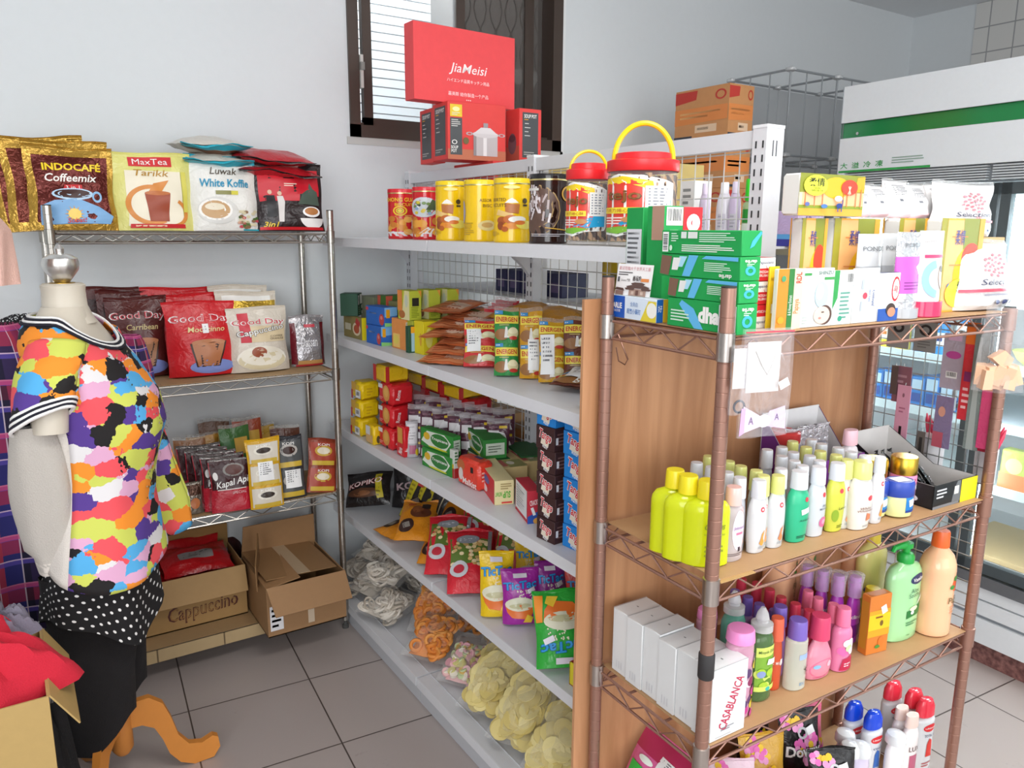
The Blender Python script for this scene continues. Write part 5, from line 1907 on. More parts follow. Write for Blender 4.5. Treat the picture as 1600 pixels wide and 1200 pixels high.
def tango(c):
    def d(F):
        for k in ('l',):
            s = F[k]
            s.rect('print #e8dcc8', .30, .18, .72, .62, -14)
            s.text('print #f4f0ee', 'Tango', .5, .56, .56, .72, .06, 0, -14)
            s.text('print #cf2330', 'Tango', .5, .56, .50, .68, .02, 0, -14)
            s.text('print #f4f4f4', 'wafer', .52, .16, .2, .3, .01, 0, -14)
        F['f'].bars('print #8a8f98' if c == 'b' else 'print #7a5a58', .1, .2, .9, .8, 4)
        F['f'].rect('print #eef0f2', .05, .3, .14, .6)
        F['t'].rect('print #efe6d6', .3, .3, .6, .8, -20)
        F['t'].text('print #cf2330', 'Tango', .45, .55, .3, .5, .02, 0, -20)
    return d


B = boxfit(838, 866, 905, 852, 831, S3, 6)
hb = .062
for i in range(6):
    flip = (i % 2 == 0 and i < 5)
    carton('wafer_box', ['dark brown wafer box at the bottom of the brown stack', 'dark brown wafer box second from the bottom of the brown stack', 'dark brown wafer box third from the bottom of the brown stack', 'dark brown wafer box fourth from the bottom of the brown stack', 'dark brown wafer box fifth up, just under the blue one', 'blue wafer box on top of the brown stack'][i], (B[0] + Vector((.003 * (i % 2), .002 * i, (hb + .0004) * i)), B[1] + .015 * (i % 3), B[2], B[3], hb), 'card #3c2020' if i < 5 else 'card #1f86d8', tango('d' if i < 5 else 'b'), 'wafer boxes in two stacks')
B = boxfit(878, 914, 950, 868, 848, S3, 6)
for i in range(6):
    carton('wafer_box', 'blue wafer box, %s from the bottom of the stack beside the plywood' % NTH[i], (B[0] + Vector((.003 * (i % 2), .001 * i, (hb + .0004) * i)), B[1] + .012 * (i % 3), B[2], B[3], hb), 'card #1f86d8', tango('b'), 'wafer boxes in two stacks')
carton('small_box', 'pink box edge showing below blue wafer boxes at the plywood', boxfit(906, 914, 930, 884, 840, S3, 3), 'card #e0447c', None, None)

# ---- fourth shelf
def kopiko(S):
    S.text('print #c8323c', 'KOPIKO', .45, .66, .17, .8, .05, .1, 10)
    S.text('print #efe8e4', 'KOPIKO', .45, .66, .16, .78, .015, .1, 10)
    S.ell('print #5c3a26', .45, .36, .4, .14)
    S.ell('print #8a5a3a', .4, .34, .2, .08)
    S.rect('print #cdbb2a', .70, .18, .84, .95, 8)
    S.bars('print #8a7a1c', .72, .2, .82, .9, 6)


p = at(566, 812, z=S4)
bag('candy_bag', 'black coffee candy bag with yellow strip lying at far end of fourth shelf', 'candy bag', p + Vector((.05, .03, .03)), 0, .20, .15, .06, 'film #1f1a1a', kopiko, 'black coffee candy bags', 0, 150, False, .05, rot=(RAD(-38), RAD(-8), RAD(-42)))
bag('candy_bag', 'black coffee candy bag leaning against the far wall end of fourth shelf', 'candy bag', at(615, 806, z=S4) + Vector((.08, .02, .0)), -40, .16, .23, .05, 'film #232021', lambda S: (S.text('print #b9a0a4', 'KOPI', .5, .45, .14, .8, .03, 0, 10), S.rect('print #9c8a2a', .82, .05, .97, .95), S.ell('print #6a5a3a', .5, .7, .12, .08)), 'black coffee candy bags', 12, 151, True, .05)
for i in range(3):
    p, w, h = fit(616 + 15 * i, 640 + 14 * i, 822 + 3 * i, 762 + i, S4, -60)
    bag('candy_bag', ['black and yellow striped candy bag, left of three leaning in a row', 'black and yellow striped candy bag, middle of three leaning in a row', 'black and yellow striped candy bag, right of three leaning in a row'][i], 'candy bag', p + Vector((.03, .0, 0)), -60, .13, .20, .045, 'film #231f1e', lambda S: (S.rect('print #cfc02a', .04, .02, .30, .98), S.rect('print #c23a3c', .3, .78, .96, .95), S.bars('print #9a8d20', .08, .1, .26, .9, 8), S.rect('print #d9d2b0', .66, .1, .7, .7)), 'black coffee candy bags', 16, 153 + i, True, .05, roll=14)


def caramel(S):
    S.ell('print #3a2420', .26, .30, .22, .16)
    S.rect('print #8f8880', .16, .24, .36, .36, 20)
    S.ell('print #6b3a24', .60, .62, .3, .16)
    S.ell('print #8a5230', .5, .7, .16, .1)
    S.rect('print #2c2422', .60, .74, .84, .86)
    S.ell('print #c9552c', .3, .86, .12, .06)
    S.bars('print #d98a1c', .5, .1, .9, .3, 3)


for i, (x, y, dz, rx, rz) in enumerate(((1.125, 2.60, .022, -88, -82), (1.15, 2.39, .065, -72, -36), (1.18, 2.27, .012, -74, -40), (1.30, 2.62, .05, -62, -40), (1.36, 2.46, .03, -60, -44), (1.41, 2.72, .0, -14, -60))):
    bag('candy_bag', ['orange caramel candy bag lying flat over the shelf edge', 'orange caramel candy bag with dark round badge, front of the heap', 'orange caramel candy bag under the front one', 'orange caramel candy bag leaning behind the front pair', 'orange caramel candy bag lying at right of the orange heap', 'orange caramel candy bag standing behind the striped bags'][i], 'candy bag', Vector((x, y, S4 + dz)), 0, .135, .23, .045, 'film #d98a1e', caramel, 'orange caramel candy bags', 0, 160 + i, False, .03, rot=(RAD(rx), 0, RAD(rz)))


def peanuts(S):
    S.poly('print #5f7a2f', [(.05, .40), (.95, .42), (.95, .84), (.05, .86)])
    r = random.Random(3)
    for k in range(46):
        S.h -= S.dh * .8
        S.ell(r.choice(['print #e8cf9a', 'print #d9b87a', 'print #f0dcb0', 'print #c9a262']), r.uniform(.1, .9), r.uniform(.38, .78), .055, .03, 8)
    S.ell('print #c9ccd0', .25, .33, .2, .13)
    S.ell('print #c22a3c', .25, .33, .12, .07)
    S.ell('print #8f949c', .45, .82, .26, .08)
    S.bars('print #d9dde2', .25, .79, .65, .85, 2)
    S.rect('foil #b9bcc2', .90, .0, .985, 1)


for i, (x, y, dz, rx, rz) in enumerate(((1.17, 2.00, .016, -58, -30), (1.17, 2.165, .016, -58, -34), (1.33, 2.22, .05, -55, -40), (1.40, 2.31, .0, -22, -50), (1.35, 2.04, .0, -30, -50))):
    bag('peanut_bag', ['red green peanut bag at the front with silver side seam', 'red green peanut bag left of the front one', 'red peanut bag lying behind the front pair', 'red peanut bag uppermost at the back of the heap', 'red peanut bag standing beside the yellow snack bags'][i], 'peanut bag', Vector((x, y, S4 + dz)), 0, .155, .25, .05, 'film #cf1f30', peanuts, 'red peanut bags', 0, 170 + i, False, .04, rot=(RAD(rx), RAD(0), RAD(rz)))


def tictac(base, dark, bowl='print #e8742a'):
    def d(S):
        S.text('print #0f4f9c', 'TicTac', .48, .74, .15, .92, .05, .1, 4)
        S.text('print #2f9be0', 'TicTac', .48, .74, .145, .89, .02, .1, 4)
        r = random.Random(2)
        for k in range(30):
            S.h -= S.dh * .8
            S.ell('print #e6e0c6', r.uniform(.15, .8), r.uniform(.46, .64), .018, .013, 6)
        S.poly(bowl, [(.22, .14), (.66, .10), (.80, .24), (.84, .38), (.04, .38), (.10, .24)])
        S.ell('print #e2dfc6', .44, .39, .40, .13)
        S.ell('print #c9c49a', .44, .36, .3, .05)
        S.poly('print #f0922a', [(.80, .02), (.98, .02), (.98, .40), (.86, .40)])
        S.poly('print #f2c93a', [(.5, .05), (.72, .03), (.78, .14), (.62, .2)])
        S.rect('print #ddd6e0', .30, .88, .66, .96)
        S.rect('print #efe8f2', .66, .60, .88, .68, 20)
    return d


specs = [('yellow snack bag standing in front beside the peanut bags', 753, 806, 971, 880, '#ecc51c', .0, -26), ('yellow snack bag behind the front yellow one', 790, 834, 940, 868, '#e8c01a', .06, -28), ('yellow snack bag third in the yellow row', 826, 852, 925, 870, '#e8c01a', .08, -30), ('yellow snack bag fourth in the yellow row', 850, 872, 920, 872, '#e8c01a', .09, -30), ('yellow snack bag with white label at the mesh', 838, 872, 905, 858, '#dcb51a', .07, -30), ('yellow snack bag furthest right behind the purple bags', 870, 890, 915, 868, '#e8c01a', .05, -30),
         ('purple snack bag in front with orange bowl', 789, 846, 983, 906, '#a32a9c', .0, -24), ('purple snack bag behind the front purple one', 838, 884, 980, 897, '#8a2a88', .015, -22), ('purple snack bag lying deep behind the red snack bag', 876, 918, 950, 886, '#7a2a78', .04, -20), ('purple snack bag against the mesh behind the others', 880, 920, 935, 878, '#6f2a70', .06, -20),
         ('red snack bag above the green one beside the plywood', 876, 924, 995, 914, '#d8352c', .05, -22)]
for i, (lb, u0, u1, vb, vt, c, dx, dg) in enumerate(specs):
    p, w, h = fit(u0, u1, vb, vt, S4, dg)
    bag('corn_snack_bag', lb, 'snack bag', p + Vector((dx, dx * .4, 0)), dg, w * 1.04, h * 1.04, .06, 'film ' + c, tictac('film ' + c, '', 'print #e8742a'), 'corn snack bags', 14, 180 + i, True, .05)
def upside(ds):
    return lambda S: ds(Surf(S.mb, lambda u, v, k: S.fn(1 - u, 1 - v, k), S.W, S.H, False, S.h, S.dh))
p, w, h = fit(842, 924, 1062, 962, S4, -26)
bag('corn_snack_bag', 'green snack bag lying upside down on the shelf edge beside the plywood', 'snack bag', p + Vector((.0, .0, .004)), -26, w, h * 1.12, .06, 'film #2fa83a', upside(tictac('', '', 'print #e8742a')), 'corn snack bags', 34, 195, True, .05)
B = boxfit(889, 898, 935, 1075, 1040, S4, 3)
b = MB()
w_, d_, h_ = B[2], B[3], B[4]
for x0, x1, y0, y1, z0, z1, c in ((-w_ / 2, w_ / 2, -d_ / 2, d_ / 2, 0, .003, 'card #b3232c'), (-w_ / 2, w_ / 2, -d_ / 2, -d_ / 2 + .003, 0, h_, 'card #b3232c'), (-w_ / 2, w_ / 2, d_ / 2 - .003, d_ / 2, 0, h_, 'card #b3232c'), (-w_ / 2, -w_ / 2 + .003, -d_ / 2, d_ / 2, 0, h_, 'card #e0cf2c'), (w_ / 2 - .003, w_ / 2, -d_ / 2, d_ / 2, 0, h_, 'card #b3232c')):
    b.box(x0, x1, y0, y1, z0, z1, c)
tag(b.build('display_tray', None, B[0], (0, 0, B[1])), 'small open red and yellow cardboard tray at the plywood end of fourth shelf', 'tray')
for i in range(3):
    bag('peanut_bag', ['small red orange snack packet leftmost behind the yellow bags', 'small red orange snack packet middle behind the yellow bags', 'small red orange snack packet rightmost behind the yellow bags'][i], 'snack packet', at(785 + 18 * i, 892 - 4 * i, z=S4) + Vector((.03, .05, .0)), -40, .09, .15, .035, 'film #c24a24', lambda S: (S.rect('print #e6c6a0', .1, .3, .9, .5), S.rect('print #a8321f', .1, .6, .9, .9)), 'red orange snack packets', 12, 200 + i, True, .1, 'clear #e0d0c0 .3')


# ---- deck: clear bags of crackers
def torus(mb, c, R, r, mat, rot, n=12, k=6, sq=1):
    M3 = Euler(rot).to_matrix()
    vs = []
    for i in range(n):
        a = 2 * pi * i / n
        for j in range(k):
            g = 2 * pi * j / k
            vs.append(Vector(c) + M3 @ Vector(((R + r * cos(g)) * cos(a), (R + r * cos(g)) * sin(a) * sq, r * sin(g))))
    fs = [(i * k + j, ((i + 1) % n) * k + j, ((i + 1) % n) * k + (j + 1) % k, i * k + (j + 1) % k) for i in range(n) for j in range(k)]
    mb.add(vs, fs, mat)


def disc(mb, c, R, t, mat, rot, n=12, bend=.15):
    M3 = Euler(rot).to_matrix()
    def P(r, a, s): return Vector(c) + M3 @ Vector((r * cos(a), r * sin(a), s * t / 2 + bend * R * ((r / R) ** 2) * cos(2 * a)))
    vs = [P(0, 0, 1)] + [P(R * .6, 2 * pi * i / n, 1) for i in range(n)] + [P(R, 2 * pi * i / n, 1) for i in range(n)] + [P(R, 2 * pi * i / n, -1) for i in range(n)] + [P(0, 0, -1)]
    fs = []
    for i in range(n):
        j = (i + 1) % n
        fs += [(0, 1 + i, 1 + j), (1 + i, 1 + n + i, 1 + n + j, 1 + j), (1 + n + i, 1 + 2 * n + i, 1 + 2 * n + j, 1 + n + j), (1 + 2 * n + i, 1 + 3 * n, 1 + 2 * n + j)]
    mb.add(vs, fs, mat)


def cracker_bag(label, p, rot, W, H, T, kind, cols, n, seed, group, sticker=False):
    """clear bag lying on its back: contents plus film"""
    r0 = root('cracker_bag', label, 'cracker bag', p, rot, group)
    r = random.Random(seed)
    c = MB()
    for k in range(n):
        u, v = r.uniform(.12, .88), r.uniform(.08, .80)
        e = (1 - abs(2 * u - 1) ** 3) * sin(pi * min(1, v / .88)) ** .5
        y = -T * (.44 if r.random() < .8 else r.uniform(-.4, .4)) * e * r.uniform(.85, 1.05)
        pos = ((u - .5) * W * .92, y, v * H)
        m = r.choice(cols)
        j_ = {'ring': .5, 'noodle': .6, 'chip': .28, 'button': .7}[kind]
        ro = (RAD(90) + r.uniform(-j_, j_), r.uniform(-j_, j_), r.uniform(-j_, j_))
        if kind == 'ring': torus(c, pos, W * .105, W * .042, m, ro, 12, 6)
        elif kind == 'noodle':
            for q in range(2): torus(c, (pos[0] + .008 * q, pos[1], pos[2] + .006 * q), W * r.uniform(.07, .15), W * .030, m, ro, 11, 5, r.uniform(.6, 1))
        elif kind == 'chip': disc(c, pos, W * r.uniform(.15, .19), .003, m, ro, 14, .05)
        else: disc(c, pos, W * r.uniform(.085, .105), .012, m, ro, 10, .05)
    core = {'ring': .72, 'noodle': .80, 'chip': .62, 'button': .6}[kind]
    k0 = len(c.v)
    pillow(c, W * core, H * .78, T * core * .9, cols[0], seed + 5, False, 1, 10, 10)
    c.v[k0:] = [(x, y, z + H * .06) for x, y, z in c.v[k0:]]
    o = c.build('crackers', r0)
    o['kind'] = 'stuff'
    f = MB()
    pillow(f, W * 1.06, H, T * 1.12, 'clear #f0eeea .07', seed, False, 1, 14, 14, 1, 1.6)
    o2 = f.build('clear_film', r0)
    q = MB()
    q.grid(lambda u, v: ((u - .5) * W * 1.06 * (1 - .12 * v), .006 * sin(9 * u + seed), H * (1 + .10 * v) + .004 * sin(14 * u)), 12, 2, 'clear #f0eeea .16')
    q.build('bag_mouth', r0)
    if sticker:
        s = MB()
        s.box(W * .02, W * .20, -T * .60, -T * .585, H * .62, H * .72, 'print #f1f1f0')
        s.build('price_sticker', r0)
    return r0


def lay(labels, spots, W, H, T, kind, cols, n, seed, group, sticker=()):
    for i, (x, y, dz, rx, rz) in enumerate(spots):
        k = abs(sin(RAD(rx)))
        cracker_bag(labels[i], Vector((x, y, S5 + .003 + dz + T * .5 * k)), (RAD(rx), 0, RAD(rz)), W, H, T, kind, cols, n, seed + i, group, i in sticker)


lay(['clear bag of white ring crackers at the base edge by the cartons', 'clear bag of grey ring crackers second along the base edge', 'clear bag of grey ring crackers furthest along the base edge', 'clear bag of grey ring crackers behind the edge, next to the orange bags', 'clear bag of grey ring crackers in the middle of the back row', 'clear bag of grey ring crackers at the wall end of the back row', 'clear bag of grey ring crackers on top of the two nearest edge bags', 'clear bag of grey ring crackers on top at the wall end', 'clear bag of grey ring crackers on top of the back row'],
    ((1.06, 2.58, 0, -80, -70), (1.09, 2.79, 0, -80, -70), (1.12, 2.97, 0, -80, -80), (1.29, 2.53, 0, -80, -80), (1.295, 2.735, 0, -80, -80), (1.30, 2.94, 0, -80, -80), (1.12, 2.68, .085, -80, -60), (1.17, 2.90, .085, -80, -70), (1.28, 2.63, .085, -80, -64)), .19, .185, .085, 'noodle', ['card #cfc5b8', 'card #c4b9ab', 'card #d8d0c4', 'card #b9ae9f'], 44, 210, 'white cracker bags')
lay(['clear bag of orange ring crackers lying at the front of the base shelf', 'clear bag of orange ring crackers with white sticker behind the front one', 'clear bag of orange ring crackers leaning next to the pastel crackers'],
    ((1.09, 2.225, 0, -72, -56), (1.20, 2.38, 0, -50, -46), (1.36, 2.32, 0, -20, -60)), .17, .22, .075, 'ring', ['card #e08a3a', 'card #e59a4c', 'card #d97f30'], 54, 230, 'orange cracker bags', (1, 2))
lay(['clear bag of pastel button crackers lying at the front', 'clear bag of pastel button crackers standing beside the orange bag', 'clear bag of pastel button crackers behind the front pastel bag'],
    ((1.12, 2.04, 0, -68, -56), (1.37, 2.17, 0, -26, -60), (1.36, 2.03, 0, -26, -60)), .145, .19, .06, 'button', ['card #e3b3b4', 'card #d9d08a', 'card #c9d6a8', 'card #eae0d0', 'card #dba0aa', 'card #d8b26a'], 76, 240, 'pastel cracker bags', (2,))
lay(['clear bag of pale yellow round crackers, furthest of the front row', 'clear bag of pale yellow round crackers, second of the front row', 'clear bag of pale yellow round crackers, nearest of the front row', 'clear bag of pale yellow round crackers standing behind at the mesh'],
    ((1.10, 1.85, 0, -60, -62), (1.10, 1.67, 0, -60, -62), (1.10, 1.49, 0, -60, -62), (1.40, 1.62, 0, -10, -85)), .175, .26, .085, 'chip', ['card #d9c680', 'card #d0bb70', 'card #e0d090'], 64, 250, 'yellow cracker bags')

# ---- goods on the far side of the gondola, above the rail and through the mesh
def potface(F, wide='f', panel='l'):
    F[panel].rect('print #45474a', .14, .08, .86, .93)
    F[panel].text(W_, 'SOUP POT', .5, .86, .07, .56, .02)
    F[panel].bars('print #e0a52c', .22, .78, .5, .81, 1)
    for k in range(4): F[panel].bars('print #d9d6d2', .24, .48 + .075 * k, .5, .51 + .075 * k, 1, k)
    F[panel].bars('print #a9a6a2', .2, .12, .7, .2, 2)
    if wide:
        s = F[wide]
        s.rect('print #c06a48', 0, 0, 1, .18)
        s.rect('print #45474a', .04, .08, .24, .72)
        s.rect('print #e6c31f', .04, .74, .24, .95)
        s.ell('print #f6e9a0', .14, .87, .06, .04)
        s.bars('print #d9d2b8', .07, .76, .21, .82, 2)
        s.bars('print #c9c6c2', .06, .56, .22, .70, 4)
        s.ell(W_, .11, .30, .045, .04, 16, 0, 360, .7)
        s.text(W_, 'SOUP', .11, .21, .055, .12, .02)
        s.text(W_, 'POT', .10, .145, .055, .09, .02)
        s.rect('print #bfb6b8', .43, .08, .85, .46)
        s.rect('print #e6dfe0', .60, .08, .66, .46)
        s.rect('print #8f8588', .43, .08, .48, .46)
        s.ell('print #cfc6c8', .64, .46, .225, .06)
        s.poly('print #d8d0d2', [(.43, .47), (.85, .47), (.72, .58), (.56, .58)])
        s.rect('print #9a9094', .60, .58, .68, .66)
        s.ell('print #b5acae', .36, .46, .06, .03, 12, 0, 360, .55)
        s.ell('print #b5acae', .92, .46, .06, .03, 12, 0, 360, .55)
        s.ell('print #6a5a2c', .30, .33, .05, .06)
pot = 'card #e0403c'
RX1 = GB + .24
B = boxfit(677, 700, 790, 248, 157, 0, -4, y=2.62)
zb = B[0].z
carton('pot_box', 'red cooking pot carton with pot picture, middle of three under the big red one', B, pot, lambda F: potface(F, 'f', 'l'), 'soup pot cartons')
Bl = boxfit(651, 671, 705, 250, 160, 0, -4, y=2.80)
carton('pot_box', 'red cooking pot carton with grey panel, left of three', (Vector((Bl[0].x - .004, Bl[0].y, zb)), Bl[1], Bl[2] * .55, Bl[3], B[4]), pot, lambda F: potface(F, None, 'l'), 'soup pot cartons')
Br = boxfit(790, 811, 845, 248, 164, 0, -2, y=2.56)
carton('pot_box', 'red cooking pot carton with grey panel, right of three beside the rail', (Vector((Br[0].x, Br[0].y, zb)), Br[1], Br[2], Br[3], Br[4]), pot, lambda F: (potface(F, None, 'f'), F['l'].rect('print #b85a48', 0, 0, 1, .3), F['l'].ell('print #7a5a62', .5, .35, .3, .2), F['l'].ell('print #5a3f48', .5, .45, .24, .07)), 'soup pot cartons')


def jia(F):
    s = F['f']
    s.text('print #fbeeee', 'JiaMeisi', .52, .46, .16, .38, .003, .25)
    s.text('print #fbeeee', 'ハイエンド品質キッチン用品', .52, .31, .05, .42)
    s.text('print #fbdede', '嘉美斯 給你製造一个产品', .52, .13, .055, .40, .004)
    s.text('print #fbdede', '•••', .52, .06, .015, .05)


B2 = boxfit(633, 647, 804, 147, 24, 0, 3, y=2.66)
carton('gift_box', 'big bright red carton with white lettering on top of the pot cartons', (Vector((B2[0].x, B2[0].y, zb + B[4] + .001)), B2[1], B2[2], B2[3] * 1.0, B2[4]), 'card #ea4a4e', jia, None)
B3 = boxfit(680, 737, 800, 292, 250, 0, 0, y=2.56)
carton('pot_box', 'red pot carton below the three, behind the top rail at left', (Vector((1.70, 2.72, 1.5635)), 0, .22, .30, zb - 1.5645), pot, lambda F: (F['f'].rect('print #a8703c', .1, 0, 1, .9), F['l'].rect('print #dfae7a', .1, .7, .25, .95), F['l'].rect('print #45474a', .2, .1, .35, .6)), 'soup pot cartons')
for i, (x, y, w, d, h, c, lb) in enumerate(((1.80, 2.46, .26, .18, zb - 1.5645, '#b39a54', 'tan carton under the right pot carton behind the mesh'), (1.78, 1.98, .26, .34, .24, '#b89f5c', 'low tan carton behind the mesh of the near bay'))):
    carton('stock_carton', lb, (Vector((x, y, 1.5635)), 0, w, d, h), 'card ' + c, lambda F: (F['l'].rect('print #d2bd84', .0, .44, 1, .56), F['f'].rect('print #d2bd84', .44, 0, .56, 1)), 'tan stock cartons')
for i in range(8):
    y = 1.40 + .092 * i
    o = bottle('sauce_bottle', 'yellow bottle behind the mesh, %s from the near end of the far side' % NTH[i], 'bottle', (1.74, y, 1.3605), 0, .17, .07, .06, 'straight', 'plas #d9b82a', 'plas #a88a1c', .03, .02, lambda S: S.rect('print #8a7a2a', .2, .3, .8, .7), 'yellow bottles behind the mesh')
for i in range(5):
    carton('stock_carton', ['dark blue packet behind the mesh of the far bay, furthest', 'dark blue packet behind the mesh of the far bay, second', 'dark blue packet behind the mesh of the far bay, third', 'dark blue packet behind the mesh of the far bay, fourth', 'dark blue packet behind the mesh of the far bay, nearest'][i], (Vector((1.72, 2.62 - .09 * i, 1.3605)), 0, .12, .08, .085), 'card #2c2c52', lambda F: F['l'].rect('print #5a4a72', .2, .2, .8, .6), 'dark blue packets behind the mesh')
ctr = 0
for z, lo, hi, c in ((1.0005, .10, .2, ('#8a7446', '#7a6a3c')), (.6005, .2, .28, ('#a87a3c', '#7a5a34', '#9a7a4a', '#6b4a34')), (.2505, .2, .28, ('#8a6a44', '#6a4a34', '#9a7a3a'))):
    r = random.Random(int(z * 100))
    y = 1.36
    while y < 3.0:
        wd_ = r.uniform(.13, .24)
        h = r.uniform(lo, hi)
        if not (2.1 < y + wd_ / 2 < 2.28):
            ctr += 1
            lv = {1.0005: 'upper', .6005: 'middle', .2505: 'lower'}[z]
            carton('stock_carton', 'brown %s goods carton behind the mesh, number %d from the near end' % (lv, ctr), (Vector((1.76 + r.uniform(-.04, .02), y + wd_ / 2, z)), r.uniform(-.1, .1), .24, wd_ * .9, h), 'card ' + r.choice(c), lambda F: (F['l'].rect('print #c9a870', .1, .4, .9, .55), F['l'].bars('print #4a3422', .2, .6, .8, .9, 2)), 'brown goods behind the mesh')
        y += wd_
    ctr = 0
# ================================================================ BROWN WIRE RACK (right front)
BA = -2.4
_ba = RAD(BA)
BW, BD = .885, .325
BO = Vector((1.010, .888, 0))
Z1b, Z2b, Z3b, Z4b = B_SHELF


def BL(x, y, z=0):
    """rack frame -> room"""
    return Vector((BO.x + x * cos(_ba) - y * sin(_ba), BO.y + x * sin(_ba) + y * cos(_ba), z))


bz = tex_mat('bronze enamel', lambda N, L, tc, b: (b.inputs['Base Color'].__setattr__('default_value', lin('#9c7566')), b.inputs['Metallic'].__setattr__('default_value', .55), b.inputs['Roughness'].__setattr__('default_value', .38)))
brack = root('bronze_wire_rack', 'bronze four-tier wire rack of toiletries standing at the right front', 'shelving rack', BO, (0, 0, _ba))
for i, (x, y) in enumerate(((0, 0), (BW, 0), (BW, BD), (0, BD))):
    p = post(brack, x, y, .035, 1.507 if i != 1 else 1.434, .0127, bz)
    if i == 0:
        q = MB()
        q.lathe([(.0136, .795), (.0150, .797), (.0150, .843), (.0136, .845)], 'rub #2f2d2e', 16)
        q.build('black_tape_band', p)
for z in B_SHELF:
    s = wire_shelf(0, BW, 0, BD, z - .004, bz, 'wire_shelf', brack, .038)
    for x, y in ((0, 0), (BW, 0), (BW, BD), (0, BD)): collar(s, x, y, z + .006, .0127, 'metal #b3aaa4' if x == 0 else bz, .05)


def m_ply(N, L, tc, b):
    mp, wv, no, cr = N.new('ShaderNodeMapping'), N.new('ShaderNodeTexNoise'), N.new('ShaderNodeTexNoise'), N.new('ShaderNodeValToRGB')
    mp.inputs['Scale'].default_value = (9, 9, .9)
    L.new(tc.outputs['Object'], mp.inputs[0])
    L.new(mp.outputs[0], wv.inputs['Vector'])
    wv.inputs['Scale'].default_value = 2.2
    wv.inputs['Detail'].default_value = 6
    wv.inputs['Distortion'].default_value = .8
    e = cr.color_ramp.elements
    e[0].position, e[0].color = .3, lin('#a8754f')
    e[1].position, e[1].color = .75, lin('#cc986e')
    L.new(wv.outputs[0], cr.inputs[0])
    L.new(cr.outputs[0], b.inputs['Base Color'])
    b.inputs['Roughness'].default_value = .5


b = MB()
b.box(-.045, BW + .01, BD + .0175, BD + .0255, .06, 1.462, tex_mat('plywood', m_ply))
tag(b.build('plywood_panel', None, BO, (0, 0, _ba)), 'reddish brown plywood panel standing behind the bronze rack', 'plywood panel')
for i, z in enumerate(B_SHELF):
    b = MB()
    b.box(.016, BW - .016, -.003, BD - .004, z - .002, z, 'card #b08a62')
    if i == 1: b.box(.012, .10, -.012, .02, z - .003, z - .001, 'card #b9935f')
    tag(b.build('shelf_liner', None, BO, (0, 0, _ba)), 'brown cardboard sheet lining the %s shelf of the bronze rack' % ['top', 'middle bottle', 'third', 'lowest'][i], 'shelf liner', 'cardboard sheets on the bronze rack')
def topfit(u0, u1, vt, t):
    """something standing on the top shelf with its front at rack depth t"""
    um = (u0 + u1) / 2
    o = BL(0, t, 0)
    a, b = vplane(u0, 480, o, _ba), vplane(u1, 480, o, _ba)
    q = vplane(um, vt, o, _ba)
    return Vector((q.x, q.y, Z1b)), (b - a).to_2d().length, q.z - Z1b


def topbox(uL, uC, uR, vt, t, z=None):
    o = BL(0, t, 0)
    z = Z1b if z is None else z
    p, r = vplane(uC, vt, o, _ba), vplane(uR, vt, o, _ba)
    l = vplane(uL, vt, p, _ba + pi / 2)
    w, d, h = (r - p).to_2d().length, (l - p).to_2d().length, p.z - z
    ex, ey = Vector((cos(_ba), sin(_ba), 0)), Vector((-sin(_ba), cos(_ba), 0))
    c = p + ex * w / 2 + ey * d / 2
    return Vector((c.x, c.y, z + .0005)), _ba, w, d, h


# S hook on the back-left collar
b = MB()
b.tube([(0, 0, 0), (.006, -.012, -.03), (.016, -.016, -.055), (.012, -.012, -.066), (.0, -.006, -.058), (-.004, -.002, -.03)], .0016, 'metal #9a7464', 6)
tag(b.build('wire_hook', None, BL(.012, BD - .02, Z1b - .03)), 'small wire hook on the back left post of the bronze rack', 'hook')

# ---------------- top shelf: toothpaste
Tg = 'card #0f9c4a'


def green_side(F, k):
    s = F[k]
    s.poly('print #5fb6e6', [(.30, .05), (.40, .05), (.5, .98), (.38, .98)])
    s.poly('print #a8dcf2', [(.22, .45), (.30, .45), (.36, .92), (.26, .92)])
    s.poly('print #7a5a48', [(.0, .1), (.12, .05), (.16, .9), (.02, .95)])
    s.poly('print #e8e8e6', [(.16, .3), (.24, .3), (.28, .85), (.18, .85)])
    s.bars('print #cfe9d6', .58, .30, .92, .72, 5)
    s.text(W_, 'darlie', .84, .15, .18, .15, .02, 0, 180)
    s.poly('print #5fb6e6', [(.55, .85), (.98, .80), (.98, .97), (.6, .98)])


def green_end(F, k):
    s = F[k]
    s.ell('print #3fb0d8', .5, .42, .26, .2, 16, 0, 360, .5)
    s.text(W_, 'darlie', .5, .80, .14, .6, .02, 0, 180)
    s.bars('print #cfe9d6', .3, .6, .7, .72, 2)


def green_front(F, k):
    s = F[k]
    s.poly('print #5fb6e6', [(.42, .02), (.55, .02), (.40, .7), (.22, .95), (.18, .8)])
    s.text(W_, 'dha', .62, .52, .56, .30, .05)
    s.bars('print #cfe9d6', .06, .18, .36, .62, 4)
    s.rect('print #e4e6ea', .76, .03, .99, .93)
    s.bars('print #8a8f98', .79, .5, .96, .85, 3)
    s.rect('print #55585f', .80, .25, .86, .42)


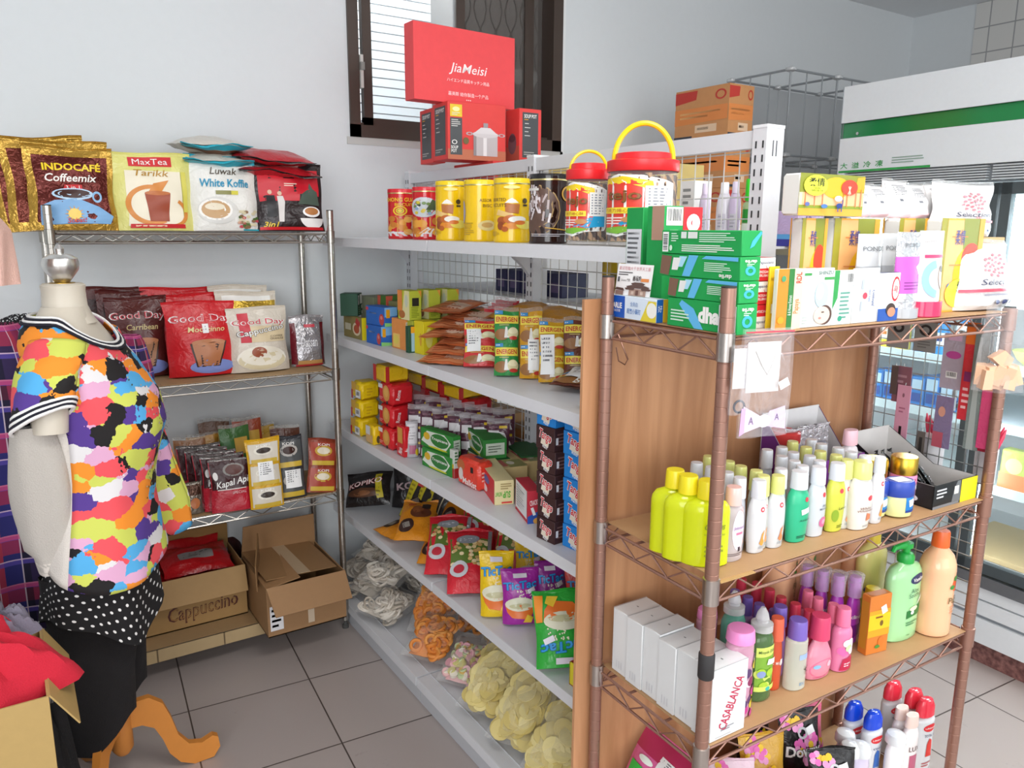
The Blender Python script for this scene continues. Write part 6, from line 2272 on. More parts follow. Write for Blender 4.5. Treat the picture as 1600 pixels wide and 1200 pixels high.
specs = [('green toothpaste box at the bottom of the green stack', 1043, 1153, 1184, 511, 476, lambda F: (green_front(F, 'l'), green_end(F, 'f'))),
         ('green toothpaste box second from the bottom of the green stack', 1042, 1151, 1176, 474, 440, lambda F: (green_side(F, 'l'), green_end(F, 'f'))),
         ('green toothpaste box third from the bottom of the green stack', 1021, 1146, 1177, 437, 401, lambda F: (green_side(F, 'l'), green_end(F, 'f'))),
         ('green toothpaste box on top of the green stack with barcode side out', 1022, 1153, 1180, 401, 360, lambda F: (F['l'].barcode(.02, .08, .10, .92, True), F['l'].bars(W_, .28, .1, .96, .42, 4), F['l'].bars('print #cfe9d6', .5, .5, .96, .92, 5), F['l'].rect('print #e0e4e0', .27, .66, .34, .93), F['l'].rect('print #e0e4e0', .36, .66, .48, .93), F['l'].bars('print #cfe9d6', .14, .5, .24, .9, 4), F['l'].ell('print #cfe9d6', .14, .25, .02, .12), F['f'].poly('print #3fb0d8', [(.4, .3), (.6, .4), (.98, .9), (.9, .98), (.5, .6)])))]
LX = _ba + pi / 2
o_l = BL(.014, 0)
_a, _c = vplane(1043, 480, o_l, LX), vplane(1153, 480, o_l, LX)
_r = vplane(1184, 480, _c, _ba)
_len = (_a - _c).to_2d().length
gw_ = (_r - _c).to_2d().length
_mid = (_a + _c) / 2
_ex = Vector((cos(_ba), sin(_ba), 0))
gb = (Vector((_mid.x, _mid.y, 0)) + _ex * gw_ / 2, _ba, gw_, _len, .04)
zz = Z1b + .0005
for lb, uL, uC, uR, vb, vt, ds in specs:
    q = (gb[0].z, 0)
    zt_ = vplane(uC, vt, _c, LX).z
    h_ = max(.03, zt_ - zz)
    lk = 1.0 if uL > 1030 else 1.14
    sh = _len * (lk - 1) / 2
    carton('toothpaste_box', lb, (Vector((gb[0].x - sin(_ba) * sh, gb[0].y + cos(_ba) * sh, zz)), _ba, gw_, _len * lk, h_), Tg, ds, 'green toothpaste boxes')
    zz += h_ + .0006
# standing and lying ones behind
def gstand(F):
    F['l'].rect('print #dfe1e6', .05, .38, .95, .80)
    F['l'].bars('print #6d7178', .12, .42, .9, .78, 8)
    F['l'].text(W_, 'dha', .5, .18, .18, .24, .04, 0, 90)
    F['l'].poly('print #5fb6e6', [(.7, .0), (.9, .0), (1, .35), (.85, .35)])
    F['f'].poly('print #b58d78', [(.45, .62), (.98, .6), (.98, .98), (.5, .98)])
    F['f'].poly('print #33241e', [(.5, .55), (.95, .58), (.85, .72), (.55, .70)])
    F['f'].poly('print #5fb6e6', [(.1, .1), (.3, .05), (.8, .5), (.7, .55)])
    F['f'].bars('print #cfe9d6', .3, .3, .6, .5, 3)
o_s = vplane(1001, 480, BL(.088, 0), LX)
_l, _r2 = vplane(974, 480, o_s, LX), vplane(1027, 480, o_s, _ba)
_w2, _d2 = (_r2 - o_s).to_2d().length, (_l - o_s).to_2d().length
_cc = (_l + _r2) / 2
q = (Vector((_cc.x, _cc.y, Z1b + .0005)), _ba, _w2, _d2, vplane(1001, 324, o_s, _ba).z - Z1b)
carton('toothpaste_box', 'green toothpaste box standing upright with white sticker by the wafer jar', (q[0], q[1] - .03, q[2], min(q[3], .055), q[4]), Tg, gstand, 'green toothpaste boxes')
q = topbox(1024, 1027, 1057, 322, .262)
carton('toothpaste_box', 'green toothpaste box with white barcode standing behind the stack', (q[0], q[1], q[2], .05, q[4]), Tg, lambda F: (F['f'].barcode(.1, .83, .95, .99), F['f'].bars('print #cfe9d6', .3, .66, .9, .8, 4), F['l'].poly('print #b58d78', [(.3, .7), (1, .7), (1, 1), (.3, 1)])), 'green toothpaste boxes')
q = topbox(1055, 1057, 1086, 324, .262)
carton('toothpaste_box', 'red toothpaste box standing behind the green stack', (q[0], q[1], q[2], .05, q[4]), 'card #dc2a33', lambda F: (F['f'].ell('print #f2e4e4', .5, .86, .36, .08, 16, 0, 360, .35), F['f'].ell('print #f2e4e4', .55, .86, .12, .06), F['f'].text(W_, 'GIGI', .2, .72, .05, .3, .02, 0, 90), F['f'].ell('print #4a3a8a', .55, .70, .12, .03)), None)
# darlie white box and picture card
_a, _c = vplane(944, 480, o_l, LX), vplane(1026, 480, o_l, LX)
_r = vplane(1044, 480, _c, _ba)
_mid = (_a + _r) / 2
B = (Vector((_mid.x, _mid.y, Z1b + .0005)), _ba, (_r - _c).to_2d().length, (_a - _c).to_2d().length, vplane(1026, 469, _c, LX).z - Z1b)
print('DARLIE', B, 'GB', gb)
def darl(F):
    s = F['l']
    s.rect('print #1557b8', 0, 0, .42, 1)
    s.rect('print #dce8f4', .42, 0, .80, 1)
    s.poly('print #e6d23a', [(.72, 0), (1, 0), (1, .9), (.86, .9)])
    s.ell('print #f2f2ea', .92, .5, .09, .34)
    s.ell(W_, .10, .35, .09, .3)
    s.ell('print #181818', .11, .70, .07, .2)
    s.text(W_, 'DARLIE', .26, .56, .26, .22, .03)
    s.text(W_, '好來牙膏', .26, .32, .13, .16)
    s.text('print #4a7ab8', '全亮白', .60, .68, .2, .14)
    s.text('print #4a7ab8', '超氟小蘇打', .60, .36, .24, .26, .01)
    F['f'].rect('print #1d5fae', 0, 0, .55, 1)
    F['f'].rect('print #e0b52c', .55, 0, 1, 1)
    F['f'].text(W_, '好', .28, .6, .3, .36)
carton('toothpaste_box', 'blue and white toothpaste box lying at the front left of the top shelf', B, 'card #dfe8f2', darl, None)
mb = MB()
F = faces(mb, .098, .0015, .062)
mb.box(-.049, .049, -.0007, .0007, 0, .062, 'print #f2efee')
s = F['f']
s.text('print #c97a84', '歡迎蒞臨大千世界天工藝', .5, .86, .12, .9)
s.bars('print #4a4545', .05, .62, .48, .76, 2)
s.text('print #2a1a1a', '義槓府', .60, .55, .18, .24, .01)
s.rect('print #e08a4a', .72, .46, .94, .56)
s.text('print #4a4545', 'Scheme 門票', .28, .48, .09, .26)
s.rect('print #55585f', .05, .42, .11, .58)
roofc, wallc = 'print #5c453f', 'print #a88a7c'
s.rect(wallc, .42, .0, .90, .22)
for cx, cy, w, h in ((.66, .24, .34, .10), (.66, .34, .20, .09), (.44, .18, .14, .08), (.90, .18, .14, .08)):
    s.poly(roofc, [(cx - w, cy + .05), (cx - w * .8, cy), (cx + w * .8, cy), (cx + w, cy + .05), (cx + w * .5, cy + h), (cx - w * .5, cy + h)], 4)
s.rect('print #6a4a40', .62, .02, .70, .18)
s.rect('print #c9b2a4', .50, .04, .58, .14)
s.rect('print #c9b2a4', .76, .04, .84, .14)
s.poly(roofc, [(.02, .16), (.3, .14), (.26, .22), (.06, .24)], 3)
s.rect('print #8a6f66', .05, .0, .28, .14)
tag(mb.build('printed_card', None, B[0] + Vector((-.004, .006, B[4] + .001)), (RAD(-8), 0, RAD(-88))), 'white ticket card printed with a temple gate leaning above the blue toothpaste box', 'card')
# pepsodent
def pep(F):
    F['f'].rect(W_, 0, .55, 1, 1)
    F['f'].ell('print #d8252e', .8, .66, .3, .2, 14, 180, 330, .9)
    F['f'].text('print #24305f', 'Pepsodent', .5, .78, .17, .84, .01, .2)
    F['f'].text(W_, 'PENCEGAH GIGI', .5, .40, .11, .84, .01)
    F['f'].text(W_, 'BERLUBANG', .42, .25, .11, .66, .01)
    F['l'].rect(W_, 0, .55, 1, 1)
    F['t'].rect('print #c9353c', .0, 0, 1, .4)
pq = vplane(1178, 480, BL(0, .045), _ba)
pr_ = vplane(1206, 480, BL(0, .045), _ba)
pb = (Vector(((pq.x + pr_.x) / 2, (pq.y + pr_.y) / 2, 0)), 0, (pr_ - pq).to_2d().length)
z_ = Z1b + .0005
for i in range(3):
    carton('toothpaste_box', 'red and white toothpaste box, %s of three stacked beside the green ends' % ['lowest', 'middle one', 'topmost'][i], (Vector((pb[0].x + .002 * i, pb[0].y + .085, z_)), _ba, pb[2] * .98, .17, .0415), 'card #d8252e', (lambda F: (F['f'].rect(W_, 0, 0, 1, .5), F['f'].text('print #24305f', 'Pepsodent', .5, .25, .17, .84, .01, .2, 180), F['f'].text(W_, 'PENCEGAH', .5, .72, .11, .8, .01, 0, 180))) if i == 0 else pep, 'red and white toothpaste boxes')
    z_ += .0421
carton('soap_box', 'yellow soap box between the red toothpaste stack and orange box', topbox(1201, 1204, 1219, 417, .03), 'card #f0c81e', lambda F: (F['f'].rect('print #f2efe2', .3, .25, .7, .4), F['f'].text('print #9a6a1c', 'NANO', .4, .8, .06, .5, .01)), 'soap boxes in the front row')
carton('soap_box', 'orange and white papaya soap box with green stripe', topbox(1210, 1217, 1256, 421, .008), 'card #f2ece2', lambda F: (F['f'].rect('print #f08a24', 0, 0, .42, 1), F['f'].rect('print #2f7a35', .42, 0, .64, 1), F['f'].rect('print #f3d8b8', .64, 0, 1, 1), F['f'].text('print #d8352c', 'RDL', .82, .85, .13, .3, .03, 0, 90), F['f'].text('print #d8783a', 'Papaya', .80, .38, .16, .4, .01, 0, 90), F['f'].text(W_, '& & Honey Extract', .53, .4, .1, .55, .0, 0, 90), F['f'].ell('print #d8a01f', .18, .16, .13, .06), F['f'].ell('print #4a9a6a', .2, .84, .09, .05)), 'soap boxes in the front row')
def shin(F):
    s = F['f']
    s.text('print #5a7a6a', 'SHINZU', .72, .92, .06, .46, .01)
    s.rect('print #3f9a4a', .68, .80, 1, .845)
    s.rect('print #3f9a4a', .04, .88, .26, .92)
    s.ell('print #b9d8ea', .62, .55, .22, .22)
    s.ell('print #d8e9f2', .55, .60, .12, .14)
    s.ell('print #5a4038', .75, .20, .24, .17)
    s.ell('print #e8cdbb', .66, .20, .26, .15)
    s.ell('print #c98a80', .60, .15, .05, .02)
    s.ell('print #4a3a34', .68, .25, .05, .012)
    s.bars('print #b5bdb8', .04, .05, .2, .2, 3)
carton('soap_box', 'white soap box with a sleeping face print beside the orange box', topbox(1252, 1256, 1305, 420, .008), 'card #d9dbda', shin, 'soap boxes in the front row')
carton('soap_box', 'white and green soap box with small barcode', topbox(1301, 1305, 1336, 423, .008), 'card #e3efe8', lambda F: (F['f'].poly('print #2f9a4a', [(0, .3), (.22, .5), (.25, 1), (0, 1)]), F['f'].barcode(.62, .72, .98, .96), F['f'].bars('print #5f9a8a', .35, .1, .9, .62, 7), F['f'].ell('print #2f9a7a', .4, .12, .1, .05)), 'soap boxes in the front row')
carton('soap_box', 'plain white soap box with blue lettering left of the tubes', topbox(1333, 1337, 1376, 420, .008), 'card #d9dbdd', lambda F: (F['l'].text('print #3a8ab8', 'Johnsons', .5, .7, .1, .6, 0, 0, 90), F['f'].text('print #3a4f8a', "Johnson's", .80, .45, .10, .42, .01, .1, 90), F['f'].text('print #3a6ab8', 'baby soap', .64, .5, .07, .3, 0, 0, 90), F['f'].ell('print #d8455a', .46, .5, .09, .06), F['f'].bars('print #b5bdc8', .3, .1, .4, .9, 2)), 'soap boxes in the front row')
carton('soap_box', 'white red and blue soap box with girl print', topbox(1372, 1377, 1408, 427, .008), 'card #e9eef4', lambda F: (F['f'].rect('print #1f52a8', 0, 0, 1, .26), F['f'].ell('print #d8252e', .80, .66, .2, .26), F['f'].ell(W_, .80, .66, .16, .21), F['f'].text('print #d8252e', 'Lifebuoy', .80, .66, .24, .2, .02, 0, 80), F['f'].ell('print #3a241c', .62, .24, .24, .13), F['f'].ell('print #c98a6a', .66, .18, .2, .1), F['t'].rect('print #2a2f78', .0, 0, 1, 1)), 'soap boxes in the front row')
carton('soap_box', 'white narrow soap box of the row behind the white front ones', (BL(.33, .11, Z1b + .0005), _ba, .22, .05, .082), 'card #e8e9ea', lambda F: F['t'].bars('print #c9a58a', .1, .1, .9, .9, 3), 'soap boxes in the front row')


def tube(label, u0, u1, vb, vt, cols, design, capc, hcap=.2, deg=BA, dy=0, t=.010):
    """cosmetic tube standing on its cap: oval at the cap, flat crimp at the top"""
    p, w, h = topfit(u0, u1, vt, t)
    r0 = root('cosmetic_tube', label, 'tube', (p.x, p.y + .016 + dy, Z1b + .0005), (0, 0, RAD(deg)), 'face wash tubes')
    mb = MB()
    hc = h * hcap * .6
    def P(u, v, k, side):
        a = -pi + pi * u if side > 0 else pi - pi * u
        t = v
        ry = .017 * (1 - t ** 1.5) + .0015
        rx = w / 2 * (.92 + .08 * t)
        return (-rx * cos(pi * u), -(ry + k / 1.0) * sin(pi * u) * side if side > 0 else (ry) * sin(pi * u), hc + (h - hc) * v)
    mb.grid(lambda u, v: P(u, v, 0, 1), 14, 12, cols)
    mb.grid(lambda u, v: P(1 - u, v, 0, -1), 14, 12, cols)
    S = Surf(mb, lambda u, v, k: P(u, v, k + .0004, 1), w, h - hc, False, .0004, .0002)
    design(S)
    mb.build('tube_body', r0)
    c = MB()
    c.lathe([(w * .43, 0), (w * .46, .002), (w * .46, hc * 1.02)], capc, 24, 1, .75 if True else 1, (0, 0, 0))
    c.build('cap', r0)


def ponds(c):
    return lambda S: (S.rect('print #a9adb2', .0, .42, 1, .56), S.rect('print ' + c, 0, .02, 1, .42), S.text('print #6a6d72', "POND'S", .55, .80, .065, .62, .004), S.bars('print #7a6a72', .3, .2, .8, .3, 2), S.rect('print #f2f2f2', .7, .36, .95, .44, 30))
tube('white and pink face wash tube, left of the two alike', 1354, 1393, 496, 366, 'gloss #d3d6d9', ponds('#f0c3d0'), 'gloss #e9e9ec', t=.068)
tube('white and pink face wash tube, right of the two alike', 1391, 1422, 493, 365, 'gloss #d3d6d9', ponds('#f0c3d0'), 'gloss #e9e9ec', t=.068)
tube('magenta and silver cosmetic tube in the front row', 1416, 1452, 491, 363, 'foil #c9c9cc', lambda S: (S.rect('print #c45ac0', 0, .20, 1, .68), S.text('print #6a6d72', "POND'S", .6, .83, .055, .5, .004), S.bars('print #8a2f8a', .3, .24, .85, .36, 3), S.rect('print #f4f0f4', .66, .46, .85, .58, 30)), 'gloss #aeb0b4')
def pinkt(S):
    S.text('print #b5b0b0', 'whitening', .55, .86, .05, .6, .004, .3, 5)
    S.rect('print #d83a6a', .25, .62, .85, .665)
    S.ell('print #8fc8e8', .60, .32, .42, .27, 20, 100, 260, .6)
    S.ell('print #e9c9b4', .78, .34, .18, .18)
    S.ell('print #4a322a', .72, .46, .08, .05)
tube('white tube with pink cap and blue swirl in the front row', 1451, 1488, 488, 361, 'gloss #dad9d9', pinkt, 'gloss #d8325f', .3)


def tissue(F, k='f', vert=True, top=False):
    s = F[k]
    s.rect('print #eadfae', .0, .0, 1, 1)
    if vert:
        s.rect('print #f0aa3a', .0, .0, 1, 1)
        s.rect('print #a09a34', .0, .0, .14, 1)
        s.rect('print #f2b878', .14, .02, .58, .98)
        s.poly('print #8a9030', [(.55, .55), (.95, .6), (.95, 1), (.5, 1)])
        s.ell('print #f0bb1a', .68, .40, .32, .30)
        s.ell('print #e8452c', .74, .58, .22, .16)
        s.rect('print #e8a43a', .88, .0, 1, 1)
        for v in (.2, .5, .8): s.rect('print #d98a4a', .25, v, .62, v + .012)
        s.text('print #4a4a8a', '柔情', .44, .80, .16, .22, .01, 0, 0)
        s.ell('print #4a7ab8', .30, .28, .06, .03)
    else:
        s.rect('print #eda93a', 0, 0, 1, .2)
        s.rect('print #8a9a2a', 0, .17, 1, .25)
        s.rect('print #f3b98a', .05, .25, 1, .58)
        s.poly('print #8a9030', [(.0, .55), (1, .58), (1, 1), (.5, 1), (0, 1)])
        s.ell('print #e0b028', .55, .68, .22, .26)
        s.poly('print #e0a52a', [(.84, .6), (1, .6), (1, .98), (.88, .95)])
        for u in (.08, .22, .34, .66, .72, .86, .94): s.rect('print #e07a3a', u, .22, u + .012, .66)
        s.ell('print #e8402c', .75, .70, .13, .19)
        for a in (-30, 0, 30): s.rect('print #f6d6b8', .745, .52, .755, .74, a)
        s.ell('print #e3e640', .22, .72, .18, .25)
        s.text('print #1f2a14', '柔情', .23, .80, .20, .24, .015)
        s.text('print #5a6a1c', 'Tender', .24, .66, .05, .12)
        s.text('print #5a6a1c', '抽取式衛生紙', .24, .60, .05, .18)
        s.ell('print #24408a', .60, .25, .05, .06)
        s.rect('print #24408a', .57, .1, .585, .25)
        s.rect('print #24408a', .625, .1, .64, .25)
        s.rect('print #24408a', .635, .28, .65, .4)
        s.ell('print #4a7ab8', .36, .23, .05, .05)
        s.ell('print #5a6aa8', .10, .27, .035, .05)
        s.ell('print #f4f0e6', .57, .42, .06, .07)


def tissue_pack(label, B, vert):
    loc, psi, w, d, h = B
    mb = MB()
    def P(u, v, k, side):   # softly rounded wrapped stack
        pass
    o = carton('tissue_pack', label, B, 'film #e9e7e0', lambda F: (tissue(F, 'f', vert), (F['f'].ell('print #dfe63a', .55, .20, .34, .16), F['f'].text('print #1f2a14', '柔情', .55, .2, .12, .34, .012, 0, 90)) if 'last' in label else None, F['l'].rect('print #e8ae3c', .0, 0, .12, 1) if vert else None, F['l'].rect('print #e3e3de', .2, .04, .96, .96)), 'tissue packs', bev=.006)
    return o


TPY = BL(0, .20).y
for i, (uL, uC, uR) in enumerate(((1236, 1254, 1294), (1281, 1304, 1376), (1380, 1406, 1454), (1446, 1472, 1540))):
    q = topbox(uL, uC, uR, 341, .125 if i < 3 else .052)
    tissue_pack(['yellow tissue pack standing first from the left behind the soap boxes', 'yellow tissue pack standing second from the left with red tree', 'yellow tissue pack standing third, behind the white pink tubes', 'yellow tissue pack standing last, beside the cotton pads'][i], (q[0], q[1], q[2] * .98, min(q[3], .085 if i < 3 else .045), q[4]), True)
    if i < 3: tz = q[4]
q = topbox(1222, 1251, 1352, 270, .115, Z1b + tz + .001)
tissue_pack('yellow tissue pack lying on top with red tree and blue deer print', (q[0], q[1], q[2], q[3], q[4]), False)
# lime sticker on the last tissue pack
# ---- cotton pads in clear wrap
def cotton(S, big=True):
    r = random.Random(4)
    for k in range(26):
        a, q = k * 2.4, .038 * k ** .5
        S.h -= S.dh * .7
        S.ell('print #e8828e', .54 + q * 1.1 * cos(a), .66 + q * sin(a), .026, .021, 7)
    S.text('print #3a3f5a', 'Selection', .50, .42, .09, .56, .004, .25)
    S.text('print #d86a78', 'spa', .58, .355, .05, .12)
    S.rect('print #e0566a', .02, .27, .98, .315)
    S.bars('print #9a9aa8', .3, .20, .9, .25, 1)
    for u in (.5, .62, .74): S.ell('print #4a5078', u, .11, .04, .035)


def cotton_side(S):
    S.rect('print #dcdada', .05, .02, .95, .98)
    S.bars('print #55585f', .2, .62, .8, .9, 6)
    S.rect('print #6a6d75', .28, .45, .40, .52)
    S.rect('print #f0c9cf', .1, .0, .95, .16)


CW = lambda label, loc, w, h, d, deg, ds, seed, ln=3: bag('cotton_pack', label, 'cotton pack', loc, deg, w, h, d, 'film #d6d3d2', ds, 'cotton pad packs', ln, seed, True, .06, 'clear #f2f2f2 .3')
p, w, h = topfit(1521, 1597, 376, .012)
CW('white cotton pad pack with red bar standing at the right end of the top shelf', p + Vector((.028, -.001, 0)), w * 1.06, h, .085, BA, cotton, 302)
q = topbox(1560, 1572, 1650, 371, .108)
q0 = BL(.945, .148, Z1b + .0005)
carton('cardboard_box', 'slim tan cardboard box overhanging the right end of the top shelf behind the cotton pads', (q0, _ba, .19, .075, q[4]), 'card #c9a878', None, None)
p, w, h = topfit(1484, 1574, 283, .112)
CW('white cotton pad pack with red bar at the far right of the upper row', p + Vector((0, 0, q[4] + .001)), w, h - q[4], .065, BA, cotton, 301, 0)
for i, (u0, u1, vt) in enumerate(((1349, 1372, 290), (1372, 1404, 288), (1402, 1440, 280), (1434, 1467, 286), (1464, 1492, 286))):
    p, w, h = topfit(u0, u1, vt, .15)
    CW('white cotton pad pack, %s from the left in the upper row behind the tissues' % NTH[i], p + Vector((0, 0, tz + .001)), w, h - tz, .07, BA + 3, cotton_side, 303 + i, 0)
carton('tissue_pack', 'purple tissue pack seen between white upright and yellow packs', (Vector((at(1232, 400, y=1.27).x + .02, 1.262, 1.5635)), RAD(0), .10, .07, .085), 'film #c9b3dc', lambda F: (F['f'].text('print #4a3a7a', '惟', .4, .7, .3, .3, .02), F['f'].rect('print #5fa8e0', 0, .2, 1, .34), F['f'].rect('print #3a3a98', 0, 0, 1, .2), F['l'].rect('print #5fa8e0', 0, .2, 1, .34), F['l'].rect('print #3a3a98', 0, 0, 1, .2)), None)

# ---------------- middle shelf: bottles
def yellow_soap(S):
    S.text('print #7a8a1c', 'Citrus', .62, .62, .10, .36, .01, .3)
    S.text('print #7a8a1c', 'liquid soap', .62, .50, .04, .36)
    S.bars('print #8a981c', .45, .15, .8, .35, 3)
ys = dict()
for i, (u0, u1, vb, vt) in enumerate(((1033, 1077, 868, 739), (1051, 1101, 880, 748), (1076, 1136, 888, 756))):
    p, w, h = fit(u0, u1, vb, vt, Z2b, -35)
    bottle('soap_bottle', 'translucent yellow liquid soap bottle, %s by the front left post' % ['leftmost of three', 'middle of three', 'nearest of three'][i], 'bottle', p + Vector((.012, .022, .0005)), -35, h, .088, .05, 'shoulder', 'tint #dfe81c .72', 'plas #ecd91c', .034, .019, yellow_soap if i == 2 else None, 'yellow soap bottles', 'plain')


def emeron(body, capc, flower='print #e8a06a', name2=None, tall=False):
    def d(S):
        S.ell('print #e0404c', .5, .80, .09, .045)
        S.ell('print #f6e0e0', .5, .80, .045, .02)
        if name2:
            S.text('print #55606a', name2[0], .5, .50, .05, .46, .006)
            S.text('print #55606a', name2[1], .5, .44, .045, .42, .004)
        S.poly(flower, [(.42, .18), (.62, .16), (.58, .30), (.66, .42), (.52, .36), (.48, .26)])
        S.ell(flower, .55, .20, .10, .06)
        S.bars('print #9aa0a4', .4, .08, .75, .13, 2)
    return d


def lotion(label, loc, h, body, cap, ds, w=.056, d=.036, deg=BA, seed=0):
    return bottle('lotion_bottle', label, 'bottle', loc, deg, h, w, d, 'tottle', body, cap, h * .24, w * .31, ds, 'hand and body lotion bottles')


wc, yc = 'gloss #d9dce2', 'gloss #d9db86'
front = [('slim white lotion bottle with orange flower next to the clear pink-capped oil', 1170, 1199, 866, 752, 'gloss #d3d4d6', wc, emeron(0, 0, 'print #e8a04a'), None),
         ('white lotion bottle with pale yellow cap, left of the green one', 1200, 1228, 858, 745, 'gloss #d0d2d4', yc, emeron(0, 0, 'print #d98a5a'), None),
         ('green lotion bottle with white cap in the front row', 1230, 1265, 848, 738, 'plas #2db183', wc, lambda S: (S.ell('print #e0404c', .62, .80, .09, .045), S.text('print #123a2a', 'Antiseptic', .6, .42, .05, .5, .006), S.rect('print #e9f3ee', .40, .54, .72, .64, 8), S.bars('print #123a2a', .3, .08, .75, .14, 2)), None),
         ('white lotion bottle with pink rose right of the green one', 1262, 1292, 840, 731, 'gloss #c9cdd2', wc, lambda S: (S.ell('print #e0404c', .6, .80, .09, .045), S.text('print #5a5f6a', 'AIR', .6, .60, .045, .2, .006), S.text('print #5a5f6a', 'MAWAR', .6, .54, .04, .4, .004), S.ell('print #e86a9a', .62, .28, .2, .10), S.ell('print #f0a0c0', .62, .29, .1, .05)), None),
         ('lime yellow lotion bottle with white cap in the front row', 1291, 1322, 832, 725, 'plas #c9cc4a', wc, lambda S: (S.ell('print #e0404c', .5, .80, .09, .045), S.ell('print #8aa82a', .3, .33, .14, .12), S.text('print #3a4a1c', 'Lemon', .6, .47, .05, .4, .006), S.bars('print #5a6a1c', .4, .08, .75, .14, 2)), None),
         ('big cream lotion bottle with yellow shoulder in the front row', 1325, 1365, 828, 722, 'gloss #dddad2', yc, lambda S: (S.ell('print #e0404c', .6, .62, .10, .05), S.text('print #8a5a4a', 'White', .45, .44, .05, .34, .006, .2), S.text('print #8a5a4a', 'Whitening', .5, .385, .05, .6, .006, .2), S.poly('print #e0805a', [(.5, .18), (.7, .2), (.66, .3), (.5, .34)]), S.bars('print #9aa0a4', .4, .06, .75, .1, 2)), .07),
         ('slim white lotion bottle at the right end of the front row', 1361, 1384, 820, 715, 'gloss #d8d8da', wc, emeron(0, 0, 'print #e8a04a'), None)]
fronts = []
for lb, u0, u1, vb, vt, body, cap, ds, ww in front:
    p, w, h = fitb(u0, u1, vb, vt, Z2b, .74)
    o = lotion(lb, p + Vector((.006, .014, .0005)), h, body, cap, ds, w, w * .62)
    fronts.append(o.location)
oil = lambda S: (S.ell('print #e6d6e0', .55, .55, .24, .36), S.text('print #8a6aa8', "Johnson's", .55, .60, .07, .40, .006, .2), S.rect('print #e0789a', .44, .48, .68, .52), S.rect('print #3a3038', .52, .18, .6, .26), S.bars('print #6a5a5a', .1, .1, .9, .16, 2))
p, w, h = fitb(1133, 1170, 878, 763, Z2b, .80)
o_ = bottle('baby_oil_bottle', 'clear baby oil bottle with pale pink cap behind the front left post', 'bottle', p + Vector((0, .018, .0005)), BA, h, w, w * .6, 'shoulder', 'tint #e6d9da .42', 'gloss #f0c3bd', .034, .0155, oil, 'baby oil bottles')
clone(o_, p + Vector((-.012, .075, .0005)), (0, 0, RAD(BA)), 'clear baby oil bottle with pink cap standing behind the front oil bottle')
# the rows behind: seen by their caps (pixel, height above shelf known)
caps = [(1089, 722, 'w'), (1108, 712, 'y'), (1112, 729, 'w'), (1139, 720, 'y'), (1154, 726, 'y'), (1137, 737, 'w'), (1168, 744, 'w'), (1181, 734, 'y'), (1203, 740, 'y'), (1231, 732, 'w'), (1199, 702, 'w'), (1222, 698, 'w'), (1222, 712, 'w'), (1239, 689, 'y'), (1241, 719, 'w'), (1240, 706, 'w'), (1268, 686, 'w'), (1263, 711, 'w'), (1260, 698, 'y'), (1259, 724, 'w'), (1278, 703, 'y'), (1284, 693, 'w'), (1281, 717, 'w'), (1298, 708, 'y'), (1310, 699, 'w'), (1321, 715, 'y'), (1328, 705, 'w'), (1349, 710, 'w')]
rowbodies = {True: 'gloss #cfd0c6', False: 'gloss #cdd0d6'}
back = {True: None, False: None}
used = []
for q in fronts:
    lx, ly = q.x - BO.x, q.y - BO.y
    used.append((lx * cos(_ba) + ly * sin(_ba), ly * cos(_ba) - lx * sin(_ba)))
for i, (u, v, c) in enumerate(caps):
    hh = .150
    q = at(u, v, z=Z2b + hh)
    # keep inside the shelf
    lx, ly = q.x - BO.x, q.y - BO.y
    yy = ly * cos(_ba) - lx * sin(_ba)
    xx = lx * cos(_ba) + ly * sin(_ba)
    yy = min(max(yy, .045), BD - .03)
    # keep bottles apart
    for _ in range(30):
        for (a, b2) in used:
            dx, dy = xx - a, yy - b2
            dd = math.hypot(dx, dy)
            if dd < .0365:
                k_ = (.0365 - dd) / max(dd, 1e-4) * .6
                xx += dx * k_
                yy += dy * k_
        yy = min(max(yy, .05), BD - .025)
    used.append((xx, yy))
    loc = BL(xx, yy, Z2b + .0005)
    isy = c == 'y'
    lb = '%s-capped lotion bottle in the rows behind, %s' % (('yellow' if isy else 'white'), ['furthest left beside the yellow soap', 'by the yellow soap at the plywood', 'second left near the plywood', 'behind the front post', 'right of the front post', 'just behind the oil bottles', 'behind the slim orange flower bottle', 'second behind the flower bottle', 'behind the pale yellow capped bottle', 'directly behind the green bottle', 'by the plywood left of the purple box', 'by the plywood under the purple box edge', 'second row from plywood left', 'tallest looking at the purple box', 'mid pack behind the green bottle', 'mid pack nearer the plywood', 'beside the purple box corner', 'mid pack behind the rose bottle', 'mid pack by the red lid', 'just behind the rose bottle', 'mid pack under the red lid', 'left of the red lidded jar', 'just behind the lime bottle', 'mid pack behind the lime bottle', 'in front of the red lidded jar', 'behind the lime bottle at right', 'left of the pink capped bottle', 'behind the big cream bottle'][i])
    if back[isy] is None:
        back[isy] = bottle('lotion_bottle', lb, 'bottle', loc, BA, hh, .034, .024, 'slim', rowbodies[isy], yc if isy else wc, .04, .0135, emeron(0, 0), 'hand and body lotion bottles in the rows behind')
    else:
        clone(back[isy], loc, (0, 0, RAD(BA + (i % 5 - 2) * 4)), lb)
# jars and boxes at right
p, w, h = fitb(1402, 1447, 790, 716, Z2b, 1)


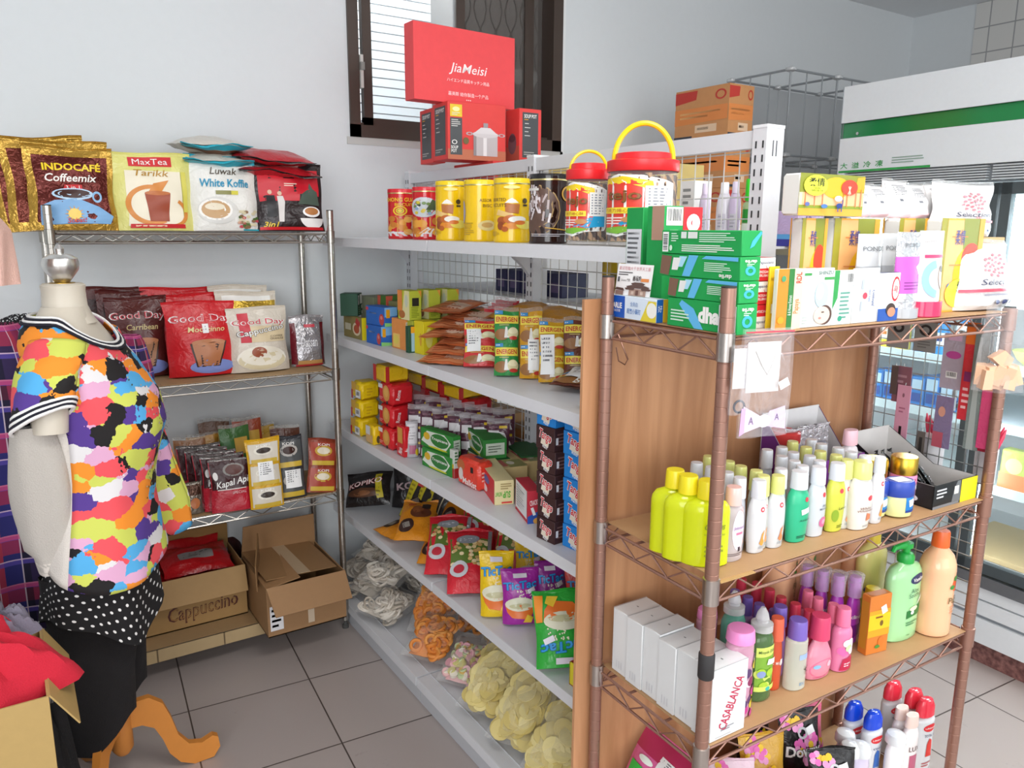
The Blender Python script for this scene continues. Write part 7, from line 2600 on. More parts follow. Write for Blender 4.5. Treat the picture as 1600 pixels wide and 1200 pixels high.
def goldjar(label, loc, r, h, group):
    r0 = root('cream_jar', label, 'jar', loc, (0, 0, RAD(BA - 40)), group)
    mb = MB()
    pr = [(r * .9, 0), (r, .004), (r, h * .60), (r * .9, h * .66)]
    mb.lathe(pr, 'tint #d8a9be .7', 28)
    S = lsurf(mb, pr, 1, 1, 170)
    S.rect('print #ee8fb4', .05, .5, .95, .97)
    S.poly('print #f4eef2', [(.4, .5), (.95, .5), (.95, .72)])
    S.bars('print #b5607a', .3, .62, .8, .9, 2)
    mb.build('jar_body', r0)
    c = MB()
    c.lathe([(r * .98, h * .64), (r * 1.0, h * .66), (r * 1.0, h * .97), (r * .93, h)], 'metal #d9b344', 32)
    c.build('gold_lid', r0)
goldjar('pink cream jar with gold lid beside the black display box', p + Vector((0, .028, .0005)), w / 2, h, 'gold lidded jars')
goldjar('pink cream jar with gold lid behind the white bottles', p + Vector((-.075, .055, .0005)), w / 2, h, 'gold lidded jars')


def vas(label, loc, w, h, deg, mir=False):
    r0 = root('petroleum_jelly_jar', label, 'jar', loc, (0, 0, RAD(deg)), 'petroleum jelly jars')
    mb = MB()
    pr = [(w * .34, 0), (w * .46, .004), (w * .5, h * .2), (w * .5, h * .5), (w * .47, h * .60)]
    mb.lathe(pr, 'gloss #dfe0a0', 26, 1, .8)
    S = lsurf(mb, pr, 1, .8, 120)
    S.rect('print #1f7ac0', .52, .28, .98, .98)
    S.poly('print #24408f', [(.52, .28), (.98, .28), (.98, .45), (.52, .38)])
    S.rect('print #f0f2f4', .64, .56, .9, .88, 10)
    mb.build('jar_body', r0)
    c = MB()
    c.lathe([(w * .49, h * .58), (w * .51, h * .60), (w * .51, h * .93), (w * .46, h)], 'plas #2f4aa8', 26, 1, .8)
    S2 = Surf(c, lambda u, v, k: ((u - .5) * w, (v - .5) * w * .8, h + k), w, w * .8, True)
    S2.rect('print #eceef2', .2, .2, .8, .8, 10)
    c.build('blue_lid', r0)
p, w, h = fit(1390, 1433, 811, 755, Z2b, -25)
vas('pale yellow jelly jar with blue lid and white sticker at the shelf front', p + Vector((.01, .022, .0005)), w * .98, h, -25)
vas('pale yellow jelly jar with blue lid half hidden behind the front one', p + Vector((-.040, .052, .0005)), w * .98, h, -25)


def tray_box(name, label, B, hb, side, inside, front, design=None):
    """counter display carton: high back, side walls swept down to a low front"""
    loc, psi, w, d, h = B
    r0 = root(name, label, 'display box', loc, (0, 0, psi))
    t = .0025
    mb = MB()
    mb.box(-w / 2, w / 2, -d / 2, d / 2, 0, t, side)
    mb.box(-w / 2, w / 2, -d / 2, -d / 2 + t, 0, h, front)
    mb.box(-w / 2, w / 2, d / 2 - t, d / 2, 0, hb, inside)
    if design: design(Surf(mb, lambda u, v, k: (w * (u - .5), -d / 2 - k, h * v), w, h, True), Surf(mb, lambda u, v, k: (-w / 2 - k, d * (.5 - u), hb * v), d, hb, True))
    prof = [(-d / 2, 0), (d / 2, 0), (d / 2, hb)] + [(d / 2 - d * .55 * (1 - cos(a)) - d * .05 * 0, hb - (hb - h) * sin(a) ** 1.2 if False else hb - (hb - h) * (1 - cos(a))) for a in np.linspace(0, pi / 2, 10)[1:]] + [(-d / 2, h)]
    for sg in (-1, 1):
        x = sg * w / 2
        n = len(prof)
        for off, mt in ((0, side), (-sg * t, inside)):
            vs = [(x + off, y, z) for y, z in prof]
            # fan from the floor edge midpoint keeps the concave sweep clean
            c = (x + off, d * .25, 0.001)
            mb.add(vs + [c], [(i, (i + 1) % n, n) for i in range(n)], mt)
    mb.build('carton_body', r0)
    return r0


B = boxfit(1443, 1458, 1522, 797, 763, Z2b, BA)
def blk(S, SL):
    S.rect('print #141416', 0, .1, .45, 1)
    S.rect('print #7a7d82', 0, 0, .6, .12)
    S.poly('print #6a6d70', [(.42, .1), (.62, .1), (.60, 1), (.52, 1), (.45, .6)])
    S.rect('print #efe01f', .62, 0, 1, 1)
    S.bars('print #d9d9dc', .06, .4, .3, .85, 3)
    S.rect('print #e9e4d8', .46, .45, .56, .8)
    SL.ell('print #d9d9dc', .75, .13, .10, .07, 16, 0, 360, .7)
    SL.ell('print #d9d9dc', .75, .13, .04, .03)
bd = .235
tb = tray_box('display_carton', 'black and yellow counter display carton of black sachets on the middle shelf', (B[0] + Vector((0, bd / 2 - B[3] / 2, .0005)), B[1], B[2], bd, max(B[4], .055)), .125, 'card #17171a', 'card #dcd9d6', 'card #2a2a2c', blk)
for i in range(6):
    loc = Vector(tb.location) + Vector((-.03 + .028 * (i % 3), -.06 + .05 * (i // 3), .008))
    bag('sachet_bag', ['black sachet leaning out at front left of the display carton', 'black sachet with white print leaning out in the middle of the display carton', 'black sachet leaning out at front right of the display carton', 'black sachet standing behind at left in the display carton', 'black sachet standing behind in the middle of the display carton', 'black sachet standing behind at right in the display carton'][i], 'sachet', loc, BA + 20, .075, .10, .012, 'foil #1d1d20', lambda S: (S.text('print #d5d5d8', 'MASK', .5, .6, .12, .6, .02, .1), S.bars('print #b5b5b8', .2, .2, .8, .4, 3)), 'black sachets in the display carton', 30, 330 + i, True, .08, rot=(RAD(-38), RAD(10), RAD(BA + 35)))
B = boxfit(1250, 1262, 1362, 716, 700, Z2b, BA, y=BL(.4, .2).y)
qx = BL(.56, .24, Z2b + .0005)
tray_box('display_carton', 'white and purple counter display carton at the back of the middle shelf', (qx, _ba, .20, .14, .10), .19, 'card #6b2a86', 'card #dfdedf', 'card #8a3aa0')
for i in range(5):
    bag('sachet_bag', 'grey white sachet standing in the purple display carton, %s from left' % NTH[i], 'sachet', qx + Vector((-.055 + .027 * i, .0, .01)), BA, .05, .15, .012, 'foil #cfccd0', lambda S: S.bars('print #8a8a95', .2, .2, .8, .8, 5), 'grey sachets in the purple carton', 4, 340 + i, True, .08)
r0 = root('cream_jar', 'jar with red lid behind the white capped bottles', 'jar', BL(.50, .275, Z2b + .0005), (0, 0, 0))
mb = MB()
mb.lathe([(.03, 0), (.034, .005), (.034, .12), (.03, .125)], 'plas #d8b8b4', 24)
mb.build('jar_body', r0)
mb = MB()
mb.lathe([(.036, .124), (.037, .128), (.037, .148), (.033, .152), (.018, .152), (.018, .148)], 'plas #c83a3a', 28)
mb.build('red_lid', r0)
bottle('shampoo_bottle', 'white bottle with pale pink cap behind the big cream bottle', 'bottle', BL(.60, .17, Z2b + .0005), BA, .165, .05, .034, 'shoulder', 'gloss #e6e2e6', 'plas #ecc0cc', .035, .021, None, None)

# ---------------- third shelf: perfumes and lotions
def casa(F):
    F['f'].text('print #c01f4a', 'CASABLANCA', .56, .46, .16, 1.15, .012, .1, 66)
    F['f'].bars('print #8a8a90', .3, .10, .7, .16, 2)
    F['f'].bars('print #b5b5b8', .15, .03, .85, .05, 1)
    F['t'].bars('print #55585c', .48, .35, .52, .6, 1)
    F['t'].rect('print #b5b8ba', .0, .0, 1, .03)
    F['t'].rect('print #b5b8ba', .0, .97, 1, 1)
    for k in range(3): F['l'].rect('print #c9c9cc', .3 + .16 * k, .08, .36 + .16 * k, .2)
cb = boxfit(1086, 1108, 1159, 1165, 1022, Z3b, 0)
cw = cb[2]
e0 = at(952, 1045, z=Z3b)
c0 = at(1108, 1163, z=Z3b)
run = (e0 - c0).to_2d()
for i in range(6):
    t = i / 6
    q = Vector((c0.x + run.x * t, c0.y + run.y * t, Z3b + .0005))
    ang = math.atan2(run.y, run.x) - pi / 2
    ex, ey = Vector((cos(ang), sin(ang), 0)), Vector((-sin(ang), cos(ang), 0))
    dd = run.length / 6 * .985
    carton('perfume_box', 'white perfume carton with red lettering, %s of six in the row' % ['nearest', 'second', 'third', 'fourth', 'fifth', 'last'][i], (q + ex * (cw / 2 + [0, .004, .001, .005, .002, .006][i]) + ey * dd / 2, ang, cw, dd, .150 - .002 * (i % 3)), 'gloss #dfe0e0', casa, 'white perfume cartons')
W2 = 'tint #e6e2e4 .35'


def at3(u, v, dz=0): return at(u, v, z=Z3b + dz) + Vector((0, 0, .0005 - dz if dz else .0005))


def pb_(name, label, u0, u1, vb, vt, prof, body, cap, caph, capr, ds=None, ck='plain', group=None, dfac=.7, dy=.018, deg=BA, dep=0):
    p, w, h = fitb(u0, u1, vb, vt, Z3b, .76 if dfac > .5 else .66)
    return bottle(name, label, 'bottle', p + Vector((dep * .5, dy + dep, .0005)), deg, h, w * .97, w * dfac, prof, body, cap, h * caph, w * capr, ds, group, ck)


def hairoil(S):
    S.rect('print #cfe06a', .12, .66, .88, .80)
    S.text('print #2a4a1c', 'Minyak Zaitun', .5, .73, .05, .6, .004)
    S.rect('print #7fae3a', .12, .22, .88, .66)
    r = random.Random(3)
    for k in range(10): S.ell(r.choice(['print #a8cc3a', 'print #5a8a2a', 'print #cfe06a']), r.uniform(.2, .8), r.uniform(.24, .45), .13, .06)
    S.ell('print #8a9ac8', .3, .42, .12, .05)
    S.rect('print #f2f2f0', .45, .54, .82, .62, -10)
    S.rect('print #cfe06a', .12, .17, .88, .24)
    S.ell('print #3ab8a8', .5, .20, .07, .03)
pb_('hair_oil_bottle', 'green olive hair oil bottle with clear spout at the front', 1175, 1212, 1094, 952, 'shoulder', 'tint #5a7a4a .7', 'tint #e6e6e6 .45', .24, .36, hairoil, 'spike', 'olive hair oil bottles')
pb_('hair_oil_bottle', 'green olive hair oil bottle with clear spout behind the front one', 1142, 1178, 1075, 938, 'shoulder', 'tint #6fc0a8 .6', 'tint #e6e6e6 .45', .24, .36, hairoil, 'spike', 'olive hair oil bottles', dep=.03)
def flow(S):
    r = random.Random(9)
    for k in range(16): S.ell(r.choice(['print #e0c83a', 'print #c23a8a', 'print #8a2a5a', 'print #5a3a6a', 'print #f0e0e8']), r.uniform(.3, .95), r.uniform(.05, .75), .14, .06)
pb_('cologne_bottle', 'pink flat-lidded perfume bottle with yellow flowers beside the white carton', 1140, 1180, 1122, 985, 'straight', 'tint #e0a8c0 .7', 'plas #ee8fc8', .13, .44, flow, 'plain', 'pink lidded perfume bottles')
bottle('cologne_bottle', 'pink flat-lidded perfume bottle behind the white cartons', 'bottle', at(1112, 975, z=Z3b + .14) + Vector((.03, .04, -.1395)), BA, .15, .05, .04, 'straight', 'tint #e0a8c0 .7', 'plas #ee8fc8', .02, .022, None, 'pink lidded perfume bottles')
def catc(S):
    S.text('print #f4e6e0', 'Catchy', .5, .55, .3, .16, .01, .1, 82)
    S.rect('print #f2efee', .55, .5, .9, .62)
pb_('cologne_bottle', 'slim coral red cologne bottle between hair oil and clear cologne', 1208, 1228, 1081, 968, 'slim', 'plas #c9502c', 'plas #e8684a', .30, .42, catc, 'plain', None)
violet, vcap = 'tint #b08ac8 .75', 'plas #7a62b8'
pb_('cologne_bottle', 'violet cologne bottle behind the clear one', 1222, 1244, 1074, 962, 'slim', violet, vcap, .27, .42, None, 'plain', 'violet cologne bottles', dep=.03)
pb_('cologne_bottle', 'clear cologne bottle with violet cap at the shelf front', 1234, 1267, 1078, 971, 'straight', 'tint #e6e8d8 .42', vcap, .26, .36, lambda S: (S.rect('print #9fb8e6', .35, .62, .7, .72), S.text('print #1f1f1f', '木木', .7, .40, .20, .3, .01, .1, 20), S.text('print #4a8ab8', 'EDC', .5, .14, .06, .2, .006)), 'plain', 'violet cologne bottles')
def rnd(S):
    S.ell('print #e86a92', .5, .28, .4, .22, 20, 0, 360, .93)
    S.ell('print #f2b8c8', .66, .36, .08, .07)
    S.ell('print #8ab8d8', .3, .36, .1, .05)
    S.bars('print #c23a6a', .2, .06, .8, .09, 1)
pb_('cologne_bottle', 'round pink splash bottle with tall red cap at the front', 1265, 1307, 1061, 964, 'drop', 'tint #f09ab0 .7', 'plas #d8426a', .36, .26, rnd, 'plain', None, .45)
def gel(S):
    r = random.Random(5)
    for k in range(8): S.ell(r.choice(['print #f4e6ee', 'print #c8d8a8', 'print #e86aa8']), r.uniform(.2, .8), r.uniform(.3, .7), .15, .08)
    S.poly('print #b8244a', [(.2, .05), (.8, .05), (.7, .35), (.3, .3)])
    S.bars('print #f4d6de', .36, .12, .64, .22, 2)
pb_('cologne_bottle', 'pink cologne bottle with white print left of the orange carton', 1306, 1337, 1049, 952, 'shoulder', 'tint #ee8ab4 .75', 'plas #f07aa0', .27, .30, gel, 'plain', 'pink cologne bottles')
caps3 = [(1303, 943, 'pink'), (1280, 934, 'pink'), (1267, 925, 'pink'), (1265, 953, 'red'), (1245, 943, 'red'), (1221, 932, 'red'), (1203, 920, 'red'), (1183, 910, 'red'), (1159, 903, 'red'), (1149, 922, 'vio'), (1167, 931, 'vio'), (1182, 940, 'vio'), (1204, 950, 'vio'), (1263, 883, 'pur'), (1282, 889, 'pur'), (1302, 895, 'pur'), (1326, 899, 'pur')]
sty = {'pink': ('tint #ee8ab4 .75', 'plas #ee7a9a', .14), 'red': ('tint #c83a52 .8', 'plas #cf3a52', .14), 'vio': (violet, vcap, .14), 'pur': ('plas #a83ab0', 'tint #b86ac8 .85', .165)}
pr3, cnt = {}, {}
nm3 = {'pink': 'pink-capped cologne bottle behind the pink front ones', 'red': 'red-capped cologne bottle in the back row', 'vio': 'violet-capped cologne bottle behind the hair oil', 'pur': 'purple wrapped perfume bottle in the row by the plywood'}
used3 = []
for u, v, k in caps3:
    body, cap, hh = sty[k]
    q = at(u, v, z=Z3b + hh)
    lx, ly = q.x - BO.x, q.y - BO.y
    yy, xx = ly * cos(_ba) - lx * sin(_ba), lx * cos(_ba) + ly * sin(_ba)
    for _ in range(20):
        for a, b2 in used3:
            dx, dy = xx - a, yy - b2
            dd = math.hypot(dx, dy)
            if dd < .037: xx, yy = xx + dx * (.037 - dd) / max(dd, 1e-4) * .6, yy + dy * (.037 - dd) / max(dd, 1e-4) * .6
        yy = min(max(yy, .06), BD - .028)
    used3.append((xx, yy))
    cnt[k] = cnt.get(k, 0) + 1
    lb = nm3[k] + ', %s from the %s' % (NTH[cnt[k] - 1], 'front right' if k in ('pink', 'red') else 'left')
    loc = BL(xx, yy, Z3b + .0005)
    if k not in pr3:
        ds = (lambda S: (S.text(W_, 'clinelle', .5, .6, .08, .7, .01, .1), S.poly('print #7a1f86', [(.1, .1), (.9, .2), (.9, .45), (.1, .4)]))) if k == 'pur' else None
        pr3[k] = bottle('cologne_bottle', lb, 'bottle', loc, BA, hh, .040 if k == 'pur' else .036, .028, 'shoulder' if k != 'pur' else 'tottle', body, cap, hh * .30, .0125 if k != 'pur' else .014, ds, nm3[k] + ' group', 'plain')
        if k == 'pur':
            q2 = MB()
            q2.lathe([(.016, hh * .7), (.017, hh * .9), (.020, hh * 1.03), (.006, hh * 1.06)], 'clear #f0eef2 .2', 14)
            q2.build('shrink_film', pr3[k])
    else:
        clone(pr3[k], loc, (0, 0, RAD(BA + 5 * (cnt[k] % 3 - 1))), lb)
# orange carton, lotions with pumps
def orangebox(F):
    F['f'].rect('print #d9a01f', .0, .30, 1, .75)
    F['f'].rect('print #e3c41f', .0, .42, 1, .68)
    F['f'].rect('print #f3efe6', .55, .68, .8, .82, 20)
    F['f'].ell('print #7a5a1c', .6, .52, .08, .05)
    F['f'].ell('print #e8762a', .65, .2, .14, .08)
    F['f'].ell('print #4a8a3a', .5, .12, .12, .03)
    F['f'].bars('print #8a4a1c', .3, .6, .8, .66, 1)
    F['l'].rect('print #c98a2a', .1, .1, .9, .9)
    F['t'].rect('print #b8682a', .1, .1, .9, .9)
carton('soap_box', 'orange and yellow papaya soap carton beside the lotions', boxfit(1338, 1352, 1384, 1025, 936, Z3b, BA - 8), 'card #d2792c', orangebox, None)
carton('soap_box', 'brown papaya carton behind the orange soap carton', (BL(.60, .20, Z3b + .0005), _ba, .045, .05, .10), 'card #a8602c', None, None)
def vaseline(S):
    S.ell('print #24305f', .62, .80, .20, .065)
    S.text(W_, 'Vaseline', .62, .80, .05, .30, .012)
    S.text('print #4a7a5a', 'Aloe', .55, .66, .055, .2, .004)
    S.text('print #4a7a5a', 'Soothe', .55, .60, .055, .28, .004)
    S.poly('print #1f7a35', [(.40, .30), (.80, .32), (.80, .46), (.55, .40), (.40, .40)])
    S.poly('print #e9f3e4', [(.62, .46), (.82, .52), (.82, .58), (.70, .52)])
    S.ell('print #f2f0c8', .55, .42, .1, .03)
    S.ell(W_, .52, .37, .04, .025)
    S.bars('print #4a8a5a', .4, .20, .7, .26, 2)
    S.bars('print #6a9a6a', .44, .07, .55, .09, 1)
p, w, h = fitb(1386, 1452, 1000, 850, Z3b, .74)
bottle('lotion_bottle', 'light green pump lotion bottle with blue oval logo', 'bottle', p + Vector((0, .028, .0005)), BA, h, w * .97, .055, 'shoulder', 'gloss #a6dba0', 'plas #23a845', h * .20, .019, vaseline, 'pump lotion bottles', 'pump')
p, w, h = fitb(1360, 1408, 985, 843, Z3b, .78)
bottle('lotion_bottle', 'pale yellow pump lotion bottle behind the green one', 'bottle', p + Vector((.035, .075, .0005)), BA, h, w * 1.1, .055, 'shoulder', 'gloss #e6dc8a', 'plas #ecd04a', h * .15, .017, lambda S: (S.ell('print #3a4a8a', .25, .42, .15, .05), S.bars('print #b5a84a', .2, .2, .7, .35, 3)), 'pump lotion bottles')
bottle('lotion_bottle', 'small yellow bottle between orange carton and green lotion', 'bottle', at(1375, 1002, z=Z3b) + Vector((.0, .03, .0005)), BA, .125, .042, .03, 'straight', 'gloss #e9d644', 'plas #f0d61c', .02, .018, lambda S: S.ell('print #3a4a8a', .8, .62, .14, .06), None)
def papaya(S):
    S.ell('print #e8602c', .64, .60, .14, .08)
    S.ell('print #c23a1c', .66, .59, .07, .05)
    S.ell('print #3a8a3a', .62, .67, .09, .03)
    S.ell('print #3a8a3a', .50, .58, .07, .025)
    S.text('print #6a5a2c', 'Papaya', .68, .42, .09, .54, .006, .15)
    S.bars('print #d9a07a', .5, .26, .9, .36, 3)
p, w, h = fitb(1443, 1497, 991, 830, Z3b, .80)
pa = bottle('lotion_bottle', 'peach papaya lotion bottle with orange cap at the right end of third shelf', 'bottle', p + Vector((0, .026, .0005)), BA, h, w * .97, w * .85, 'round', 'gloss #f4bd94', 'plas #f0692c', h * .15, .020, papaya, 'peach papaya lotion bottles')
for i, (x, y) in enumerate(((.745, .215), (.60, .285), (.53, .283))):
    clone(pa, BL(x, y, Z3b + .0005), (0, 0, RAD(BA + 10 * i)), ['peach papaya lotion bottle standing behind the right one', 'peach papaya lotion bottle against the plywood behind the yellow pump bottle', 'peach papaya lotion bottle against the plywood left of the other'][i])

# ---------------- lowest shelf
def lowb(name, label, u, v, zt, h, w, prof, body, cap, capf, ck, ds, group, dfac=.6):
    q = at(u, v, z=Z4b + h)
    return bottle(name, label, 'bottle', (q.x, q.y, Z4b + .0005), BA - 4, h, w, w * dfac, prof, body, cap, h * capf, w * .42, ds, group, ck)


def life(c):
    return lambda S: (S.ell('print #d8252e', .5, .84, .26, .07), S.text(W_, 'Lifebuoy', .5, .84, .04, .4, .01), S.text('print #24305f', 'TOTAL 10', .5, .70, .05, .4, .01) if c == 'r' else S.text('print #3a4a7a', 'cool', .5, .68, .05, .3, .006), S.poly('print ' + ('#d8352c' if c == 'r' else '#3a6ab8'), [(.4, .3), (.66, .28), (.6, .6), (.5, .64), (.42, .55)]), S.bars('print #b55a5a', .3, .1, .7, .2, 2))
for i, (u, v) in enumerate(((1397, 1064), (1430, 1076), (1448, 1090))):
    lowb('shampoo_bottle', 'white shampoo bottle with red cap, %s on the lowest shelf' % ['furthest left', 'middle one', 'nearest'][i], u, v, 0, .205, .068, 'straight', 'gloss #d6d8da', 'gloss #e8384a', .25, 'flip', life('r'), 'red capped shampoo bottles')
for i, (u, v) in enumerate(((1336, 1096), (1366, 1110))):
    lowb('shampoo_bottle', 'white shampoo bottle with blue cap, %s on the lowest shelf' % ['left one', 'right one'][i], u, v, 0, .195, .066, 'straight', 'gloss #d6d8dc', 'gloss #1747d0', .25, 'flip', life('b'), 'blue capped shampoo bottles')
for i, (u, v) in enumerate(((1410, 1104), (1426, 1116))):
    lowb('shampoo_bottle', 'cream bottle with beige cap, %s between blue and red caps' % ['back one', 'front one'][i], u, v, 0, .185, .052, 'shoulder', 'gloss #efe6e4', 'plas #e8cfc4', .17, 'plain', lambda S: (S.text('print #6a5a5a', 'LUX', .5, .62, .09, .5, .01), S.rect('print #b8607a', .3, .2, .7, .5), S.bars('print #c9b5b0', .3, .1, .7, .16, 2)), 'beige capped bottles')
for i, (u, v, c) in enumerate(((1322, 1140, '#e9eaec'), (1346, 1160, '#d9cfe6'), (1401, 1142, '#f0eef0'), (1330, 1160, '#e3e4e8'))):
    lowb('shampoo_bottle', ['plain white rounded bottle behind the lilac one on the lowest shelf', 'lilac and white rounded bottle at the front of the lowest shelf', 'white rounded bottle below the beige caps on the lowest shelf', 'white rounded bottle nearest the floral bags on the lowest shelf'][i], u, v, 0, .15, .060, 'tottle', 'gloss ' + c, 'gloss #e3e6e8', .2, 'dome', lambda S: S.text('print #9a8ab8', 'dove', .5, .4, .08, .4, .006), 'rounded white bottles')


def downy(base, txt=None):
    def d(S):
        r = random.Random(len(base) + (3 if txt else 1))
        for k in range(7):
            u, v = r.uniform(.1, .9), r.uniform(.1, .95)
            for g in range(5):
                a = g * 1.256
                S.h -= S.dh * .7
                S.ell(r.choice(['print #e86ab8', 'print #f0a0d0', 'print #f2c81f']), u + .08 * cos(a), v + .06 * sin(a), .07, .05, 8)
        S.poly('print #e8502c', [(0, 0), (1, 0), (1, .2), (.5, .3), (0, .16)])
        if txt:
            S.text('print #2a2a2a', txt, .5, .52, .2, .9, .05, .1)
            S.text(W_, txt, .5, .52, .18, .86, .03, .1)
            S.ell('print #c9c9cc', .5, .76, .12, .08, 14, 0, 360, .6)
            S.rect('print #f2f2f2', .6, .74, .8, .84, 15)
    return d
for i, (u, v, zt, dg, c, tx, w, h, ln) in enumerate(((1262, 1125, .15, -20, '#1d1b1c', 'Downy', .15, .20, 12), (1215, 1115, .15, -25, '#d8a83a', None, .12, .18, 14), (1235, 1160, .10, -30, '#1f1d1e', 'Downy', .14, .17, 25), (1300, 1150, .13, -15, '#e06a8a', None, .12, .19, 10), (1180, 1150, .10, -30, '#f0d6e2', None, .14, .16, 35), (1140, 1165, .09, -35, '#ee9ac0', None, .13, .15, 40), (1290, 1098, .18, -15, '#26242a', None, .10, .22, 4), (1205, 1185, .07, -28, '#e8408a', None, .13, .14, 45))):
    q = BL(*((.56, .17), (.42, .17), (.53, .055), (.615, .20), (.30, .16), (.30, .045), (.50, .275), (.41, .045))[i])
    ln = min(ln, 16)
    w = min(w, .118)
    bag('detergent_pouch', ['black fabric softener pouch with white lettering on the lowest shelf', 'gold and pink floral pouch left of the black ones', 'black floral pouch leaning in front of the other black one', 'pink and yellow floral pouch beside the lilac bottle', 'pale pink pouch leaning behind the front post', 'pink pouch at the foot of the front post', 'black pouch with grey lettering behind the blue capped bottles', 'bright pink pouch with folded top at the shelf edge'][i], 'detergent pouch', (q.x, q.y, Z4b), dg, w, h, .05, 'film ' + c, downy(c, tx), 'floral fabric softener pouches', ln, 360 + i, True, .05)


def pinkbag(S0):
    S = Surf(S0.mb, lambda u, v, k: S0.fn(u, .40 + .60 * v, k), S0.W, S0.H * .6, False, S0.h, S0.dh)
    S.rect('print #b8305a', 0, .70, 1, 1)
    S.rect('print #f0b8d6', .35, .2, .9, .62)
    S.label(.30, .52, .62, .82)
    S.rect('print #b5a0a8', .66, .80, .86, .92)
    S.rect('print #35c24a', .05, .18, .34, .50)
    S.rect('print #e6f2e6', .12, .26, .26, .40)
    S.rect('print #2fae44', .34, .05, .62, .46)
    S.poly('print #1f7a4a', [(.60, .02), (.98, .02), (.98, .40), (.66, .36)])
    for k in range(6): S.ell('print #cfe0d6', .70 + .09 * (k % 3), .12 + .12 * (k // 3), .035, .03)
    S.ell('print #e6b52c', .94, .16, .04, .03)
    S.ell('print #e8f0e6', .2, .62, .08, .05)
    S.ell('print #e8f0e6', .62, .93, .08, .04)
bag('detergent_bag', 'large pink and green detergent bag propped at the left end of the lowest shelf', 'detergent bag', BL(.025, .165, Z4b + .035), 0, .27, .25, .07, 'film #e06aa0', pinkbag, None, 0, 380, False, .04, rot=(RAD(-36), RAD(8), RAD(-86)))
bag('detergent_bag', 'dark pink detergent bag standing behind the pink and green one', 'detergent bag', BL(.185, .16, Z4b), -88, .22, .18, .05, 'film #c0356a', None, None, 0, 381, True, .04)

# ---------------- hanging things
def hang_bag(label, u0, u1, v0, v1, y, contents, n):
    a, c = at(u0, v0, y=y), at(u1, v1, y=y)
    w, h = (c.x - a.x) * .85, a.z - c.z
    r0 = root('hanging_bag', label, 'zip bag', ((a.x + c.x) / 2, y, a.z), (0, 0, RAD(-14)), 'hanging zip bags')
    mb = MB()
    mb.grid(lambda u, v: ((u - .5) * w, -.006 - .006 * sin(pi * u) * sin(pi * v) - .002 * sin(12 * u + 5 * v), -h * v), 12, 14, 'clear #eceaf0 .10')
    mb.grid(lambda u, v: ((u - .5) * w, -.001 + .002 * sin(9 * v), -h * v), 6, 6, 'clear #eceaf0 .06')
    mb.build('clear_film', r0)
    contents(r0, w, h)
    return r0


def neck(r0, w, h):
    q = MB()
    q.box(-w * .48, w * .48, -.0085, -.0075, -h * .035, -h * .022, 'print #d83a52')
    q.build('red_zip', r0)
    q = MB()
    q.box(-w * .40, w * .26, -.0045, -.0035, -h * .58, -h * .12, 'print #dcd8d6')
    S = Surf(q, lambda u, v, k: (-w * .40 + w * .66 * u, -.0047 - k, -h * .58 + h * .46 * v), w * .66, h * .46, True)
    S.rect('print #f2f2f2', .2, .28, .55, .45)
    q.build('display_card', r0)
    q = MB()
    q.tube([(-w * .25, -.0055, -h * .2), (-w * .12, -.0058, -h * .33), (0, -.006, -h * .42), (w * .10, -.0058, -h * .33), (w * .18, -.0055, -h * .2)], .0007, 'metal #d0cfca', 5)
    q.build('necklace', r0)
    q = MB()
    S = Surf(q, lambda u, v, k: ((u - .5) * w, -.0048 - k, -h * (1 - v)), w, h, True)
    S.poly('print #e6d0ee', [(.05, .04), (.45, .10), (.42, .20), (.08, .30)])
    S.poly('print #c9a8dc', [(.02, .02), (.12, .05), (.12, .28), (.04, .28)])
    S.poly('print #d8c2e6', [(.55, .10), (.95, .06), (.92, .28), (.6, .24)])
    S.ell('print #efeaf2', .5, .15, .14, .06)
    S.text('print #6a4a7a', 'A', .24, .16, .07, .1, .01)
    S.text('print #6a4a7a', 'A', .76, .18, .06, .09, .01)
    q.build('ribbon_bow', r0)
    q = MB()
    S = Surf(q, lambda u, v, k: ((u - .5) * w, -.0155 - k, -h * (1 - v)), w, h, True)
    S.rect('print #f2f2f2', .68, .46, .88, .54, 25)
    q.build('price_sticker', r0)


def ringc(r0, w, h):
    q = MB()
    torus(q, (-.0, -.004, -h * .88), w * .26, w * .05, 'rub #2a2c38', (RAD(90), 0, 0), 18, 8)
    q.build('black_hair_ring', r0)
    q = MB()
    q.box(-w * .4, w * .45, -.004, -.003, -h * .62, -h * .05, 'print #dcdad8')
    q.build('display_card', r0)


yb = BL(.06, -.028).y
hang_bag('clear zip bag with necklace card and lilac bow hanging from the bronze rack', 1163, 1223, 516, 674, yb - .01, neck, 0)
hang_bag('clear zip bag with a black hair ring hanging beside the front post', 1144, 1166, 540, 645, yb + .004, ringc, 1)

# mesh panel closing the right end, with things hung on it
gp = root('mesh_panel', 'grey wire mesh panel hung on the right end of the bronze rack', 'mesh panel', BO, (0, 0, _ba))
mb = MB()
gx = BW + .018
for i in range(11):
    y = .005 + .315 * i / 10
    mb.tube([(gx, y, .93), (gx, y, 1.405)], .0014, 'metal #a9a8a6', 5)
for i in range(13):
    z = .93 + .475 * i / 12
    mb.tube([(gx + .003, .0, z), (gx + .003, .325, z)], .0014, 'metal #a9a8a6', 5)
mb.build('wire_grid', gp)
mb = MB()
for i in range(9):
    z = .66 + .26 * i / 8
    mb.tube([(gx + .003, .0, z), (gx + .003, .325, z)], .0014, 'metal #a9a8a6', 5)
for i in range(7):
    y = .005 + .315 * i / 6
    mb.tube([(gx, y, .66), (gx, y, .93)], .0014, 'metal #a9a8a6', 5)
mb.build('lower_wire_grid', gp)


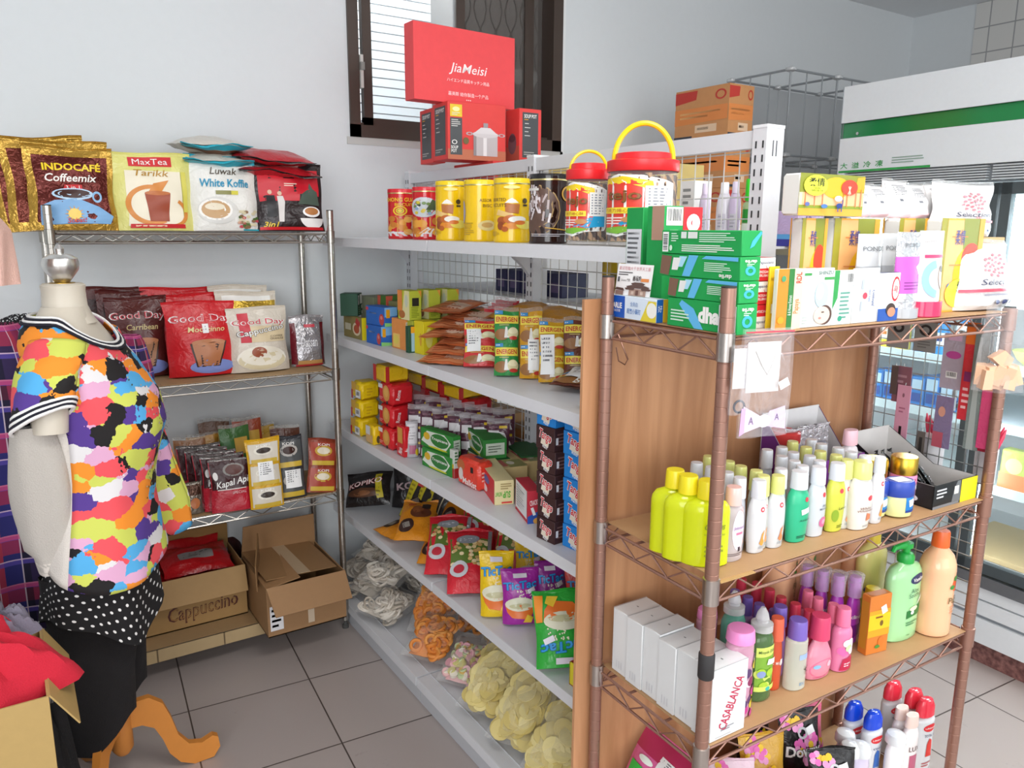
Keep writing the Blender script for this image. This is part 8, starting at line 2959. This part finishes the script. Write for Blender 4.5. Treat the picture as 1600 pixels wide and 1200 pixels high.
def hung(name, label, cat, y, z1, w, h, col, ds, dx=-.006, t=.002):
    p = BL(gx + dx, y, z1 - h)
    mb = MB()
    F = faces(mb, w, t, h)
    mb.box(-w / 2, w / 2, -t / 2, t / 2, 0, h, col)
    mb.tube([(0, t, h), (0, .004, h + .006)], .001, 'metal #9a9a98', 4)
    if ds: ds(F['f'])
    return tag(mb.build(name, None, p, (0, 0, _ba - pi / 2)), label, cat, 'cards hung on the mesh panel')


hung('hair_clip_card', 'grey card with black round clip, far one on the mesh', 'card', .268, 1.385, .060, .078, 'card #9a9a98', lambda S: S.ell('print #2a2a2e', .5, .68, .25, .17, 18, 0, 360, .5))
hung('hair_clip_card', 'grey card with black round clip, second on the mesh', 'card', .196, 1.388, .058, .082, 'card #8c8d8a', lambda S: (S.ell('print #2a2a2e', .5, .66, .28, .17, 18, 0, 360, .6), S.bars('print #6a6a68', .2, .1, .8, .35, 3)))
hung('comb_packet', 'lilac grey packet with pink oval on the mesh', 'packet', .120, 1.36, .055, .135, 'film #b5aab8', lambda S: (S.ell('print #c24a9a', .5, .62, .34, .07), S.barcode(.25, .2, .75, .32), S.rect('print #d8b0cc', .2, .88, .8, .99)))
hung('toothbrush_packet', 'orange and red toothbrush packet on the mesh', 'packet', .078, 1.392, .030, .235, 'film #d8303c', lambda S: (S.rect('print #f0762a', 0, .78, 1, 1), S.rect('print #8a2a6a', .2, .4, .8, .5), S.bars('print #f2c0c0', .2, .1, .8, .35, 4)), -.010)
hung('file_packet', 'grey green flat packet hanging on the mesh near the front', 'packet', .052, 1.39, .034, .30, 'film #7f8a86', lambda S: S.poly('print #a8b0ac', [(.2, .0), (.7, .0), (.5, .9), (.3, .9)]), -.014)
hung('comb_packet', 'pink packet hanging behind the sponge bag', 'packet', .022, 1.30, .030, .20, 'film #d84a7a', lambda S: S.rect('print #e8843a', 0, .7, 1, 1), -.018)
hung('brow_pencil_card', 'pink card with black brow pencil hanging low on the mesh', 'card', .232, 1.215, .036, .185, 'card #e0a0b8', lambda S: (S.rect('print #1f1a1c', .38, .02, .58, .42), S.ell('print #8a5a6a', .5, .86, .08, .03), S.bars('print #b8708a', .25, .6, .75, .7, 2)), -.012)
hung('eye_shadow_card', 'dusty plum card behind the pink brow pencil card', 'card', .245, 1.262, .048, .095, 'card #8a5a66', lambda S: S.bars('print #b58a94', .2, .5, .8, .8, 2))
hung('lash_card', 'black and grey lash packet hanging at the mesh', 'card', .262, 1.262, .018, .075, 'card #5a4a48', None, -.014)
hung('hair_band_card', 'patterned purple red packet below the lilac packet', 'packet', .128, 1.205, .044, .13, 'film #8a7a9c', lambda S: (S.rect('print #c25a6a', 0, 0, .6, .3), S.ell('print #e0a08a', .4, .7, .2, .1)))
hung('clip_card', 'small dark clip card hanging low on the mesh', 'card', .178, 1.105, .020, .075, 'card #6a625c', lambda S: S.rect('print #3a3634', .3, .2, .7, .8))
hung('brush_packet', 'red packet low on the mesh near the right post', 'packet', .030, 1.165, .050, .075, 'film #c22a44', lambda S: (S.rect('print #4a3a6a', .1, .1, .9, .4), S.bars('print #e6b0b8', .2, .5, .8, .9, 3)))
for k, yy in enumerate((.165, .035)):
    c0 = BL(gx + .032, yy, Z2b + .02)
    mb = MB()
    mb.lathe([(.022, 0), (.024, .002), (.025, .085), (.023, .085), (.021, .004)], 'plas #d9d9dc', 20, cap=False)
    tag(mb.build('pencil_cup', None, c0), ['pale cup of red lip pencils hooked on the far half of the mesh panel', 'pale cup of red lip pencils hooked on the near half of the mesh panel'][k], 'cup')
    for i in range(5):
        mb = MB()
        a_ = [12, -8, 4, 15, -13][i]
        mb.lathe([(.004, 0), (.0055, .004), (.0055, .085), (.004, .09), (.0015, .104)], 'plas #d83a5a', 10)
        mb.lathe([(.0058, .04), (.0058, .055)], 'plas #f0dede', 10)
        tag(mb.build('lip_pencil', None, c0 + Vector((.010 * cos(i * 1.256), .010 * sin(i * 1.256), .004 + .035)), (RAD(a_), RAD(a_ * .6), 0)), 'red lip pencil standing in the %s cup, %s of five' % (['far', 'near'][k], NTH[i]), 'pencil', 'red lip pencils')

# sponge bag at the right front post
sp = BL(BW + .01, -.03)
sc_ = vplane(1574, 480, Vector((sp.x, sp.y, 0)), _ba)
dep_ = (sc_ - CAMP).dot(CAMR @ Vector((0, 0, -1)))
r0 = root('sponge_bag', 'clear bag of skin coloured makeup sponges hanging from the right front post', 'sponge bag', (sc_.x, sc_.y, sc_.z), (0, 0, RAD(-50)))
w, h = 70 * dep_ / FPX, 134 * dep_ / FPX
mb = MB()
mb.grid(lambda u, v: ((u - .5) * w * (.8 + .25 * v), -.02 * sin(pi * u) * (.2 + v) - .004 * sin(13 * u + 7 * v), -h * v), 14, 16, 'clear #e3e3e6 .12')
mb.grid(lambda u, v: ((.5 - u) * w * (.8 + .25 * v), .02 * sin(pi * u) * (.2 + v), -h * v), 10, 10, 'clear #e3e3e6 .08')
mb.build('clear_film', r0)
r = random.Random(6)
for i in range(9):
    mb = MB()
    T = Matrix.Translation(Vector((-w * .36 + w * .085 * i, r.uniform(-.01, .006), -h * (.80 + .05 * (i % 2))))) @ Euler((r.uniform(-.3, .3), r.uniform(-.5, .5), r.uniform(-.6, .6))).to_matrix().to_4x4()
    pts = [(-.011, -.022), (.011, -.022), (.009, .022), (-.009, .022)]
    mb.prism(pts, 'rub #e8bd9c', lambda p, q, t, T=T: T @ Vector((p, t, q)), -.012, .012)
    mb.build('sponge', r0)
mb = MB()
T = Matrix.Translation(Vector((w * .02, -.004, -h * .62))) @ Euler((0, .7, .3)).to_matrix().to_4x4()
mb.prism([(-.025, -.014), (.025, -.014), (.012, .016), (-.016, .016)], 'rub #e3b695', lambda p, q, t: T @ Vector((p, t, q)), -.01, .01)
mb.build('sponge', r0)
# ================================================================ UPRIGHT GLASS-DOOR FREEZER (right)
fp = Vector((2.934, 1.293, 0))
frz = root('display_freezer', 'white upright display freezer with green stripe and lit glass doors', 'freezer', fp, (0, 0, RAD(-3)))
Y0, Y1, FD = -2.3, .78, .80
white = 'paint #dfe3e6'


def m_gran(N, L, tc, b):
    no, cr = N.new('ShaderNodeTexNoise'), N.new('ShaderNodeValToRGB')
    no.inputs['Scale'].default_value = 60
    no.inputs['Detail'].default_value = 6
    e = cr.color_ramp.elements
    e[0].position, e[0].color = .35, lin('#5f3a38')
    e[1].position, e[1].color = .7, lin('#9a6c66')
    L.new(tc.outputs['Object'], no.inputs['Vector'])
    L.new(no.outputs[0], cr.inputs[0])
    L.new(cr.outputs[0], b.inputs['Base Color'])
    b.inputs['Roughness'].default_value = .35


mb = MB()
mb.box(.03, FD, Y0, Y1 - .01, 0, .09, tex_mat('red granite', m_gran))
mb.build('plinth', frz)
mb = MB()
mb.box(.0, FD, Y0, Y1, .09, .185, white)
mb.box(.012, FD, Y0, Y1, .185, .20, 'paint #8f959b')
mb.box(.0, FD, Y0, Y1, .20, .255, white)
mb.box(.012, FD, Y0, Y1, .255, .262, 'paint #a9afb5')
mb.box(.0, FD, Y0, Y1, .262, .31, white)
mb.build('base_panel', frz)
mb = MB()
mb.box(-.012, .05, Y0, Y1, .31, .355, 'metal #9aa1a8')
mb.box(.05, FD, Y0, Y1, .31, .36, white)
mb.build('sill', frz)
mb = MB()
mb.box(.0, FD, Y1 - .03, Y1, .36, 1.84, white)
mb.box(.0, .012, Y1, Y1 + .004, .09, 2.18, 'metal #a3a8ad')
mb.build('end_panel', frz)
mb = MB()
mb.box(FD - .05, FD, Y0, Y1 - .03, .36, 1.84, 'paint #eef3f5')
mb.build('back_panel', frz)
mb = MB()
mb.box(.0, .03, Y0, Y1, 1.838, 1.975, white)
mb.box(.016, .03, Y0, Y1, 1.975, 2.037, 'gloss #12803f')
mb.box(.0, .03, Y0, Y1, 2.037, 2.18, white)
mb.box(.03, FD, Y0, Y1, 1.838, 2.18, white)
mb.box(.002, .016, Y0, Y1, 1.972, 1.976, 'metal #9aa1a8')
mb.box(.002, .016, Y0, Y1, 2.036, 2.040, 'metal #9aa1a8')
S = Surf(mb, lambda u, v, k: (-k, Y1 - .005 - .40 * u, 1.838 + .062 * v), .40, .062, True)
S.rect('print #2f9a4a', 0, 0, 1, .14)
for i, ch in enumerate('大溢冷凍'): S.text('print #2f9a4a', ch, .06 + .135 * i, .45, .40, .085, .012)
S.bars('print #8fa89a', .60, .35, .95, .8, 3)
mb.lathe([(.0, 0), (.006, .001), (.006, .004)], 'metal #c9c9c9', 10, 1, 1, (0, 0, 0), Matrix.Translation((.015, Y1 - .07, 1.992)) @ Matrix.Rotation(RAD(-90), 4, 'Y'))
mb.build('canopy', frz)
mb = MB()
mb.box(.03, .05, Y0, Y1 - .01, 1.775, 1.838, 'rub #8d9296')
for k in range(6):
    z = 1.782 + .0092 * k
    for a, c in ((Y1 - .01 - .60, Y1 - .02), (Y1 - .01 - 1.25, Y1 - .01 - .62), (Y1 - .01 - 1.9, Y1 - .01 - 1.27)):
        mb.box(.01, .03, a, c, z, z + .005, 'paint #c3c8cb')
mb.build('air_grille', frz)
mb = MB()
mb.box(.04, FD - .05, Y0, Y1 - .03, 1.765, 1.78, 'paint #eef3f5')
mb.build('inner_ceiling', frz)
tubeM = emit_mat('freezer tube', '#eefaff', 14)
for k, (a, c) in enumerate(((.115, .75), (-.56, .105), (-1.235, -.57), (-1.91, -1.245))):
    d_ = bpy.data.objects.new('freezer_door', None)
    COL.objects.link(d_)
    d_.parent = frz
    mb = MB()
    f = 'rub #454d50'
    for y0, y1, z0, z1 in ((a, a + .035, .36, 1.77), (c - .035, c, .36, 1.77), (a, c, .36, .40), (a, c, 1.73, 1.77)):
        mb.box(.0, .03, y0, y1, z0, z1, f)
    mb.build('door_frame', d_)
    mb = MB()
    mb.box(.012, .016, a + .03, c - .03, .39, 1.74, 'glass #dff2f4 .03')
    mb.build('door_glass', d_)
    mb = MB()
    mb.tube([(-.03, a + .05, .95), (-.03, a + .05, 1.25)], .009, 'metal #b5b9bc', 8)
    mb.box(-.03, .0, a + .045, a + .055, .96, .975, 'metal #b5b9bc')
    mb.box(-.03, .0, a + .045, a + .055, 1.225, 1.24, 'metal #b5b9bc')
    mb.build('door_handle', d_)
    mb = MB()
    mb.lathe([(.012, .42), (.012, 1.72)], tubeM, 10, 1, 1, (.055, c - .012, 0))
    mb.build('light_tube', frz)
FZ = [.362, .66, .90, 1.12, 1.36]
for z in FZ[1:]:
    mb = MB()
    mb.box(.12, FD - .06, Y0 + .02, Y1 - .04, z - .012, z, 'paint #e6f0f2')
    mb.box(.115, .12, Y0 + .02, Y1 - .04, z - .03, z + .006, 'paint #d9eef2')
    mb.build('inner_shelf', frz)
for y in (.43, -.22, -.9):
    l = area('freezer_tube_light', fp + Vector((.25, y, 1.74)), fp + Vector((.40, y, .3)), .3, .6, 16, (.93, .98, 1))


def FL(x, y, z): return Vector((fp.x + x * cos(RAD(-3)) - y * sin(RAD(-3)), fp.y + x * sin(RAD(-3)) + y * cos(RAD(-3)), z))


ds_ = lambda c1, c2: (lambda S: (S.rect('print ' + c1, .1, .25, .9, .65), S.rect('print ' + c2, .3, .4, .7, .5)))
pr = {}
fz = [(FZ[3], .60, 'y'), (FZ[3], .52, 'y'), (FZ[3], .44, 'b'), (FZ[3], .36, 'b'), (FZ[3], .27, 'w'), (FZ[3], .19, 'w'), (FZ[4], .62, 'y'), (FZ[4], .55, 'y'), (FZ[4], .30, 'w'), (FZ[4], .20, 'y')]
nmz = {'y': 'yellow bottle on a freezer shelf', 'b': 'blue bottle on a freezer shelf', 'w': 'white bottle on a freezer shelf'}
cz = {}
for z, y, k in fz:
    cz[k] = cz.get(k, 0) + 1
    lb = nmz[k] + ', %s of its colour from the far end' % NTH[cz[k] - 1]
    loc = FL(.17, y, z + .0005)
    if k not in pr:
        c = {'y': ('plas #e3d23a', 'plas #e8dc4a', ds_('#f2f0e0', '#d8802a')), 'b': ('plas #1f8ad8', 'plas #2fb0e8', ds_('#e6f2fa', '#1f3a8a')), 'w': ('plas #eef2f4', 'plas #3a8ad0', ds_('#cfe2f0', '#2f6ab8'))}[k]
        pr[k] = bottle('drink_bottle', lb, 'bottle', loc, -90, .17, .062, .05, 'shoulder', c[0], c[1], .035, .02, c[2], 'bottles in the freezer')
    else: clone(pr[k], loc, (0, 0, RAD(-90)), lb)
for i in range(9):
    carton('frozen_packet', 'blue frozen packet in the freezer row behind the mesh panel, %s from the far end' % NTH[i], (FL(.18, .66 - .062 * i, FZ[2] + .0005), RAD(-93), .058, .10, .11 + .012 * (i % 3)), 'film #2f86d8', lambda F: (F['f'].rect('print #bfe0f4', .1, .55, .9, .9), F['f'].rect('print #1f4aa0', .15, .15, .85, .45)), 'blue frozen packets', bev=.006)
carton('frozen_packet', 'green orange packet standing behind the right freezer door', (FL(.16, .01, FZ[1] - .02 + .0205), RAD(-93), .10, .05, .15), 'film #c9d86a', lambda F: (F['f'].rect('print #f0935a', 0, 0, 1, .4), F['f'].ell('print #f4e9a0', .5, .6, .3, .2)), None, bev=.008)
carton('cardboard_tray', 'tan cardboard sheet lying on the freezer floor', (FL(.33, .0, FZ[0] + .0005), RAD(-93), .50, .40, .02), 'card #dcc08a', None, None)
mb = MB()
mb.lathe([(.03, 0), (.055, .02), (.075, .055), (.072, .055), (.05, .022), (0, .006)], 'plas #cfe05a', 24, cap=False)
tag(mb.build('bowl', None, FL(.20, .02, FZ[3] + .0005)), 'lime green plastic bowl behind the right freezer door', 'bowl')

# ================================================================ CARTONS AND WIRE CUBES behind the gondola
q = boxfit(1054, 1135, 1174, 213, 129, 0, 0, y=2.50)
zt = q[0].z
ctn = lambda F: [(s.poly('print #c23a30', [(.0, .72), (.40, .78), (.42, .96), (0, .96)]), s.poly('print #e08a4a', [(.0, .30), (.98, .34), (.98, .62), (0, .62)]), s.bars('print #f0b87a', .1, .40, .9, .56, 2), s.rect('print #e9c9a8', .40, .12, .80, .27), s.bars('print #5a3a2a', .44, .14, .76, .25, 1), s.ell('print #c23a30', .85, .82, .1, .1, 14, 0, 360, .7), s.rect('print #3a3f4a', .0, .02, .35, .07)) for s in (F['l'], F['f'])]
n_ = int(round(zt / q[4]))
hh = zt / n_
for k in range(n_ + 1):
    carton('shipping_carton', ['top', 'second', 'third', 'fourth', 'fifth', 'sixth', 'seventh', 'eighth', 'ninth', 'tenth', 'eleventh', 'twelfth'][n_ - k] + ' orange printed carton of the tall stack beside the wire cubes, counted from above', (Vector((q[0].x, q[0].y, hh * k + .0004 * k)), q[1] + .02 * (k % 2), q[2], q[3], hh - .0004), 'card #c98f5c', ctn, 'orange printed cartons')

a = at(1236, 108, y=2.55)
cg = root('wire_cube_rack', 'grey wire cube storage rack between the cartons and the freezer', 'storage rack', (a.x, a.y, 0))
u_ = .36
topz = a.z
nt = 6
hz = topz / nt
rod = 'plas #8f9498'
for ix in range(4):
    for iy in range(2):
        mb = MB()
        mb.tube([(ix * u_, iy * u_, 0), (ix * u_, iy * u_, topz)], .006, rod, 6)
        mb.build('corner_rod', cg)
for it in range(nt + 1):
    z = hz * it
    mb = MB()
    for iy in range(2): mb.tube([(0, iy * u_, z), (3 * u_, iy * u_, z)], .006, rod, 6)
    for ix in range(4): mb.tube([(ix * u_, 0, z), (ix * u_, u_, z)], .006, rod, 6)
    mb.build('frame_ring', cg)
    for ix in range(4) if it > 2 else ():
        for iy in range(2):
            mb = MB()
            mb.lathe([(.010, -.012), (.026, -.006), (.026, .006), (.010, .012)], 'tint #d9dcde .6', 10, 1, 1, (ix * u_, iy * u_, z))
            mb.build('plastic_connector', cg)
    if it < nt and it > 2:
        mb = MB()
        for ix in range(3):
            for k in range(1, 3):
                x = ix * u_ + u_ * k / 3
                mb.tube([(x, 0, z), (x, 0, z + hz)], .0035, rod, 5)
        for k in range(1, 3): mb.tube([(0, u_ * k / 3, z), (0, u_ * k / 3, z + hz)], .0035, rod, 5)
        mb.build('wire_side', cg)
        mb = MB()
        mb.box(.004, 3 * u_ - .004, u_ - .004, u_, z + .012, z + hz - .012, 'plas #aeb2b5')
        mb.box(3 * u_ - .004, 3 * u_, .004, u_ - .004, z + .012, z + hz - .012, 'plas #aeb2b5')
        mb.build('plastic_panel', cg)

# toiletries on the far side of the top shelf, seen through the mesh by the end upright
for i, (u0, u1, vt, body, cap, lb) in enumerate(((1117, 1141, 317, 'gloss #e6e3ea', 'gloss #efedf2', 'white rounded bottle behind the mesh above the green toothpaste stack'), (1136, 1156, 320, 'gloss #d3c3de', 'gloss #ddd0e6', 'lilac rounded bottle behind the mesh above the green toothpaste stack'), (1090, 1108, 320, 'gloss #d8cbe0', 'gloss #ddd0e6', 'lilac bottle behind the mesh left of the white one'))):
    c, w, h = fitx(u0, u1, 358, vt, 1.66)
    bottle('lotion_bottle', lb, 'bottle', (1.66, c.y, 1.5635), -70, .165, w, w * .7, 'tottle', body, cap, .03, w * .28, lambda S: (S.rect('print #c9c5d0', .3, .3, .7, .6), S.bars('print #8a8a98', .32, .32, .68, .58, 4)), 'bottles behind the mesh')
c, w, h = fitx(1158, 1177, 358, 312, 1.66)
bottle('cleaner_bottle', 'bright green capped bottle behind the mesh beside the end upright', 'bottle', (1.66, c.y, 1.5635), -70, .17, w, w * .7, 'shoulder', 'tint #b9d8a0 .7', 'plas #35d02a', .055, w * .34, lambda S: (S.rect('print #2f9a3a', .2, .5, .8, .8), S.rect('print #e9f2e4', .2, .3, .8, .48)), None)
c, w, h = fitx(1062, 1092, 358, 304, 1.68)
carton('small_box', 'white carton behind the mesh beside the wafer jar', (Vector((1.70, c.y, 1.5635)), RAD(0), .07, w, .175), 'card #e6e3e0', lambda F: (F['l'].rect('print #c23a3a', .2, .28, .8, .34), F['l'].bars('print #8a8a8a', .2, .6, .8, .9, 3)), None)
